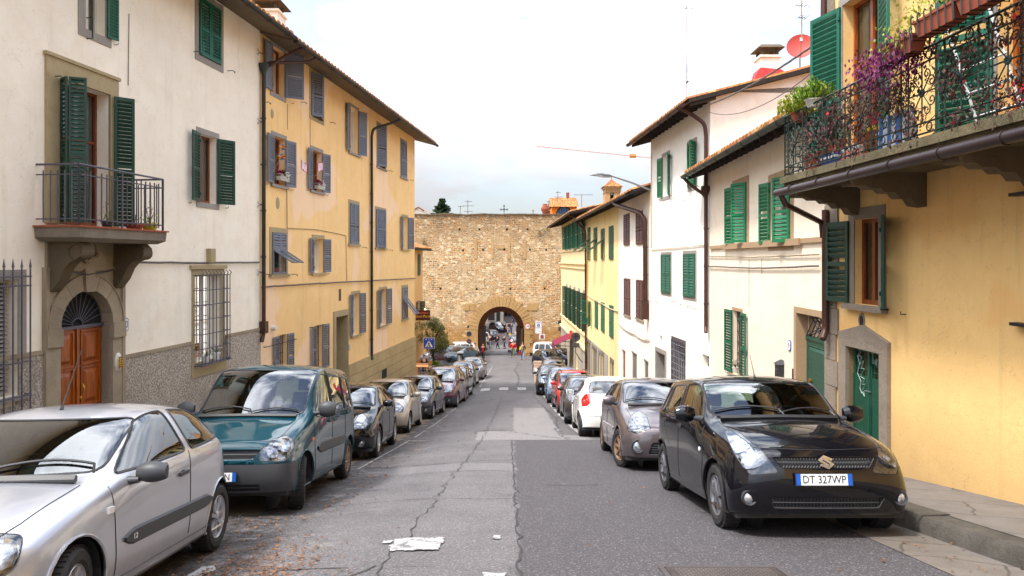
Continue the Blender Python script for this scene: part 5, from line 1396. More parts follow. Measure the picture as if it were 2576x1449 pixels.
pot('flower_pot','small dark pot with thin plant behind the middle of the balcony railing',WL.P(um-.2,.6,zt_),.10,.12,M['plastic_g'],M['leaf_g'],n=50,spread=.15,hh=.4)
wu,wz_=(op[0]+op[1])/2,op[2]-.03
pot('flower_pot','white pot of white flowers inside the iron window cage, the right one',WL.P(wu+.16,.12,wz_),.10,.20,M['white_s'],M['leaf_d'],n=70,spread=.17,hh=.26,fl_m=M['petal_w'])
pot('flower_pot','white pot with dark leaves inside the iron window cage, the left one',WL.P(wu-.28,.12,wz_),.10,.16,M['white_s'],M['leaf_d'],n=60,spread=.16,hh=.26,fl_m=M['petal_w'])
H2=House('ochre_house','long ochre house with blue grey shutters and stone foot on the left',WL,uSplit,uEnd,-9,7.95,M['ochre'],9)
BG=M['bluegrey'];SY=M['surround_y'];SU=M['surround']
hw_=dict(mid=True)
H2 .window(r(684,714,122,238,699),'open',None,BG,SU,.13,False,(174,128),sash=True,frame_m=M['wood_red'],lw=.56,pitch=.075,label='top window with wide open blue grey shutters')
H2 .window(r(687,716,346,466,702),'open',None,BG,SU,.12,True,(173,168),frame_m=M['wood_orange'],lw=.5,pitch=.075)
H2 .window(r(683,718,585,690,700),'shut',None,BG,SY,.14,True,pitch=.07,flap=[(.55,58),(.55,58)],label='shuttered window with its lower louvres propped out')
H2 .window(r(700,720,842,960,710),'open',None,BG,None,.1,False,(176,176),lw=.40,bars=True,pitch=.06)
H2 .window(r(782,811,190,298,796),'open',None,BG,SY,.12,False,(28,16),pitch=.075)
H2 .window(r(784,809,380,481,796),'open',None,BG,SU,.12,True,(173,164),frame_m=M['wood_orange'],pitch=.075)
H2 .window(r(788,812,600,686,800),'open',None,BG,SY,.12,True,(173,166),pitch=.07)
H2 .window(r(794,809,818,930,801),'open',None,BG,None,.1,False,(174,174),lw=.48,bars=True,pitch=.06,curtain=True)
H2 .window(r(879,900,272,386,890),'open',None,BG,SU,.11,True,(172,156),pitch=.075)
H2 .window(r(879,901,512,614,890),'shut',None,BG,SY,.12,True,pitch=.07)
H2 .window(r(886,903,738,842,894),'open',None,BG,SY,.1,True,(172,162),pitch=.07)
H2 .window(r(949,969,318,422,959),'open',None,BG,SU,.11,True,(24,14),pitch=.075)
H2 .window(r(945,969,528,624,957),'open',None,BG,SY,.11,True,(18,10),pitch=.07)
H2 .window(r(955,971,727,818,963),'open',None,BG,SY,.1,True,(172,168),pitch=.07)
H2 .window(r(1008,1022,357,447,1015),'shut',None,BG,SU,.11,True,pitch=.075)
H2 .window(r(1012,1025,545,627,1018),'open',None,BG,SY,.1,True,(170,158),pitch=.07)
H2 .window(r(1011,1024,722,802,1017),'shut',None,BG,SY,.1,True,pitch=.07,flap=[(.62,38),(.62,38)],label='far window with its lower louvres propped out')
op=(WL.u(843),WL.u(873),G(WL.D(858))+.12,WL.z(858,795));H2 .ops.append(op)
mb=H2 .mb();a,b,c,d=op;t=.05
for q in(((a-.2,0,c),(a,t,d+.22)),((b,0,c),(b+.05,t,d+.22)),((a,0,d),(b,t,d+.22))):mb.box(*q)
mb.box((a,-.54,c),(a+.004,0,d));mb.box((b-.004,-.54,c),(b,0,d));mb.build('door_surround',SY,H2 .root)
mb=H2 .mb();mb.box((a+.004,-.50,c),(b-.004,-.44,d-.5));mb.box((a+.12,-.44,c+.3),(b-.12,-.42,c+1.0));mb.box((a+.12,-.44,c+1.15),(b-.12,-.42,d-.65));mb.box((a+.004,-.50,d-.46),(b-.004,-.44,d-.40));mb.build('door',M['greydoor'],H2 .root)
plaque(H2,WL.u(878.5),WL.z(878.5,874),'8',.16,.2,tm=m_plain('plaque_ink',srgb(50,50,60),.5))
mb=H2 .mb()
for(px,py,a_,b_)in((684.5,286,.09,.15),(698.5,511,.12,.19)):
 mb=H2 .mb();u,z=WL.u(px),WL.z(px,py);mb.lathe([(.001,.02),(a_*.8,.018),(a_,.0)],(u,0,z),'y',16,sc=(1,b_/a_));mb.build('wall_vent',SY,H2 .root)
mb=H2 .mb();u,z=WL.u(855),WL.z(855,742);mb.box((u-.11,.0,z-.22),(u+.11,.008,z+.22));mb.build('vent_hole',M['pietra_dk'],H2 .root)
mb=H2 .mb();u,z=WL.u(684),WL.z(684,825);mb.lathe([(.001,.14),(.07,.14),(.08,0)],(u,0,z),'y',14);mb.build('flue_outlet',M['whitepaint'],H2 .root)
mb=H2 .mb()
for(xa,xb,py)in((667,735,863),(783,862-55,828)):
 a_,b_=WL.u(xa-4),WL.u(xb+4);zA=WL.z((xa+xb)/2,py+(0 if xa<700 else-8))
 mb.tube([(a_,0,zA),(a_,.10,zA),(b_,.10,zA),(b_,0,zA)],.012,5);mb.build('shutter_rail',M['iron'],H2 .root);mb=H2 .mb()
hooks(H2,((757,257),(664,257),(830,308),(733,690),(666,690),(911,622),(978,629),(977,430),(1031,453)),M['iron'],lambda u,z:[(u,0,z),(u,.14,z),(u+.06,.17,z-.05),(u+.10,.15,z)])
H2 .cable([(uSplit,.05,WL.z(656,722)),(WL.u(800),.04,WL.z(800,713)),(WL.u(930),.05,WL.z(930,706)),(uEnd,.04,WL.z(1043,700))],.022)
H2 .cable([(WL.u(720),.02,WL.z(720,470)),(WL.u(721),.02,WL.z(721,574)),(WL.u(800),.02,WL.z(800,578)),(WL.u(869),.02,WL.z(869,592)),(WL.u(871),.02,WL.z(871,706))],.012,M['pietra'])
H2 .cable([(WL.u(779),.02,WL.z(779,300)),(WL.u(779),.02,WL.z(779,368))],.009,M['pietra']);H2 .cable([(WL.u(722),.02,WL.z(722,262)),(WL.u(722),.02,WL.z(722,326))],.009,M['pietra'])
zr_=-2.62;pl_=H2 .mb();uS=WL.u(874)
sheet(pl_,uS,uEnd,-9,zr_,[],.05,0)
row=0;z=zr_
while z>-5.4:
 zl=z-.40;u=uS+(.0 if row%2 else.55)
 pl_.box((uS,.05,zl+.015),(uEnd+.0,.075,z-.02),0)if False else None
 a_=uS
 while a_<uEnd-.05:
  b_=min(uEnd+.0,(a_+1.15)if a_>uS or row%2 else a_+.6);pl_.box((a_+.006,.05,zl+.010),(b_-.006,.085,z-.010),0);a_=b_
 z=zl;row+=1
pl_.box((uS,.0,zr_),(uEnd,.07,zr_+.05),0)
pl_.build('rusticated_plinth',M['bugnato'],H2 .root,20)
mb=H2 .mb();u,z=WL.u(962),WL.z(962,940);mb.box((u-.35,.086,z-.2),(u+.35,.095,z+.2));mb.build('cellar_grate',M['dark'],H2 .root)
H2 .build_wall()
H2 .roof(.95,7.62,.28,0,.75,emat=M['soffit'],rafters=False);H2 .gutter(M['gutter_dk'],0,.75)
gw,gz=H2 .gw,H2 .gz
up=WL.u(656);zb1=WL.z(656,806)
H2 .pipe([(up+1.4,gw,gz-.08),(up+1.2,gw*.8,gz-.25),(up+.1,.16,gz-.55),(up-.02,.10,gz-.8)],M['copper'],.045,rings=False)
H2 .pipe([(up+.4,gw+.02,gz-.06),(up+.3,gw*.6,gz-.3),(up-.02,.12,gz-.75)],M['copper'],.045,rings=False)
mb=H2 .mb();mb.lathe([(.15,.0),(.15,-.05),(.06,-.28)],(up-.02,.10,gz-.62),'z',10);mb.build('rain_hopper',M['gutter_gn'],H2 .root)
zm=WL.z(656,716)
H2 .pipe([(up-.02,.10,gz-.85),(up-.02,.10,zm)],M['gutter_dk'],.055);H2 .pipe([(up-.02,.10,zm),(up-.02,.10,WL.z(656,838)),(up-.14,.10,WL.z(656,858))],M['copper'],.055,rings=False)
mb=H2 .mb();mb.box((up-.12,.02,WL.z(656,838)),(up+.08,.19,WL.z(656,808)));mb.build('pipe_box',M['copper'],H2 .root)
mb=H2 .mb()
for py in(137,309,516,685):
 mb=H2 .mb();z=WL.z(656,py)
 for q in(-1,1):mb.tube([(up-.02,.1,z),(up-.2,.05,z+q*.02),(up-.27,.04,z+q*.07),(up-.22,.04,z+q*.09)],.008,4)
 mb.build('pipe_bracket',M['iron'],H2 .root)
u5=WL.u(930)
H2 .pipe([(u5+.95,gw,gz-.07),(u5+.8,gw*.8,gz-.2),(u5+.05,.14,gz-.62),(u5,.09,gz-.9),(u5,.09,WL.z(930,898)),(u5-.06,.14,WL.z(930,903))],M['gutter_dk'],.055)
H2 .pipe([(WL.u(937),.03,WL.z(937,440)),(WL.u(937),.03,WL.z(937,890))],M['ochre'],.03,rings=False)
def chimney(name,label,pos,w,h,mat,cap=True):
 o=thing(name,label,'chimney',pos);p=Vector(pos);mb=MB();mb.box(p-Vector((w/2,w/2,1.0)),p+Vector((w/2,w/2,h)))
 mb.box(p+Vector((-w/2-.05,-w/2-.05,h)),p+Vector((w/2+.05,w/2+.05,h+.07)));mb.build('stack',mat,o)
 if cap:
  mb=MB()
  for a in(-1,1):
   for b in(-1,1):mb.box(p+Vector((a*w*.38-.04,b*w*.38-.04,h+.07)),p+Vector((a*w*.38+.04,b*w*.38+.04,h+.3)))
  mb.hexa([p+Vector(q)for q in((-w*.7,-w*.7,h+.3),(w*.7,-w*.7,h+.3),(w*.7,w*.7,h+.3),(-w*.7,w*.7,h+.3),(-w*.5,-w*.5,h+.42),(w*.5,-w*.5,h+.42),(w*.5,w*.5,h+.42),(-w*.5,w*.5,h+.42))]);mb.build('cowl',M['pietra_dk'],o)
 return o
chimney('chimney','pale brick chimney rising behind the eave of the ochre house',tuple(WL.P(WL.u(687)+2.2,-1.2,8.35)),.8,1.15,M['cream'])
def wbox(px,py,lab,n=60):
 u,z=WL.u(px),WL.z(px,py);p=WL.P(u,.10,z);o=thing('flower_box',lab,'flower box',p,'flower boxes on the ochre house');mb=MB(WL.P)
 for i in range(15):mb.tube([(u-.27+.54*i/14,.17,z),(u-.27+.54*i/14,.17,z+.15)],.008,4)
 for zz in(0,.08,.17):mb.tube([(u-.28,.02,z+zz),(u-.28,.17,z+zz),(u+.28,.17,z+zz),(u+.28,.02,z+zz)],.009,4)
 mb.box((u-.26,.02,z+.02),(u+.26,.14,z+.12));mb.build('planter',M['whitepaint'],o)
 lf=MB(WL.P)
 for i in range(n*2):
  uu=u+rnd.uniform(-.27,.27);h=rnd.uniform(.10,.30);w=rnd.uniform(.02,.2);s_=.035;m_=0 if rnd.random()<.4 else(1 if uu<u else 2)
  a=rnd.uniform(0,3);lf.poly([(uu-s_*math.cos(a),w,z+h-s_*math.sin(a)),(uu,w+.03,z+h-s_*.5),(uu+s_*math.cos(a),w,z+h+s_*math.sin(a)),(uu,w-.03,z+h+s_*.5)],m_)
 lf.build('flowers',[M['leaf_d'],M['petal_m'],M['petal_w']],o,0)
wbox(704,455,'white flower box with magenta and white blooms in the window with the pinwheels');wbox(798,476,'white flower box of magenta and white blooms in the second window, right of the pinwheels')
cols=[srgb(220,30,40),srgb(250,170,20),srgb(40,160,60),srgb(30,110,200),srgb(230,60,150),srgb(250,220,40)]
mc_=[m_plain('pinwheel_'+n_,c,.5)for n_,c in zip(('red','orange','green','blue','pink','yellow'),cols)]
for i,(px,py,lb)in enumerate(((684.5,371,'topmost of the three rainbow pinwheels at the flowered window'),(682,395,'lower left rainbow pinwheel at the flowered window'),(695,395,'lower right rainbow pinwheel at the flowered window'))):
 u,z=WL.u(px),WL.z(px,py);w=.32 if i<2 else.2;o=thing('pinwheel',lb,'pinwheel',WL.P(u,w,z),'pinwheels at the window');mb=MB()
 c=WL.P(u,w,z);X=Vector((.9,.35,0)).normalized();Y=Vector((0,0,1));rr_=.10
 for k in range(12):
  a,b=2*math.pi*k/12,2*math.pi*(k+.9)/12
  mb.poly([c,c+(X*math.cos(a)+Y*math.sin(a))*rr_,c+(X*math.cos(b)+Y*math.sin(b))*rr_*.8+X.cross(Y)*.03],k%6)
 mb.build('vanes',mc_,o,0);m2=MB();m2 .tube([c,WL.P(u,.05,z-.45)],.006,4);m2 .build('stick',M['whitepaint'],o)
fm=m_plain('flag_white',srgb(235,215,222),.8);fr=m_plain('flag_red',srgb(210,30,60),.8)
for(px,py,sgn,lb)in((741,416,1,'small white and red flag hanging right of the first flowered window'),(783,423,-1,'small white and red flag at the second flowered window')):
 u,z=WL.u(px),WL.z(px,py);o=thing('flag',lb,'flag',WL.P(u,.1,z),'small flags at the windows');mb=MB(WL.P)
 f=lambda a,b:(u+(a-.5)*.36,.30+.05*math.sin(a*7),z+(b-.5)*.26-a*.08*sgn)
 mb.grid(f,8,4,0)
 mb.tube([f(0,0),f(0,1),f(.5,1),f(1,1),f(1,0),f(.5,0)],.012,4,1,True);mb.tube([f(.35,.5),f(.5,.6),f(.6,.4),f(.7,.55)],.018,4,1)
 mb.build('flag_cloth',[fm,fr],o,0);m2=MB(WL.P);m2 .tube([f(0,1.2),f(0,-.5),(u-.18,.02,z-.3)],.008,4);m2 .build('stick',M['whitepaint'],o)
pot('flower_pot','terracotta pot with leafy plant behind the propped louvres of the ochre house',WL.P(WL.u(700),-.08,WL.z(700,690)+.02),.11,.18,M['terracotta'],M['leaf_d'],n=60,spread=.2,hh=.3)
WL2=Wall(-14.2,.1,-1)
H3=House('small_ochre_house','small ochre house just beyond the long ochre house, behind the wine bar sign',WL2,WL2 .uD(47),WL2 .uD(61.5),-9.5,pZ(626,61),M['pinkish'],7)
H3 .window((WL2 .uD(59.6),WL2 .uD(60.5),pZ(692,60),pZ(640,60)),'shut',None,M['green'],SU,.08,False)
H3 .window((WL2 .uD(59.4),WL2 .uD(60.3),pZ(781,60),pZ(758,60)),'open',None,M['green_dk'],SU,.08,False,(175,120))
H3 .build_wall();H3 .roof(.7,pZ(626,61)-.1,.3,.2,.5);H3 .gutter(M['gutter_dk'],.2,.5)
# right side of the street
WR=Wall(5.42,-.02,1);r=WR.rect
uC=WR.u(2079)
B1=House('ochre_corner_building','big ochre building with the planted iron balcony and green cellar door at the right edge',WR,WR.uD(-9),uC,-3.4,9.0,M['ochre2'],9)
GD=M['green_dk']
opA=(WR.u(2194)+.0,WR.u(2121),CZ+1.28,pZ(-70,10.4));opA=(min(WR.u(2215),WR.u(2121)),WR.u(2121),CZ+1.30,CZ+4.0)
B1 .window(opA,'open',None,M['green'],M['surround'],.12,False,(160,166),frame_m=M['wood_orange'],deep=.22,curtain=True,pitch=.085,lw=.68,label='balcony door of orange wood with green shutters')
B1 .window((WR.u(2640),WR.u(2510),CZ+1.30,CZ+3.9),'open',None,M['green'],M['surround'],.12,False,(150,150),frame_m=M['wood_orange'],curtain=True,pitch=.085,lw=.6)
B1 .window(r(2151,2212,549,768,2185),'open',None,GD,M['quoin'],.17,True,(151,172),frame_m=M['wood_red'],deep=.16,pitch=.085,lw=.56,ho=.13,sillout=.10,label='ground floor window with dark green shutters')
op=(WR.u(2221),WR.u(2136),G(9.6)+.16,WR.z(2180,880));B1 .ops.append(op);a,b,c,d=op
mb=B1 .mb();t=.06
mb.box((b,-.25,c),(b+.22,t,d));mb.box((a-.20,-.25,c),(a,t,d))
mb.hexa([(a-.20,-.25,d),(b+.22,-.25,d),(b+.22,-.25,d+.20),(a-.20,-.25,d+.18),(a-.20,t,d),(b+.22,t,d),(b+.22,t,d+.20),(a-.20,t,d+.18)]);um2=(a+b)/2
mb.poly([(a-.2,t,d+.18),(b+.22,t,d+.20),(um2,t,d+.36)]);mb.poly([(a-.2,0,d+.18),(b+.22,0,d+.20),(um2,0,d+.36)]);mb.poly([(a-.2,0,d+.18),(a-.2,t,d+.18),(um2,t,d+.36),(um2,0,d+.36)]);mb.poly([(b+.22,0,d+.2),(b+.22,t,d+.2),(um2,t,d+.36),(um2,0,d+.36)])
mb.build('door_surround',M['quoin'],B1 .root,20)
mb=B1 .mb();k_=-.07
for(x0_,x1_)in((a,um2-.005),(um2+.005,b)):
 zg=d-.42;w_=x1_-x0_
 mb.box((x0_,k_-.04,c),(x1_,k_,zg));mb.box((x0_,k_-.04,d-.06),(x1_,k_,d));mb.box((x0_,k_-.04,zg),(x0_+.05,k_,d-.06));mb.box((x1_-.05,k_-.04,zg),(x1_,k_,d-.06));mb.box((x0_,k_-.045,c),(x0_+.04,k_+.012,zg));mb.box((x1_-.04,k_-.045,c),(x1_,k_+.012,zg))
 for i in range(1,5):mb.tube([(x0_+w_*i/5,k_-.02,zg),(x0_+w_*i/5,k_-.02,d-.06)],.009,4)
 for i in range(1,4):mb.tube([(x0_,k_-.02,zg+.36*i/4),(x1_,k_-.02,zg+.36*i/4)],.005,4)
mb.box((um2-.025,k_,c),(um2+.025,k_+.02,d));dr_=mb.build('door',M['green_door'],B1 .root,20)
mb=B1 .mb();mb.tube([(um2-.06,k_+.02,c+1.05),(um2+.05,k_+.05,c+1.05)],.010,5);mb.build('handle',M['galv'],dr_)
gf=B1 .mb();rg=random.Random(3)
def scrawl(x,z,pts,r_=.006):
 out=[]
 for i in range(len(pts)-1):
  p,q=pts[i],pts[i+1]
  for t in(0,.33,.66):out.append((x-(p[0]+(q[0]-p[0])*t)*.1,k_+.012,z+(p[1]+(q[1]-p[1])*t)*.1))
 gf.tube(out,r_,4)
scrawl(b-.10,c+1.45,[(0,2),(1.4,1.6),(.4,.8),(1.6,.9),(1.2,-.4),(2.2,.4),(1.4,-1),(2.4,-.8),(1.2,-2.2),(2.4,-2.4),(1.7,-3.4),(2.6,-3.1),(1.6,-4.4),(2.4,-5),(2.0,-3.9)])
scrawl(b-.12,c+1.42,[(.2,1.2),(.8,0),(.2,-1.5),(1.2,-2.6),(.9,-3.6),(1.6,-4.8)])
scrawl(um2-.05,c+1.52,[(0,1),(1,1.2),(.5,1),(.6,-.5),(1.4,.4),(1.6,-.6),(1,-.3),(2.2,.5),(2,-.9),(2.6,-.2)])
gf.build('graffiti',m_plain('pale_chalk',srgb(150,170,160),.8),dr_)
mb=B1 .mb();z=G(11)+.1;k=0
while z<CZ+.95:
 h=.42;wq=.42 if k%2 else.36
 mb.box((uC-wq+.0,0,z+.006),(uC,.035,z+h-.006));z+=h;k+=1
mb.box((uC-.30,0,z),(uC,.03,9.0));mb.build('quoin',M['quoin'],B1 .root,20)
mb=B1 .mb();u,z=WR.u(2169),WR.z(2169,807)
mb.lathe([(.001,-.0),(.055,.012),(.075,.022),(.085,.0)],(u,0,z),'y',16,sc=(1,1.45));mb.lathe([(.001,.014),(.055,.014)],(u,0,z),'y',16,1,sc=(1,1.45));mb.build('vent_hole',[M['quoin'],M['dark']],B1 .root)
mb=B1 .mb()
for(px,py)in((2560,491),(2562,815)):
 u,z=WR.u(px),WR.z(px,py);mb.box((u-.6,0,z-.015),(u,.10,z+.02))
mb.tube([(WR.u(2236),0,WR.z(2236,779)),(WR.u(2236),.12,WR.z(2236,779)),(WR.u(2242),.14,WR.z(2242,772))],.009,4);mb.build('iron_bracket',M['iron'],B1 .root)
B1 .build_wall(dk=.5)
B1 .roof(.9,8.9,.28,.3,.3);B1 .gutter(M['copper'],.3,.3)
B1 .pipe([(uC-.03,.055,8.7),(uC-.03,.055,CZ+1.4)],M['copper'],.055)
B1 .pipe([(uC-.17,.1,CZ+.82),(uC-.17,.10,WR.z(2085,830)),(uC-.25,.18,WR.z(2085,850))],M['copper'],.055,rings=False)
fW=Wall(4.45,-.028,1)
bu1=fW.u(1961);bu0=fW.uD(.5);zb_=CZ+1.28
def fP(u,w,z):return fW.P(u,w,z)
bl=MB();
def depthw(u):return(WR.c+WR.t*u)-(fW.c+fW.t*u)
for(o_,z0_,z1_)in((.0,zb_-.10,zb_),(.05,zb_-.17,zb_-.10)):
 A0,A1=fP(bu0,-o_,0),fP(bu1-o_,-o_,0);B0,B1_=WR.P(bu0,0,0),WR.P(bu1-o_,0,0)
 bl.hexa([(A0 .x,A0 .y,z0_),(A1 .x,A1 .y,z0_),(B1_.x+.02,A1 .y,z0_),(B0 .x+.02,A0 .y,z0_),(A0 .x,A0 .y,z1_),(A1 .x,A1 .y,z1_),(B1_.x+.02,A1 .y,z1_),(B0 .x+.02,A0 .y,z1_)])
bco=bl.build('balcony',M['slab'],B1 .root,20);bco['label']='mossy stone balcony with scrolled iron railing'
g=MB(fW.P);g.tube([(bu0,.02,zb_-.20),(bu1+.06,.02,zb_-.235)],.062,12)
for k in range(12):u=bu0+(bu1-bu0)*(k+.4)/12;g.tube([(u,.02,zb_-.22),(u+.02,.02,zb_-.22)],.070,12)
g.build('balcony_gutter',M['copper_dk'],bco)
g=MB(fW.P);g.tube([(bu1-.08,.02,zb_-.26),(bu1-.10,-.05,zb_-.42),(bu1+.5,-.90,zb_-.66),(bu1+.55,-.95,zb_-.9)],.045,10);g.build('downpipe',M['copper'],bco)
for px in(2000,2130,2380,2900):
 X_=4.28;Dc=X_/((px-CX)/FX);uc=Dc
 mbk=MB()
 prof=[(-.98,-.17),(-.98,-.33),(-.78,-.33),(-.72,-.37),(-.58,-.37),(-.53,-.42),(-.40,-.42),(-.34,-.49),(-.2,-.49),(-.14,-.58),(0,-.60)]
 xw=WR.c+WR.t*Dc
 for s_ in(-.10,.10):mbk.poly([(xw+w,Dc+s_,zb_+z)for w,z in prof]+[(xw,Dc+s_,zb_-.17)])
 for(w0,z0_),(w1,z1_)in zip(prof,prof[1:]):mbk.poly([(xw+w0,Dc-.10,zb_+z0_),(xw+w0,Dc+.10,zb_+z0_),(xw+w1,Dc+.10,zb_+z1_),(xw+w1,Dc-.10,zb_+z1_)])
 mbk.build('corbel',M['pietra_dk'],bco,20)
hr=.93
def scroll(c,r0,r1,a0,turns,n=18):
 return[(c[0]+math.cos(a0+turns*2*math.pi*i/n)*(r0+(r1-r0)*i/n),c[1]+math.sin(a0+turns*2*math.pi*i/n)*(r0+(r1-r0)*i/n))for i in range(n+1)]
def railing(P2,L_,name='railing'):
 """P2(s, w, z): s along, w out, z above the slab"""
 m_=MB();T=lambda pts,r_,n=4,closed=False:m_.tube([P2(p[0],0,p[1])for p in pts],r_,n,0,closed)
 for z in(.05,.16,hr-.14,hr):T([(0,z),(L_,z)],.011 if z!=hr else.016)
 x=0.;k=0
 while x<L_-.1:
  pw=.60 if L_-x>.75 else L_-x;nw=.13
  for q in(x,x+nw):T([(q,0),(q,hr)],.011)
  z=.20
  while z<hr-.2:
   T(scroll((x+nw*.5,z+.03),.004,.042,0,1.2,10),.006,4);z+=.085
  cx,cz,w2=x+nw+(pw-nw)/2+.0,(.16+hr-.14)/2,(pw-nw)/2
  for i in range(8):
   a=math.pi/4*i+(.0)
   tip=(cx+math.cos(a)*w2*.93,cz+math.sin(a)*.27)
   if i%2==0:T([(cx,cz),tip],.009);T([(tip[0]-.02*math.sin(a),tip[1]+.02*math.cos(a)),(tip[0]+.03*math.cos(a),tip[1]+.03*math.sin(a)),(tip[0]+.02*math.sin(a),tip[1]-.02*math.cos(a))],.008)
   else:
    mid=(cx+math.cos(a)*w2*.6,cz+math.sin(a)*.17)
    T([(cx,cz),mid],.008)
    for q in(-1,1):
     cc=(mid[0]+math.cos(a+q*1.1)*.06,mid[1]+math.sin(a+q*1.1)*.07)
     T(scroll(cc,.062,.012,a+q*1.1+math.pi,q*1.35,16),.008)
  T([(cx+.03*math.cos(t*.9),cz+.03*math.sin(t*.9))for t in range(7)],.016,5,True)
  for q in(.25,.75):
   xx=x+nw+(pw-nw)*q
   T([(xx+.042*math.cos(t*.628),.105+.042*math.sin(t*.628))for t in range(10)],.009,4,True);T([(xx+.052*math.cos(t*.628),hr-.07+.052*math.sin(t*.628))for t in range(10)],.009,4,True)
  x+=pw;k+=1
 T([(L_,0),(L_,hr)],.014)
 return m_.build(name,M['iron_g'],bco,60)
rf=lambda s,w,z:fW.P(bu1-.06-s,-.06+w,zb_+z)
railing(rf,bu1-.06-fW.uD(3.2))
cl_,cw_=rf(0,0,0),WR.P(bu1-.06,0,0)
railing(lambda s,w,z:Vector((cl_.x+s,cl_.y+w,zb_+z)),5.2-cl_.x)
vm=MB();vs_=MB();rv=random.Random(21)
def cl_leaf(mb,p,s,m):
 nn=Vector((rv.gauss(-.7,.6),rv.gauss(-.3,.7),rv.gauss(.3,.7))).normalized();x=nn.cross(Vector((0,0,1))).normalized();y=nn.cross(x)
 mb.poly([p-x*s*.55,p-y*s,p+x*s*.55,p+y*s],m)
for i in range(90):
 s0=rv.uniform(.9,6.4);p=[rf(s0,rv.uniform(-.04,.06),rv.uniform(.0,1.0))]
 for k in range(9):p.append(p[-1]+Vector((rv.gauss(0,.03),rv.gauss(0,.09),rv.gauss(-.01,.07))))
 vs_.tube(p,.004,3,0)
for i in range(8200):
 s0=.8+rv.random()**.8*6.2;z=rv.betavariate(1.6,1.5)*1.08-.12 if s0>1.6 else rv.uniform(.15,.75)
 if noise.noise(Vector((s0*2.1,z*3,4)))<-.05:continue
 p=rf(s0,rv.gauss(.02,.06),z);cl_leaf(vm,p,rv.uniform(.012,.031),1 if rv.random()<.035 else 0)
vt_=thing('climbing_vine','dark red leaved vine woven through the scrolled balcony railing','vine',rf(3,0,0))
tag(vm.build('leaves',[M['leaf_r'],m_leaf('red_vine_leaf',srgb(200,30,40),srgb(150,20,40))],vt_,0),kind='stuff');tag(vs_.build('stems',m_plain('vine_stem',srgb(60,44,34),.9),vt_,0),kind='stuff')
def planter(px0,px1,py,lab,ivy,h=.17,w=.16,out=.10,hi=None,nn=240,cat='planter'):
 ua,ub=fW.u(px1),fW.u(px0);um_=(ua+ub)/2;D_=fW.D((px0+px1)/2);z0_=pZ(py,D_)if hi is None else hi
 p0=fW.P(um_,out,z0_);o=thing('flower_planter',lab,cat,p0,'planters on the balcony rail');mb=MB(fW.P)
 mb.hexa([(ua+.05,out-w*.4,z0_),(ub-.05,out-w*.4,z0_),(ub-.05,out+w*.4,z0_),(ua+.05,out+w*.4,z0_),(ua,out-w*.55,z0_+h),(ub,out-w*.55,z0_+h),(ub,out+w*.55,z0_+h),(ua,out+w*.55,z0_+h)])
 mb.box((ua-.015,out-w*.6,z0_+h-.02),(ub+.015,out+w*.6,z0_+h+.004));mb.build('trough',M['terracotta'],o,20)
 m2=MB(fW.P);k=6
 for i in range(k+1):
  u=ua+(ub-ua)*i/k;m2 .tube([(u,out-w*.65,z0_+h+.03),(u,out-w*.6,z0_-.01),(u,out+w*.6,z0_-.01),(u,out+w*.68,z0_+h+.03),(u,out+w*.62,z0_+h+.07),(u,out+w*.5,z0_+h+.05)],.009,4)
 m2 .build('planter_holder',M['iron'],o)
 lf=MB()
 for(mat_i,u_a,u_b,zlo,zhi,n_,sz,ws_)in ivy:
  for i in range(n_):
   u=ua+(ub-ua)*rv.uniform(u_a,u_b);q=fW.P(u,out+rv.gauss(0,ws_),z0_+h+rv.triangular(zlo,zhi,zlo*.3+zhi*.1));cl_leaf(lf,q,sz*rv.uniform(.6,1.3),mat_i)
 lf.build('plant',[M['leaf_y'],M['leaf_p'],M['leaf_g']],o,0)
 return o
planter(2342,2450,113,'terracotta trough in iron hoops on the balcony rail, second from the right edge',[(0,.4,1.35,0,.55,260,.022,.10)],hi=CZ+2.16+.08)
planter(2452,2590,62,'large terracotta trough in iron hoops at the top right corner',[(0,-.05,.5,-.02,.2,110,.022,.08)],hi=CZ+2.16+.08)
planter(2262,2338,150,'small terracotta trough behind the purple trailing plant',[(1,.1,2.1,-.50,.12,900,.027,.13),(0,.0,1.2,-.1,.32,220,.026,.1)],hi=CZ+2.14)
def rp(px,w,dz):return fW.P(fW.u(px),w,CZ+dz)
pot('flower_pot','bright green bushy plant in a terracotta saucer at the far corner of the iron balcony',rp(1985,-.14,2.08),.11,.14,M['terracotta'],M['leaf_y'],n=520,spread=.30,hh=.34)
pot('flower_pot','green plant in a small white trough on the balcony rail next to the corner pot',rp(2030,-.10,2.17),.12,.11,M['whitepaint'],M['leaf_g'],n=460,spread=.28,hh=.30)
pot('flower_pot','pot of pale pink flowers behind the corner panel of the balcony railing',rp(2025,-.45,1.30),.13,.42,M['terracotta'],M['leaf_d'],n=220,spread=.20,hh=.34,fl_m=M['petal_p'])
pot('flower_pot','terracotta pot standing on the balcony floor behind the corner scrollwork',rp(1990,-.35,1.29),.16,.28,M['terracotta'],M['leaf_d'],n=30,spread=.12,hh=.12)
def crate(px0,px1,w,h,d,lab,name,cat,mats,txt=None):
 a,b=fW.u(px1),fW.u(px0);z0_=zb_+.005;o=thing(name,lab,cat,fW.P((a+b)/2,w,z0_));mb=MB(fW.P)
 mb.hexa([(a,w-d,z0_),(b,w-d,z0_),(b,w,z0_),(a,w,z0_),(a,w-d,z0_+h),(b,w-d,z0_+h),(b,w+.02,z0_+h),(a,w+.02,z0_+h)],0);mb.box((a+.0,w-d-.005,z0_+h*.72),(b,w+.006+.015,z0_+h*.86),1)
 q=mb.build('box',mats,o,20)
 if txt:text(txt[0],txt[1],q,frame(fW.P((a+b)/2,w+.024,z0_+h*.42),fW.vec(-1,0,0),(0,0,1)),txt[2],.002)
 return o
bl_=m_plain('blue_plastic',srgb(30,70,160),.4)
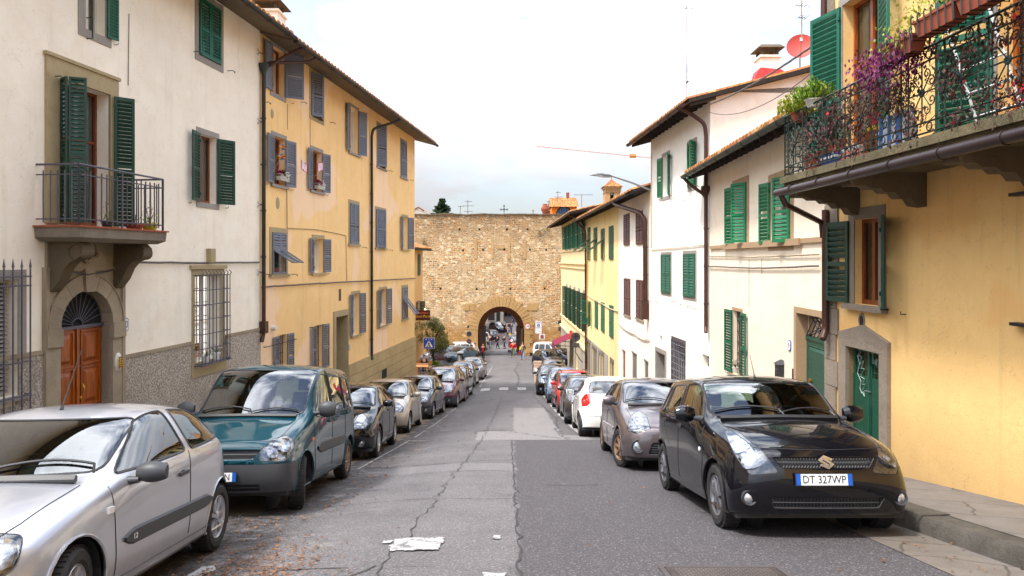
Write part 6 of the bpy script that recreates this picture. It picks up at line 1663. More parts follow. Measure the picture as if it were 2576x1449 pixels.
crate(2012,2046,-.32,.22,.24,'blue plastic crate on the balcony floor behind the railing','storage_crate','crate',[bl_,M['paper']])
crate(2090,2134,-.16,.17,.2,'white detergent box with orange lettering on the balcony floor','detergent_box','box',[M['white_s'],M['white_s']],('DIXAN',.14,m_plain('orange_ink',srgb(230,80,20),.5)))
crate(2146,2196,-.22,.26,.3,'rounded white and black appliance on the balcony floor','small_appliance','appliance',[M['white_s'],M['plastic_b']])
o=thing('shopping_bag','blue and white striped carrier bag hanging inside the balcony railing','bag',rf(2.75,-.2,.05));mb=MB()
for i in range(6):
 a,b=2.35+.085*i,2.35+.085*(i+1);mb.hexa([rf(a,-.28,.02),rf(b,-.28,.02),rf(b,-.12,.02),rf(a,-.12,.02),rf(a-.02,-.25,.42),rf(b-.02,-.25,.42),rf(b-.02,-.14,.40+.03*(i%2)),rf(a-.02,-.14,.42)],i%2)
mb.build('bag_body',[m_plain('bag_blue',srgb(60,120,190),.6),m_plain('bag_white',srgb(225,225,232),.6)],o,20)
o=thing('drying_rack','white folding rack leaning behind the red vine on the balcony','drying rack',rf(3.9,-.4,0));mb=MB()
for s_ in(3.55,4.15):mb.tube([rf(s_,-.5,.0),rf(s_-.25,-.3,1.25)],.014,5)
for z in(.2,.45,.7,.95,1.2):mb.tube([rf(3.5-z*.2+.05,-.5+z*.16,z),rf(4.2-z*.2,-.5+z*.16,z)],.011,5)
mb.build('rack_frame',M['white_s'],o)
o=thing('watering_can','yellow and red plastic toy can between the balcony rails','watering can',rf(2.1,-.2,.35));mb=MB();mb.lathe([(.001,0),(.07,0),(.08,.05),(.08,.06)],rf(2.1,-.2,.32),'z',14,0);mb.lathe([(.05,.06),(.075,.22),(.001,.22)],rf(2.1,-.2,.32),'z',14,1);mb.build('can_body',[m_plain('toy_yellow',srgb(230,200,20),.4),m_plain('toy_red',srgb(200,30,40),.4)],o)
mb=MB();mb.box(rf(2.25,-.3,.0),rf(1.95,-.12,.31));mb.build('stool',M['wood_orange'],thing('small_stool','little wooden stool under the toy can on the balcony','stool',rf(2.1,-.2,0)))
WH2=Wall(5.22,.036,1);r=WH2 .rect
uL0,uL1=WH2 .uD(11.0),WH2 .u(1787)
B2=House('low_cream_house','low cream house with four green shutters and door number nine on the right',WH2,uL0,uL1,-6.5,CZ+2.95,M['cream2'],9)
GR,GB=M['green'],M['green_br'];TAN=m_stone('tan_painted_stone',srgb(176,148,116),.85,2,.15,14);M['tan']=TAN
B2 .window(r(1848,1880,463,612),'open',None,GB,TAN,.15,False,(30,170),pitch=.08,lw=.50,deep=.25)
B2 .window((WH2 .u(1990),WH2 .u(1940),WH2 .z(1960,612),WH2 .z(1960,450)),'open',None,GB,TAN,.15,False,(22,172),pitch=.08,lw=.5,deep=.25)
mb=B2 .mb();mb.box((uL0,0,CZ+.335),(uL1-.1,.05,CZ+.43));mb.box((WH2 .u(2020),.05,CZ+.30),(WH2 .u(1825),.09,CZ+.44));mb.build('string_course',TAN,B2 .root)
B2 .window(r(1845,1866,782,945,1855),'open',None,GR,TAN,.08,True,(176,174),lw=.52,bars=True,frame_m=M['wood_orange'],pitch=.07)
pot('flower_pot','pot of white flowers on the sill of the barred window behind the black car',WH2 .P(WH2 .u(1853),.03,WH2 .z(1853,943)+.06),.08,.14,M['whitepaint'],M['leaf_d'],n=70,spread=.15,hh=.25,fl_m=M['petal_w'])
op=(WH2 .u(2082),WH2 .u(2007),G(13)+.12,WH2 .z(2040,793));B2 .ops.append(op);a,b,c,d=op;mb=B2 .mb()
for q in(((a-.15,0,c),(a,.04,d+.12)),((b,0,c),(b+.12,.04,d+.12)),((a,0,d),(b,.04,d+.12)),((b-.003,-.20,c),(b,0,d)),((a,-.20,d-.003),(b,0,d))):mb.box(*q)
mb.build('door_surround',TAN,B2 .root,20)
mb=B2 .mb();zt_=d-.52;k_=-.17
mb.box((a,k_-.05,c),(b,k_,zt_));mb.box((a,k_-.05,zt_),(b,k_+.02,zt_+.06));
for q in((.12,.42),(.5,.93)):
 p0,p1=c+(zt_-c)*q[0],c+(zt_-c)*q[1];mb.hexa([(a+.15,k_,p0),(b-.15,k_,p0),(b-.15,k_,p1),(a+.15,k_,p1),(a+.2,k_+.03,p0+.05),(b-.2,k_+.03,p0+.05),(b-.2,k_+.03,p1-.05),(a+.2,k_+.03,p1-.05)])
 mb.tube([(a+.12,k_,p0-.03),(b-.12,k_,p0-.03),(b-.12,k_,p1+.03),(a+.12,k_,p1+.03)],.014,4,0,True)
do_=mb.build('door',M['green_door'],B2 .root,20)
mb=B2 .mb();mb.lathe([(.02,0),(.02,.04),(.045,.06),(.04,.09),(.001,.10)],(b-.35,k_,c+1.02+.25),'y',12);mb.build('handle',m_plain('old_brass',srgb(170,130,60),.3,.9),do_)
mb=B2 .mb();fz0,fz1=zt_+.06,d
for i in range(-3,7):
 for sg in(1,-1):
  x0_=a+(b-a)*i/4;x1_=x0_+sg*(fz1-fz0)
  if min(x0_,x1_)<a-.0 or max(x0_,x1_)>b+.0:continue
  mb.tube([(x0_,k_+.0,fz0),(x1_,k_+.0,fz1)],.013,4)
mb.tube([(a,k_,fz0),(b,k_,fz1)],.012,4);mb.tube([(b,k_,fz0),(a,k_,fz1)],.012,4);mb.poly([(a,k_-.04,fz0),(b,k_-.04,fz0),(b,k_-.04,fz1),(a,k_-.04,fz1)],1);mb.build('fanlight',[M['iron_lt'],M['winglass']],do_)
plaque(B2,WH2 .u(1987),WH2 .z(1987,869),'9',.17,.22)
mb=B2 .mb();u,z=WH2 .u(1997.5),WH2 .z(1997,940);mb.box((u-.035,0,z-.12),(u+.035,.03,z+.10));mb.build('intercom',M['copper'],B2 .root)
u,z=WH2 .u(1968),WH2 .z(1968,930);o=thing('mailbox','ornate black iron mailbox on the cream wall left of door number nine','mailbox',WH2 .P(u,.06,z-.2));mb=MB(WH2 .P)
mb.box((u-.11,0,z-.20),(u+.11,.12,z+.12));mb.hexa([(u-.13,0,z+.12),(u+.13,0,z+.12),(u+.13,.15,z+.12),(u-.13,.15,z+.12),(u-.09,0,z+.21),(u+.09,0,z+.21),(u+.05,.07,z+.19),(u-.05,.07,z+.19)]);mb.tube([(u-.07,.125,z),(u+.07,.125,z)],.012,4)
for i in range(4):mb.tube([(u+.05*math.cos(t),.125,z-.13+.02*i+.03*math.sin(t))for t in range(6)],.006,4)
mb.build('mailbox_body',M['plastic_b'],o)
B2 .cable([(uL1-.05,.04,WH2 .z(1795,644)),(WH2 .u(1900),.03,WH2 .z(1900,647)),(WH2 .u(2066),.04,WH2 .z(2066,640))],.014,M['pietra']);B2 .cable([(uL1-.05,.05,WH2 .z(1795,670)),(WH2 .u(1900),.04,WH2 .z(1900,675)),(WH2 .u(2066),.05,WH2 .z(2066,669))],.018)
B2 .cable([(WH2 .u(1886),.02,WH2 .z(1886,650)),(WH2 .u(1886),.02,WH2 .z(1886,772))],.006,M['pietra']);B2 .cable([(WH2 .u(1918),.02,WH2 .z(1918,650)),(WH2 .u(1918),.02,WH2 .z(1918,690))],.006,M['pietra'])
B2 .build_wall()
B2 .roof(.62,CZ+2.56,.3,0,.45,pitch=.24);B2 .gutter(M['gutter_gn'],0,.45)
WT=Wall(7.17,-.06,1);r=WT.rect
uT0,uT1=WT.u(1787),WT.u(1637);ztop=CZ+5.05
B3=House('tall_white_house','tall white house with bright green shutters and a sloping tiled roof edge',WT,uT0,uT1,-8,ztop,M['white'],9)
B3 .window((WT.u(1683),WT.u(1668),WT.z(1675,494),WT.z(1675,392)),'open',None,GB,SU,.13,False,(161,172),pitch=.085,lw=.44)
B3 .window((WT.u(1750),WT.u(1733),WT.z(1741,470),WT.z(1741,360)),'open',None,GB,SU,.12,False,(140,20),pitch=.085,lw=.42)
B3 .window(r(1665,1688,640,737),'shut',None,GR,SU,.09,False,pitch=.085);B3 .window(r(1721,1750,638,747),'shut',None,GR,SU,.1,False,pitch=.085)
op=(WT.u(1725),WT.u(1691),G(22)+.1,WT.z(1708,860));B3 .ops.append(op);a,b,c,d=op;mb=B3 .mb();mb.box((a-.02,0,d),(b+.02,.03,d+.12));mb.box((b,0,c),(b+.06,.03,d))
for i in range(8):u=a+(b-a)*(i+.5)/8;mb.tube([(u,.02,c),(u,.02,d)],.022,4)
for i in range(10):z=c+(d-c)*(i+.5)/10;mb.tube([(a,.035,z),(b,.035,z)],.018,4)
mb.build('iron_grille',M['iron_lt'],B3 .root)
op=(WT.u(1785)+.03,WT.u(1766),WT.z(1775,932),WT.z(1775,893));B3 .ops.append(op);a,b,c,d=op;mb=B3 .mb()
for i in range(1,4):mb.tube([(a+(b-a)*i/4,-.2,c),(a+(b-a)*i/4,-.2,d)],.018,4);mb.tube([(a,-.2,c+(d-c)*i/4),(b,-.2,c+(d-c)*i/4)],.018,4)
mb.build('grate',M['iron'],B3 .root)
op=(WT.u(1674),WT.u(1652),G(24.5)+.1,WT.z(1663,888));B3 .ops.append(op);a,b,c,d=op;mb=B3 .mb()
for q in(((a-.14,0,c),(a,.03,d+.16)),((b,0,c),(b+.14,.03,d+.16)),((a,0,d),(b,.03,d+.16))):mb.box(*q)
mb.box((b-.02,-.4,c),(b,0,d));mb.build('door_surround',SU,B3 .root)
mb=B3 .mb();mb.box((a,-.35,c),(b,-.3,d));mb.build('door',M['green_door'],B3 .root)
for(x0,x1,y)in((1590,1603,888),(1621,1632,908)):pass
op=(WT.u(1666),WT.u(1659),WT.z(1662,861),WT.z(1662,844));B3 .ops.append(op)
B3 .cable([(uT0+.1,.03,WT.z(1780,615)),(WT.u(1730),.03,WT.z(1730,622)),(WT.u(1640),.03,WT.z(1640,628))],.014,M['cable_lt']);B3 .cable([(WT.u(1641),.04,WT.z(1641,385)),(WT.u(1641),.04,WT.z(1641,625))],.02,M['cable_lt'])
mb=B3 .mb()
hooks(B3,((1730,503),(1703,498),(1661,760),(1640,759),(1722,765),(1700,758),(1757,775),(1740,770)),M['pietra'],lambda u,z:[(u,0,z),(u,.14,z),(u-.06,.17,z-.05),(u-.10,.15,z)])
B3 .build_wall()
B3 .roof(.72,CZ+4.66,.27,.25,.45,half=6,pitch=.24);B3 .gutter(M['copper'],.1,.45)
gw,gz=B3 .gw,B3 .gz;ut=uT0+.10
B3 .pipe([(ut+.15,gw,gz-.06),(ut+.1,gw*.5,gz-.32),(ut,.14,gz-.55),(ut,.10,gz-.9),(ut,.10,WT.z(1785,470))],M['copper'],.06)
B2 .pipe([(uL1+.28,B2 .gw,B2 .gz-.06),(uL1+.2,B2 .gw*.8,B2 .gz-.25),(uL1-.0,.16,B2 .gz-.62)],M['copper'],.05,rings=False)
mb=B3 .mb();mb.lathe([(.13,.12),(.13,.0),(.06,-.22)],(ut,.12,WT.z(1785,478)),'z',10);mb.build('rain_hopper',M['copper'],B3 .root)
B3 .pipe([(ut,.10,WT.z(1785,480)),(ut,.10,WT.z(1787,822)),(ut-.1,.14,WT.z(1787,836))],M['copper'],.06)
DC=21.6
o=chimney('chimney','white chimney with red painted foot on the tall white house roof',(pX(1930,DC+1),DC+1,pZ(178,DC+1)),.62,.36,M['white2'])
cx0,cy0,cz0=pX(1930,DC+1),DC+1,pZ(178,DC+1)
mb=MB();mb.hexa([(cx0-.8,cy0-.45,cz0-.75),(cx0+.85,cy0-.45,cz0-.45),(cx0+.5,cy0+.45,cz0-.45),(cx0-.5,cy0+.45,cz0-.6),(cx0-.34,cy0-.34,cz0+.02),(cx0+.34,cy0-.34,cz0-.05),(cx0+.34,cy0+.34,cz0),(cx0-.34,cy0+.34,cz0)])
mb.build('red_flashing',m_plain('red_sealant',srgb(200,50,44),.6,var=.4),o,60)
D_=20.9;p=Vector((pX(2013,D_),D_,pZ(120,D_)));o=thing('satellite_dish','red satellite dish on the white house roof behind the green shutter','satellite dish',p-Vector((0,0,.9)));mb=MB()
fwd=Vector((-.35,-1,.25)).normalized();X=fwd.cross(Vector((0,0,1))).normalized();Y=X.cross(fwd)
for i in range(6):
 for j in range(24):
  f=lambda i_,j_:p+(X*math.cos(2*math.pi*j_/24)+Y*math.sin(2*math.pi*j_/24))*(.40*i_/6)+fwd*(.10*(i_/6)**2)
  mb.poly([f(i,j),f(i,j+1),f(i+1,j+1),f(i+1,j)]if i else[f(0,0),f(1,j+1),f(1,j)])
mb.build('reflector',m_plain('dish_red',srgb(190,70,60),.6),o,60,recalc=False);mb=MB();mb.tube([p+fwd*.45-Y*.02,p-Y*.38+fwd*.1],.012,5);mb.obox(p+fwd*.45,X*.04,Y*.06,fwd*.04);mb.build('receiver_arm',M['galv'],o);mb=MB();mb.tube([p-fwd*.03,p-fwd*.12-Vector((0,0,.2)),p-fwd*.12-Vector((0,0,1.2))],.02,6);mb.build('mast',M['galv'],o)
WF=Wall(6.08,-.02,1);r=WF.rect
uP0,uP1,uP2,uP3=WF.uD(27.3),WF.u(1556),WF.u(1477),WF.uD(66)
B4=House('white_house','white house with maroon shutters beside the thick brown downpipe',WF,uP0,uP1,-9,CZ+3.0,M['white2'],8)
for q in((1571,1584.5,538,617),(1602,1618,532,615),(1571.5,1586,701,792),(1602.5,1618.5,705,802)):B4 .window(r(*q),'shut',None,M['brown_sh'],None,.1,q[2]>650,pitch=.09,sillout=.06)
for(x0,x1,y)in((1590,1602,890),(1621,1631,910),(1566,1573,884)):
 D_=WF.D((x0+x1)/2);op=(WF.u(x1),WF.u(x0),G(D_)+.1,WF.z((x0+x1)/2,y));B4 .ops.append(op);mb=B4 .mb();a,b,c,d=op;mb.box((a,-.08,c),(b,-.04,d));mb.box((a-.05,0,d),(b+.05,.02,d+.06));mb.build('door',M['greydoor']if x0>1580 else M['wood_orange'],B4 .root)
B4 .cable([(uP0+.1,.05,WF.z(1638,856)),(WF.u(1600),.05,WF.z(1600,840)),(uP1-.1,.05,WF.z(1558,812))],.025,M['cable_lt'],sag=.1)
B4 .build_wall();B4 .roof(.72,CZ+2.70,.28,.1,0,pitch=.24);B4 .gutter(M['gutter_dk'],-.6,0)
u0_=uP0+.35
B4 .pipe([(u0_+3.6,B4 .gw,B4 .gz-.05),(u0_+3.3,B4 .gw*.9,B4 .gz-.2),(u0_+.3,.3,B4 .gz-.75),(u0_,.14,B4 .gz-1.05),(u0_,.12,WF.z(1628,802))],M['copper'],.09)
mb=B4 .mb();mb.box((u0_-.13,.0,WF.z(1628,800)),(u0_+.13,.28,WF.z(1628,755)));mb.build('pipe_box',M['copper'],B4 .root)
B5=House('pale_yellow_house','pale yellow house with propped dark green louvres beside the maroon shuttered house',WF,uP1,uP2,-10,CZ+3.0,M['yellow'],8)
GDK=m_paint('olive_green_paint',srgb(30,80,50),.5,.2,9)
for q,fl in(((1479.5,1486,572,654),1),((1495,1503,572,654),1),((1513.5,1521.5,575,653),1),((1533.5,1544,568,653),0),((1479.5,1486,757,818),2),((1498,1505,755,826),0),((1513.5,1521.5,761,835),0),((1534.5,1544,768,849),0)):
 B5 .window(r(*q),'open' if fl==2 else 'shut',None,GDK if q[2]<700 else GR,None,.08,False,(160,150),pitch=.09,flap=[(.62,52),(.62,52)]if fl==1 else None)
for(x0,x1,y)in((1478,1486,862),(1490,1502,878),(1507,1511,890),(1513.5,1520,893),(1536,1544,911)):
 D_=WF.D((x0+x1)/2);op=(WF.u(x1),WF.u(x0),G(D_)+.1,WF.z((x0+x1)/2,y));B5 .ops.append(op);mb=B5 .mb();a,b,c,d=op;mb.box((a,-.12,c),(b,-.06,d));mb.box((a-.1,0,d),(b+.1,.03,d+.2));mb.box((b,0,c),(b+.1,.03,d));mb.build('door',M['greydoor'],B5 .root)
mb=B5 .mb();D0_,D1_=uP1/WF.k,uP2/WF.k;sheet(mb,WF.u(1530),uP2-.02,-10,WF.z(1500,868),B5 .ops,.02);mb.build('plinth',M['greystone'],B5 .root)
B5 .cable([(uP1,.05,WF.z(1556,783)),(WF.u(1520),.05,WF.z(1520,766)),(uP2,.05,WF.z(1480,741))],.03,M['cable_lt'],sag=.05);B5 .cable([(uP2-.5,.06,WF.z(1481,590)),(uP2-.5,.06,WF.z(1481,800))],.03,m_plain('yellow_cable',srgb(200,160,60),.7))
B5 .build_wall();B5 .roof(.72,CZ+2.70,.28,0,0.5,pitch=.24);B5 .gutter(M['gutter_dk'],0,.5)
B5 .pipe([(uP2-.1,B5 .gw,B5 .gz-.05),(uP2-.2,.3,B5 .gz-.5),(uP2-.25,.14,B5 .gz-.8),(uP2-.25,.12,-6.2)],M['copper'],.07)
B6=House('corner_house','farthest right house with rows of green shutters and the magenta awning',WF,uP2,uP3,-11,CZ+3.6,M['yellow2'],8)
for i in range(5):
 a=uP2+1.0+i*3.1;B6 .window((a,a+1.05,CZ+.95,CZ+3.0),'open',None,GR,None,.1,True,(150,150),pitch=.1);B6 .window((a,a+1.05,CZ-5.0+.05,CZ-2.3),'open',None,GD,SU,.2,True,(150,150),pitch=.1)
mb=B6 .mb()
for(z,h,o_)in((CZ-.15,.14,.16),(CZ-.55,.08,.10),(CZ+.85,.1,.1),(CZ-5.15,.12,.12),(CZ-6.1,.16,.18)):mb.box((uP2+.05,0,z-h),(uP3,o_,z))
mb.build('cornice',M['yellow2'],B6 .root)
ops_=[]
for(D_,w_,h_)in((52.2,1.3,2.6),(55.2,2.2,3.0),(60,1.5,2.6)):
 op=(WF.uD(D_),WF.uD(D_+w_),G(D_)+.05,G(D_)+h_);B6 .ops.append(op);mb=B6 .mb();mb.box((op[0],-.3,op[2]),(op[1],-.25,op[3]));mb.build('door',M['greydoor']if w_<2 else M['dark'],B6 .root)
mb=B6 .mb();sheet(mb,uP2+.02,uP3,-11,CZ-6.26,B6 .ops,.03);mb.build('plinth',M['greystone'],B6 .root)
B6 .build_wall();B6 .roof(1.15,CZ+3.22,.22,.4,.6,pitch=.26);B6 .gutter(M['gutter_dk'],.4,.6,.09)
B6 .pipe([(uP2+1.5,B6 .gw,B6 .gz),(uP2+.6,.4,B6 .gz-.35),(uP2+.2,.2,B6 .gz-.9)],M['copper'],.07,rings=False)
o=B6 .mb();Da=55.0;ua,ub=WF.uD(54.6),WF.uD(57.6);z1=pZ(846,55);z0=pZ(868,54.8)
o.hexa([(ua,.05,z1),(ub,.05,z1),(ub,1.55,z0),(ua,1.55,z0),(ua,.05,z1+.03),(ub,.05,z1+.03),(ub,1.55,z0+.03),(ua,1.55,z0+.03)]);o.box((ua,1.54,z0-.4),(ub,1.56,z0+.02));
o.hexa([(ua,.05,z1-.42),(ua+.01,.05,z1-.42),(ua+.01,1.55,z0-.40),(ua,1.55,z0-.40),(ua,.05,z1),(ua+.01,.05,z1),(ua+.01,1.55,z0),(ua,1.55,z0)])if False else None
aw=o.build('awning',M['magenta'],B6 .root);aw['label']='magenta canvas awning over the trattoria door'
for q in(ua,ub):o=B6 .mb();o.tube([(q,.05,z1-.75),(q,1.5,z0-.02)],.03,5);o.build('awning_arm',M['plastic_b'],aw)
o=MB();X0=WF.P(ua,.2,0).x;o.box((X0-.22,54.45,z1-.15),(X0+.02,54.5,z1+.5));sg_=o.build('shop_sign',m_plain('shop_sign_red',srgb(206,60,50),.5),B6 .root);pass
# people
def skinmesh(vs,es,root=0,sub=1):
 me=bpy.data.meshes.new('tmp');me.from_pydata([v[0]for v in vs],es,[])
 ob=bpy.data.objects.new('tmp',me);C.objects.link(ob)
 sk=ob.modifiers.new('k','SKIN');sk.use_smooth_shade=True
 for i,v in enumerate(vs):
  r_=v[1]if isinstance(v[1],tuple)else(v[1],v[1]);me.skin_vertices[0].data[i].radius=r_;me.skin_vertices[0].data[i].use_root=(i==root)
 sb=ob.modifiers.new('s','SUBSURF');sb.levels=sub;sb.render_levels=sub
 m2=bpy.data.meshes.new_from_object(ob.evaluated_get(bpy.context.evaluated_depsgraph_get()))
 V=[v.co.copy()for v in m2 .vertices];F=[list(p.vertices)for p in m2 .polygons]
 bpy.data.objects.remove(ob);bpy.data.meshes.remove(me);bpy.data.meshes.remove(m2);return V,F
SKIN=m_plain('skin',srgb(206,150,122),.6);
_cm={}
def cmat(c,nm=None):
 k=tuple(c)
 if k not in _cm:_cm[k]=m_plain('cloth_%d'%len(_cm),srgb(*c),.9,var=.35,sc=8)
 return _cm[k]
def person(label,X,D,face,h=1.75,stride=.25,arms=((.12,.1),(.12,-.1)),top=(30,30,34),leg=(40,46,70),hair=(50,34,24),shirt=None,hairlen=0,coat=.0,wide=1.0,sit=False,elbow=(.25,.25),group=None,z=None,lean=.03):
 """face: heading in radians, 0 looks at the camera (-y)"""
 base=Vector((X,D,G(D)+.005 if z is None else z));o=thing('person',label,'person',base,group);k=h/1.75
 fw=Vector((math.sin(face),-math.cos(face),0));rt=Vector((-fw.y,fw.x,0))
 P=lambda a,f,u:base+(rt*a*wide+fw*(f+lean*max(0,u-.9)))*k+Vector((0,0,u*k))
 hip=.92
 if sit:hip=.48
 if sit:legs=[(P(q*.10,0,hip),P(q*.12,.42,hip+.04),P(q*.12,.40,.08))for q in(1,-1)]
 else:legs=[(P(q*.09,0,hip-.04),P(q*.10,stride*s_*.55+.03,.50),P(q*.10,stride*s_-(.06 if s_<0 else 0),.09))for q,s_ in((1,1),(-1,-1))]
 sh=hip+.52;nk=hip+.60;hd=hip+.74
 vs=[(P(0,0,hip),(.15*k,.11*k)),(P(0,0,hip+.22),(.135*k,.10*k)),(P(0,0,hip+.42),(.155*k,.11*k)),(P(0,.0,nk),.055*k),(P(0,.015,hd-.03),(.07*k,.085*k)),(P(0,.005,hd+.08),(.075*k,.09*k))]
 es=[(0,1),(1,2),(2,3),(3,4),(4,5)];hands=[]
 for q,(lg)in zip((1,-1),legs):
  i=len(vs);vs+=[(lg[0],.085*k),(lg[1],.058*k),(lg[2],.038*k),(lg[2]+fw*.10*k-Vector((0,0,.05*k)),.034*k)];es+=[(0,i),(i,i+1),(i+1,i+2),(i+2,i+3)]
 armp=[]
 for q,(out,fwd),el in zip((1,-1),arms,elbow):
  s0=P(q*.185,0,sh-.02);e0=P(q*(.21+out*.5),fwd*.5,sh-.30);w0=P(q*(.20+out*.7),fwd+el*.4,sh-.53+el*.25+abs(fwd)*.1)
  i=len(vs);vs+=[(s0,.052*k),(e0,.040*k),(w0,.026*k)];es+=[(2,i),(i,i+1),(i+1,i+2)];armp.append((s0,e0,w0));hands.append((w0,(w0-e0).normalized()))
 V,F=skinmesh(vs,es);mb=MB();add_vf(mb,V,F)
 for(w0,d),q in zip(hands,(1,-1)):
  side=d.cross(fw).normalized();pal=side.cross(d).normalized()
  mb.obox(w0+d*.045*k,side*.038*k*.5,pal*.075*k*.55,d*.045*k)
  for j,ln in enumerate((.062,.075,.080,.072,.055)):
   b_=w0+d*(.085*k if j else.03*k)+pal*(.03-.02*j)*k*(1 if j else 1.4)
   t1=(d+pal*(.7 if j==0 else 0)).normalized();mb.tube([b_,b_+t1*ln*.5*k,b_+t1*ln*k*.9-side*q*.018*k],[.009*k,.0085*k,.006*k],5)
 hc=P(0,.01,hd+.03)
 mb.tube([hc+fw*.088*k+Vector((0,0,.015)),hc+fw*.11*k-Vector((0,0,.02))],[.009,.014],5)
 for q in(-1,1):mb.obox(hc+fw*.086*k+rt*q*.032*k+Vector((0,0,.018*k)),rt*.012*k,fw*.004,Vector((0,0,.007*k)),1);mb.obox(hc+rt*q*.082*k,rt*.008,fw*.018,Vector((0,0,.03*k)))
 mb.obox(hc+fw*.088*k-Vector((0,0,.048*k)),rt*.02*k,fw*.004,Vector((0,0,.005*k)),2)
 bo=mb.build('body',[SKIN,M['black_s'],M['redwall']],o,60)
 vs=[(P(0,0,hip+.08),(.165*k,.125*k)),(P(0,0,hip-.03),(.17*k,.13*k))];es=[(0,1)]
 for lg in legs:
  i=len(vs);vs+=[(lg[0]-Vector((0,0,.04*k)),.105*k),(lg[1],.078*k),(lg[2]+Vector((0,0,.03*k)),.062*k)];es+=[(1,i),(i,i+1),(i+1,i+2)]
 V,F=skinmesh(vs,es);mb=MB();add_vf(mb,V,F);mb.build('trousers',cmat(leg),o,60)
 vs=[(P(0,0,hip-.02-coat),((.185+coat*.12)*k,(.14+coat*.1)*k)),(P(0,0,hip+.2),(.165*k,.125*k)),(P(0,0,hip+.43),(.185*k,.13*k)),(P(0,0,nk-.03),.078*k)];es=[(0,1),(1,2),(2,3)]
 for(s0,e0,w0)in armp:
  i=len(vs);vs+=[(s0,.072*k),(e0,.058*k),(w0-(w0-e0)*.06,.046*k)];es+=[(2,i),(i,i+1),(i+1,i+2)]
 V,F=skinmesh(vs,es,1);mb=MB();add_vf(mb,V,F)
 if shirt:mb.hexa([P(-.055,.12,hip+.02),P(.055,.12,hip+.02),P(.075,.125,hip+.50),P(-.075,.125,hip+.50),P(-.055,.155,hip+.02),P(.055,.155,hip+.02),P(.075,.15,hip+.50),P(-.075,.15,hip+.50)],1)
 mb.build('jacket',[cmat(top)]+([cmat(shirt)]if shirt else[]),o,60)
 mb=MB();hc2=P(0,-.012,hd+.055)
 def hp(t,a):
  r_=.103*k;v=Vector((math.cos(a)*math.sin(t),math.sin(a)*math.sin(t),math.cos(t)))
  dn=hairlen*k if v.y<.3 and t>1.5 else 0
  return hc2+rt*v.x*r_*.92+fw*v.y*r_*1.05+Vector((0,0,v.z*r_*1.12-dn))
 n=14
 for i in range(8):
  for j in range(n):
   t0,t1=math.pi*.62*i/8,math.pi*.62*(i+1)/8;a0,a1=2*math.pi*j/n,2*math.pi*(j+1)/n
   am=(a0+a1)/2
   if math.sin(am)>.35 and i>3:continue
   mb.poly([hp(t0,a0),hp(t0,a1),hp(t1,a1),hp(t1,a0)]if i else[hp(0,0),hp(t1,a1),hp(t1,a0)])
 mb.build('hair',cmat(hair),o,60)
 mb=MB()
 for lg in legs:
  a=lg[2];dz=Vector((0,0,a.z-base.z));mb.hexa([a-dz-fw*.07*k-rt*.045*k,a-dz+fw*.20*k-rt*.04*k,a-dz+fw*.20*k+rt*.04*k,a-dz-fw*.07*k+rt*.045*k,a-dz-fw*.06*k-rt*.035*k+Vector((0,0,.11)),a-dz+fw*.17*k-rt*.03*k+Vector((0,0,.05)),a-dz+fw*.17*k+rt*.03*k+Vector((0,0,.05)),a-dz-fw*.06*k+rt*.035*k+Vector((0,0,.11))])
 mb.build('shoes',cmat((38,30,28)),o,30)
 return o,hands,(fw,rt,P)
def bag(label,pos,col,w=.34,h=.28,name='handbag',strap=None):
 o=thing(name,label,'bag',Vector(pos)-Vector((0,0,h+.12)));p=Vector(pos);mb=MB()
 mb.hexa([p+Vector(q)for q in((-w*.5,-.07,-h-.12),(w*.5,-.07,-h-.12),(w*.5,.07,-h-.12),(-w*.5,.07,-h-.12),(-w*.42,-.04,-.12),(w*.42,-.04,-.12),(w*.42,.04,-.12),(-w*.42,.04,-.12))])
 b_=mb.build('bag_body',cmat(col),o,30);mb=MB();t=strap or Vector((0,0,.02));mb.tube([p+Vector((-w*.3,0,-.13)),p+t+Vector((-.04,0,0)),p+t+Vector((.04,0,0)),p+Vector((w*.3,0,-.13))],.011,5);mb.build('strap',cmat(col),b_)
 return o
def pp(px,D):return pX(px,D),D
x,D=pp(1290.3,70.8);a,hn,_=person('man in a bright red jumper and green trousers walking up from the gate',x,D,.05,1.78,.28,((.2,.05),(.2,-.05)),(206,30,24),(92,104,60),(190,150,130),wide=1.05)
bag('dark bag in the hand of the man in the red jumper',hn[1][0]+hn[1][1]*.06,(30,32,50))
x,D=pp(1314.8,67.4);a,hn,_=person('long haired person in black jacket, checked shirt and pale jeans walking towards us',x,D,-.05,1.76,.30,((.1,.05),(.1,.12)),(28,26,30),(130,160,200),(48,30,24),(176,150,160),.10)
bag('red bag in the hand of the person in pale jeans',hn[1][0]+hn[1][1]*.06,(150,20,30))
o=thing('folder','yellow folder under the arm of the person in pale jeans','folder',hn[1][0]);mb=MB();mb.obox(hn[1][0]+Vector((.06,-.08,.22)),(.10,0,0),(0,.02,0),(.03,0,.15));mb.build('cover',cmat((240,210,70)),o)
x,D=pp(1195,66.3);person('woman with a dark bob in a loose cream coat left of the gate',x,D,.3,1.66,.1,((.16,.05),(.16,.05)),(214,204,176),(60,60,70),(70,26,22),None,.05,.22,1.12)
x,D=pp(1215.4,65.4);person('person in a black jacket over a red top at the left gate pier',x,D,-.1,1.70,.25,((.14,.1),(.14,.1)),(34,30,34),(40,42,56),(60,34,26),(200,24,36),elbow=(.6,.2))
x,D=pp(1251.8,87);a,hn,_=person('woman all in black with a shoulder bag standing beyond the gate',x,D,-1.3,1.72,.18,((.1,.1),(.1,.1)),(26,24,26),(24,24,28),(90,56,36),None,.08,elbow=(.9,.6))
bag('black shoulder bag of the woman beyond the gate',hn[0][0]+Vector((.2,0,.2)),(30,26,26),strap=Vector((0,0,.4)))
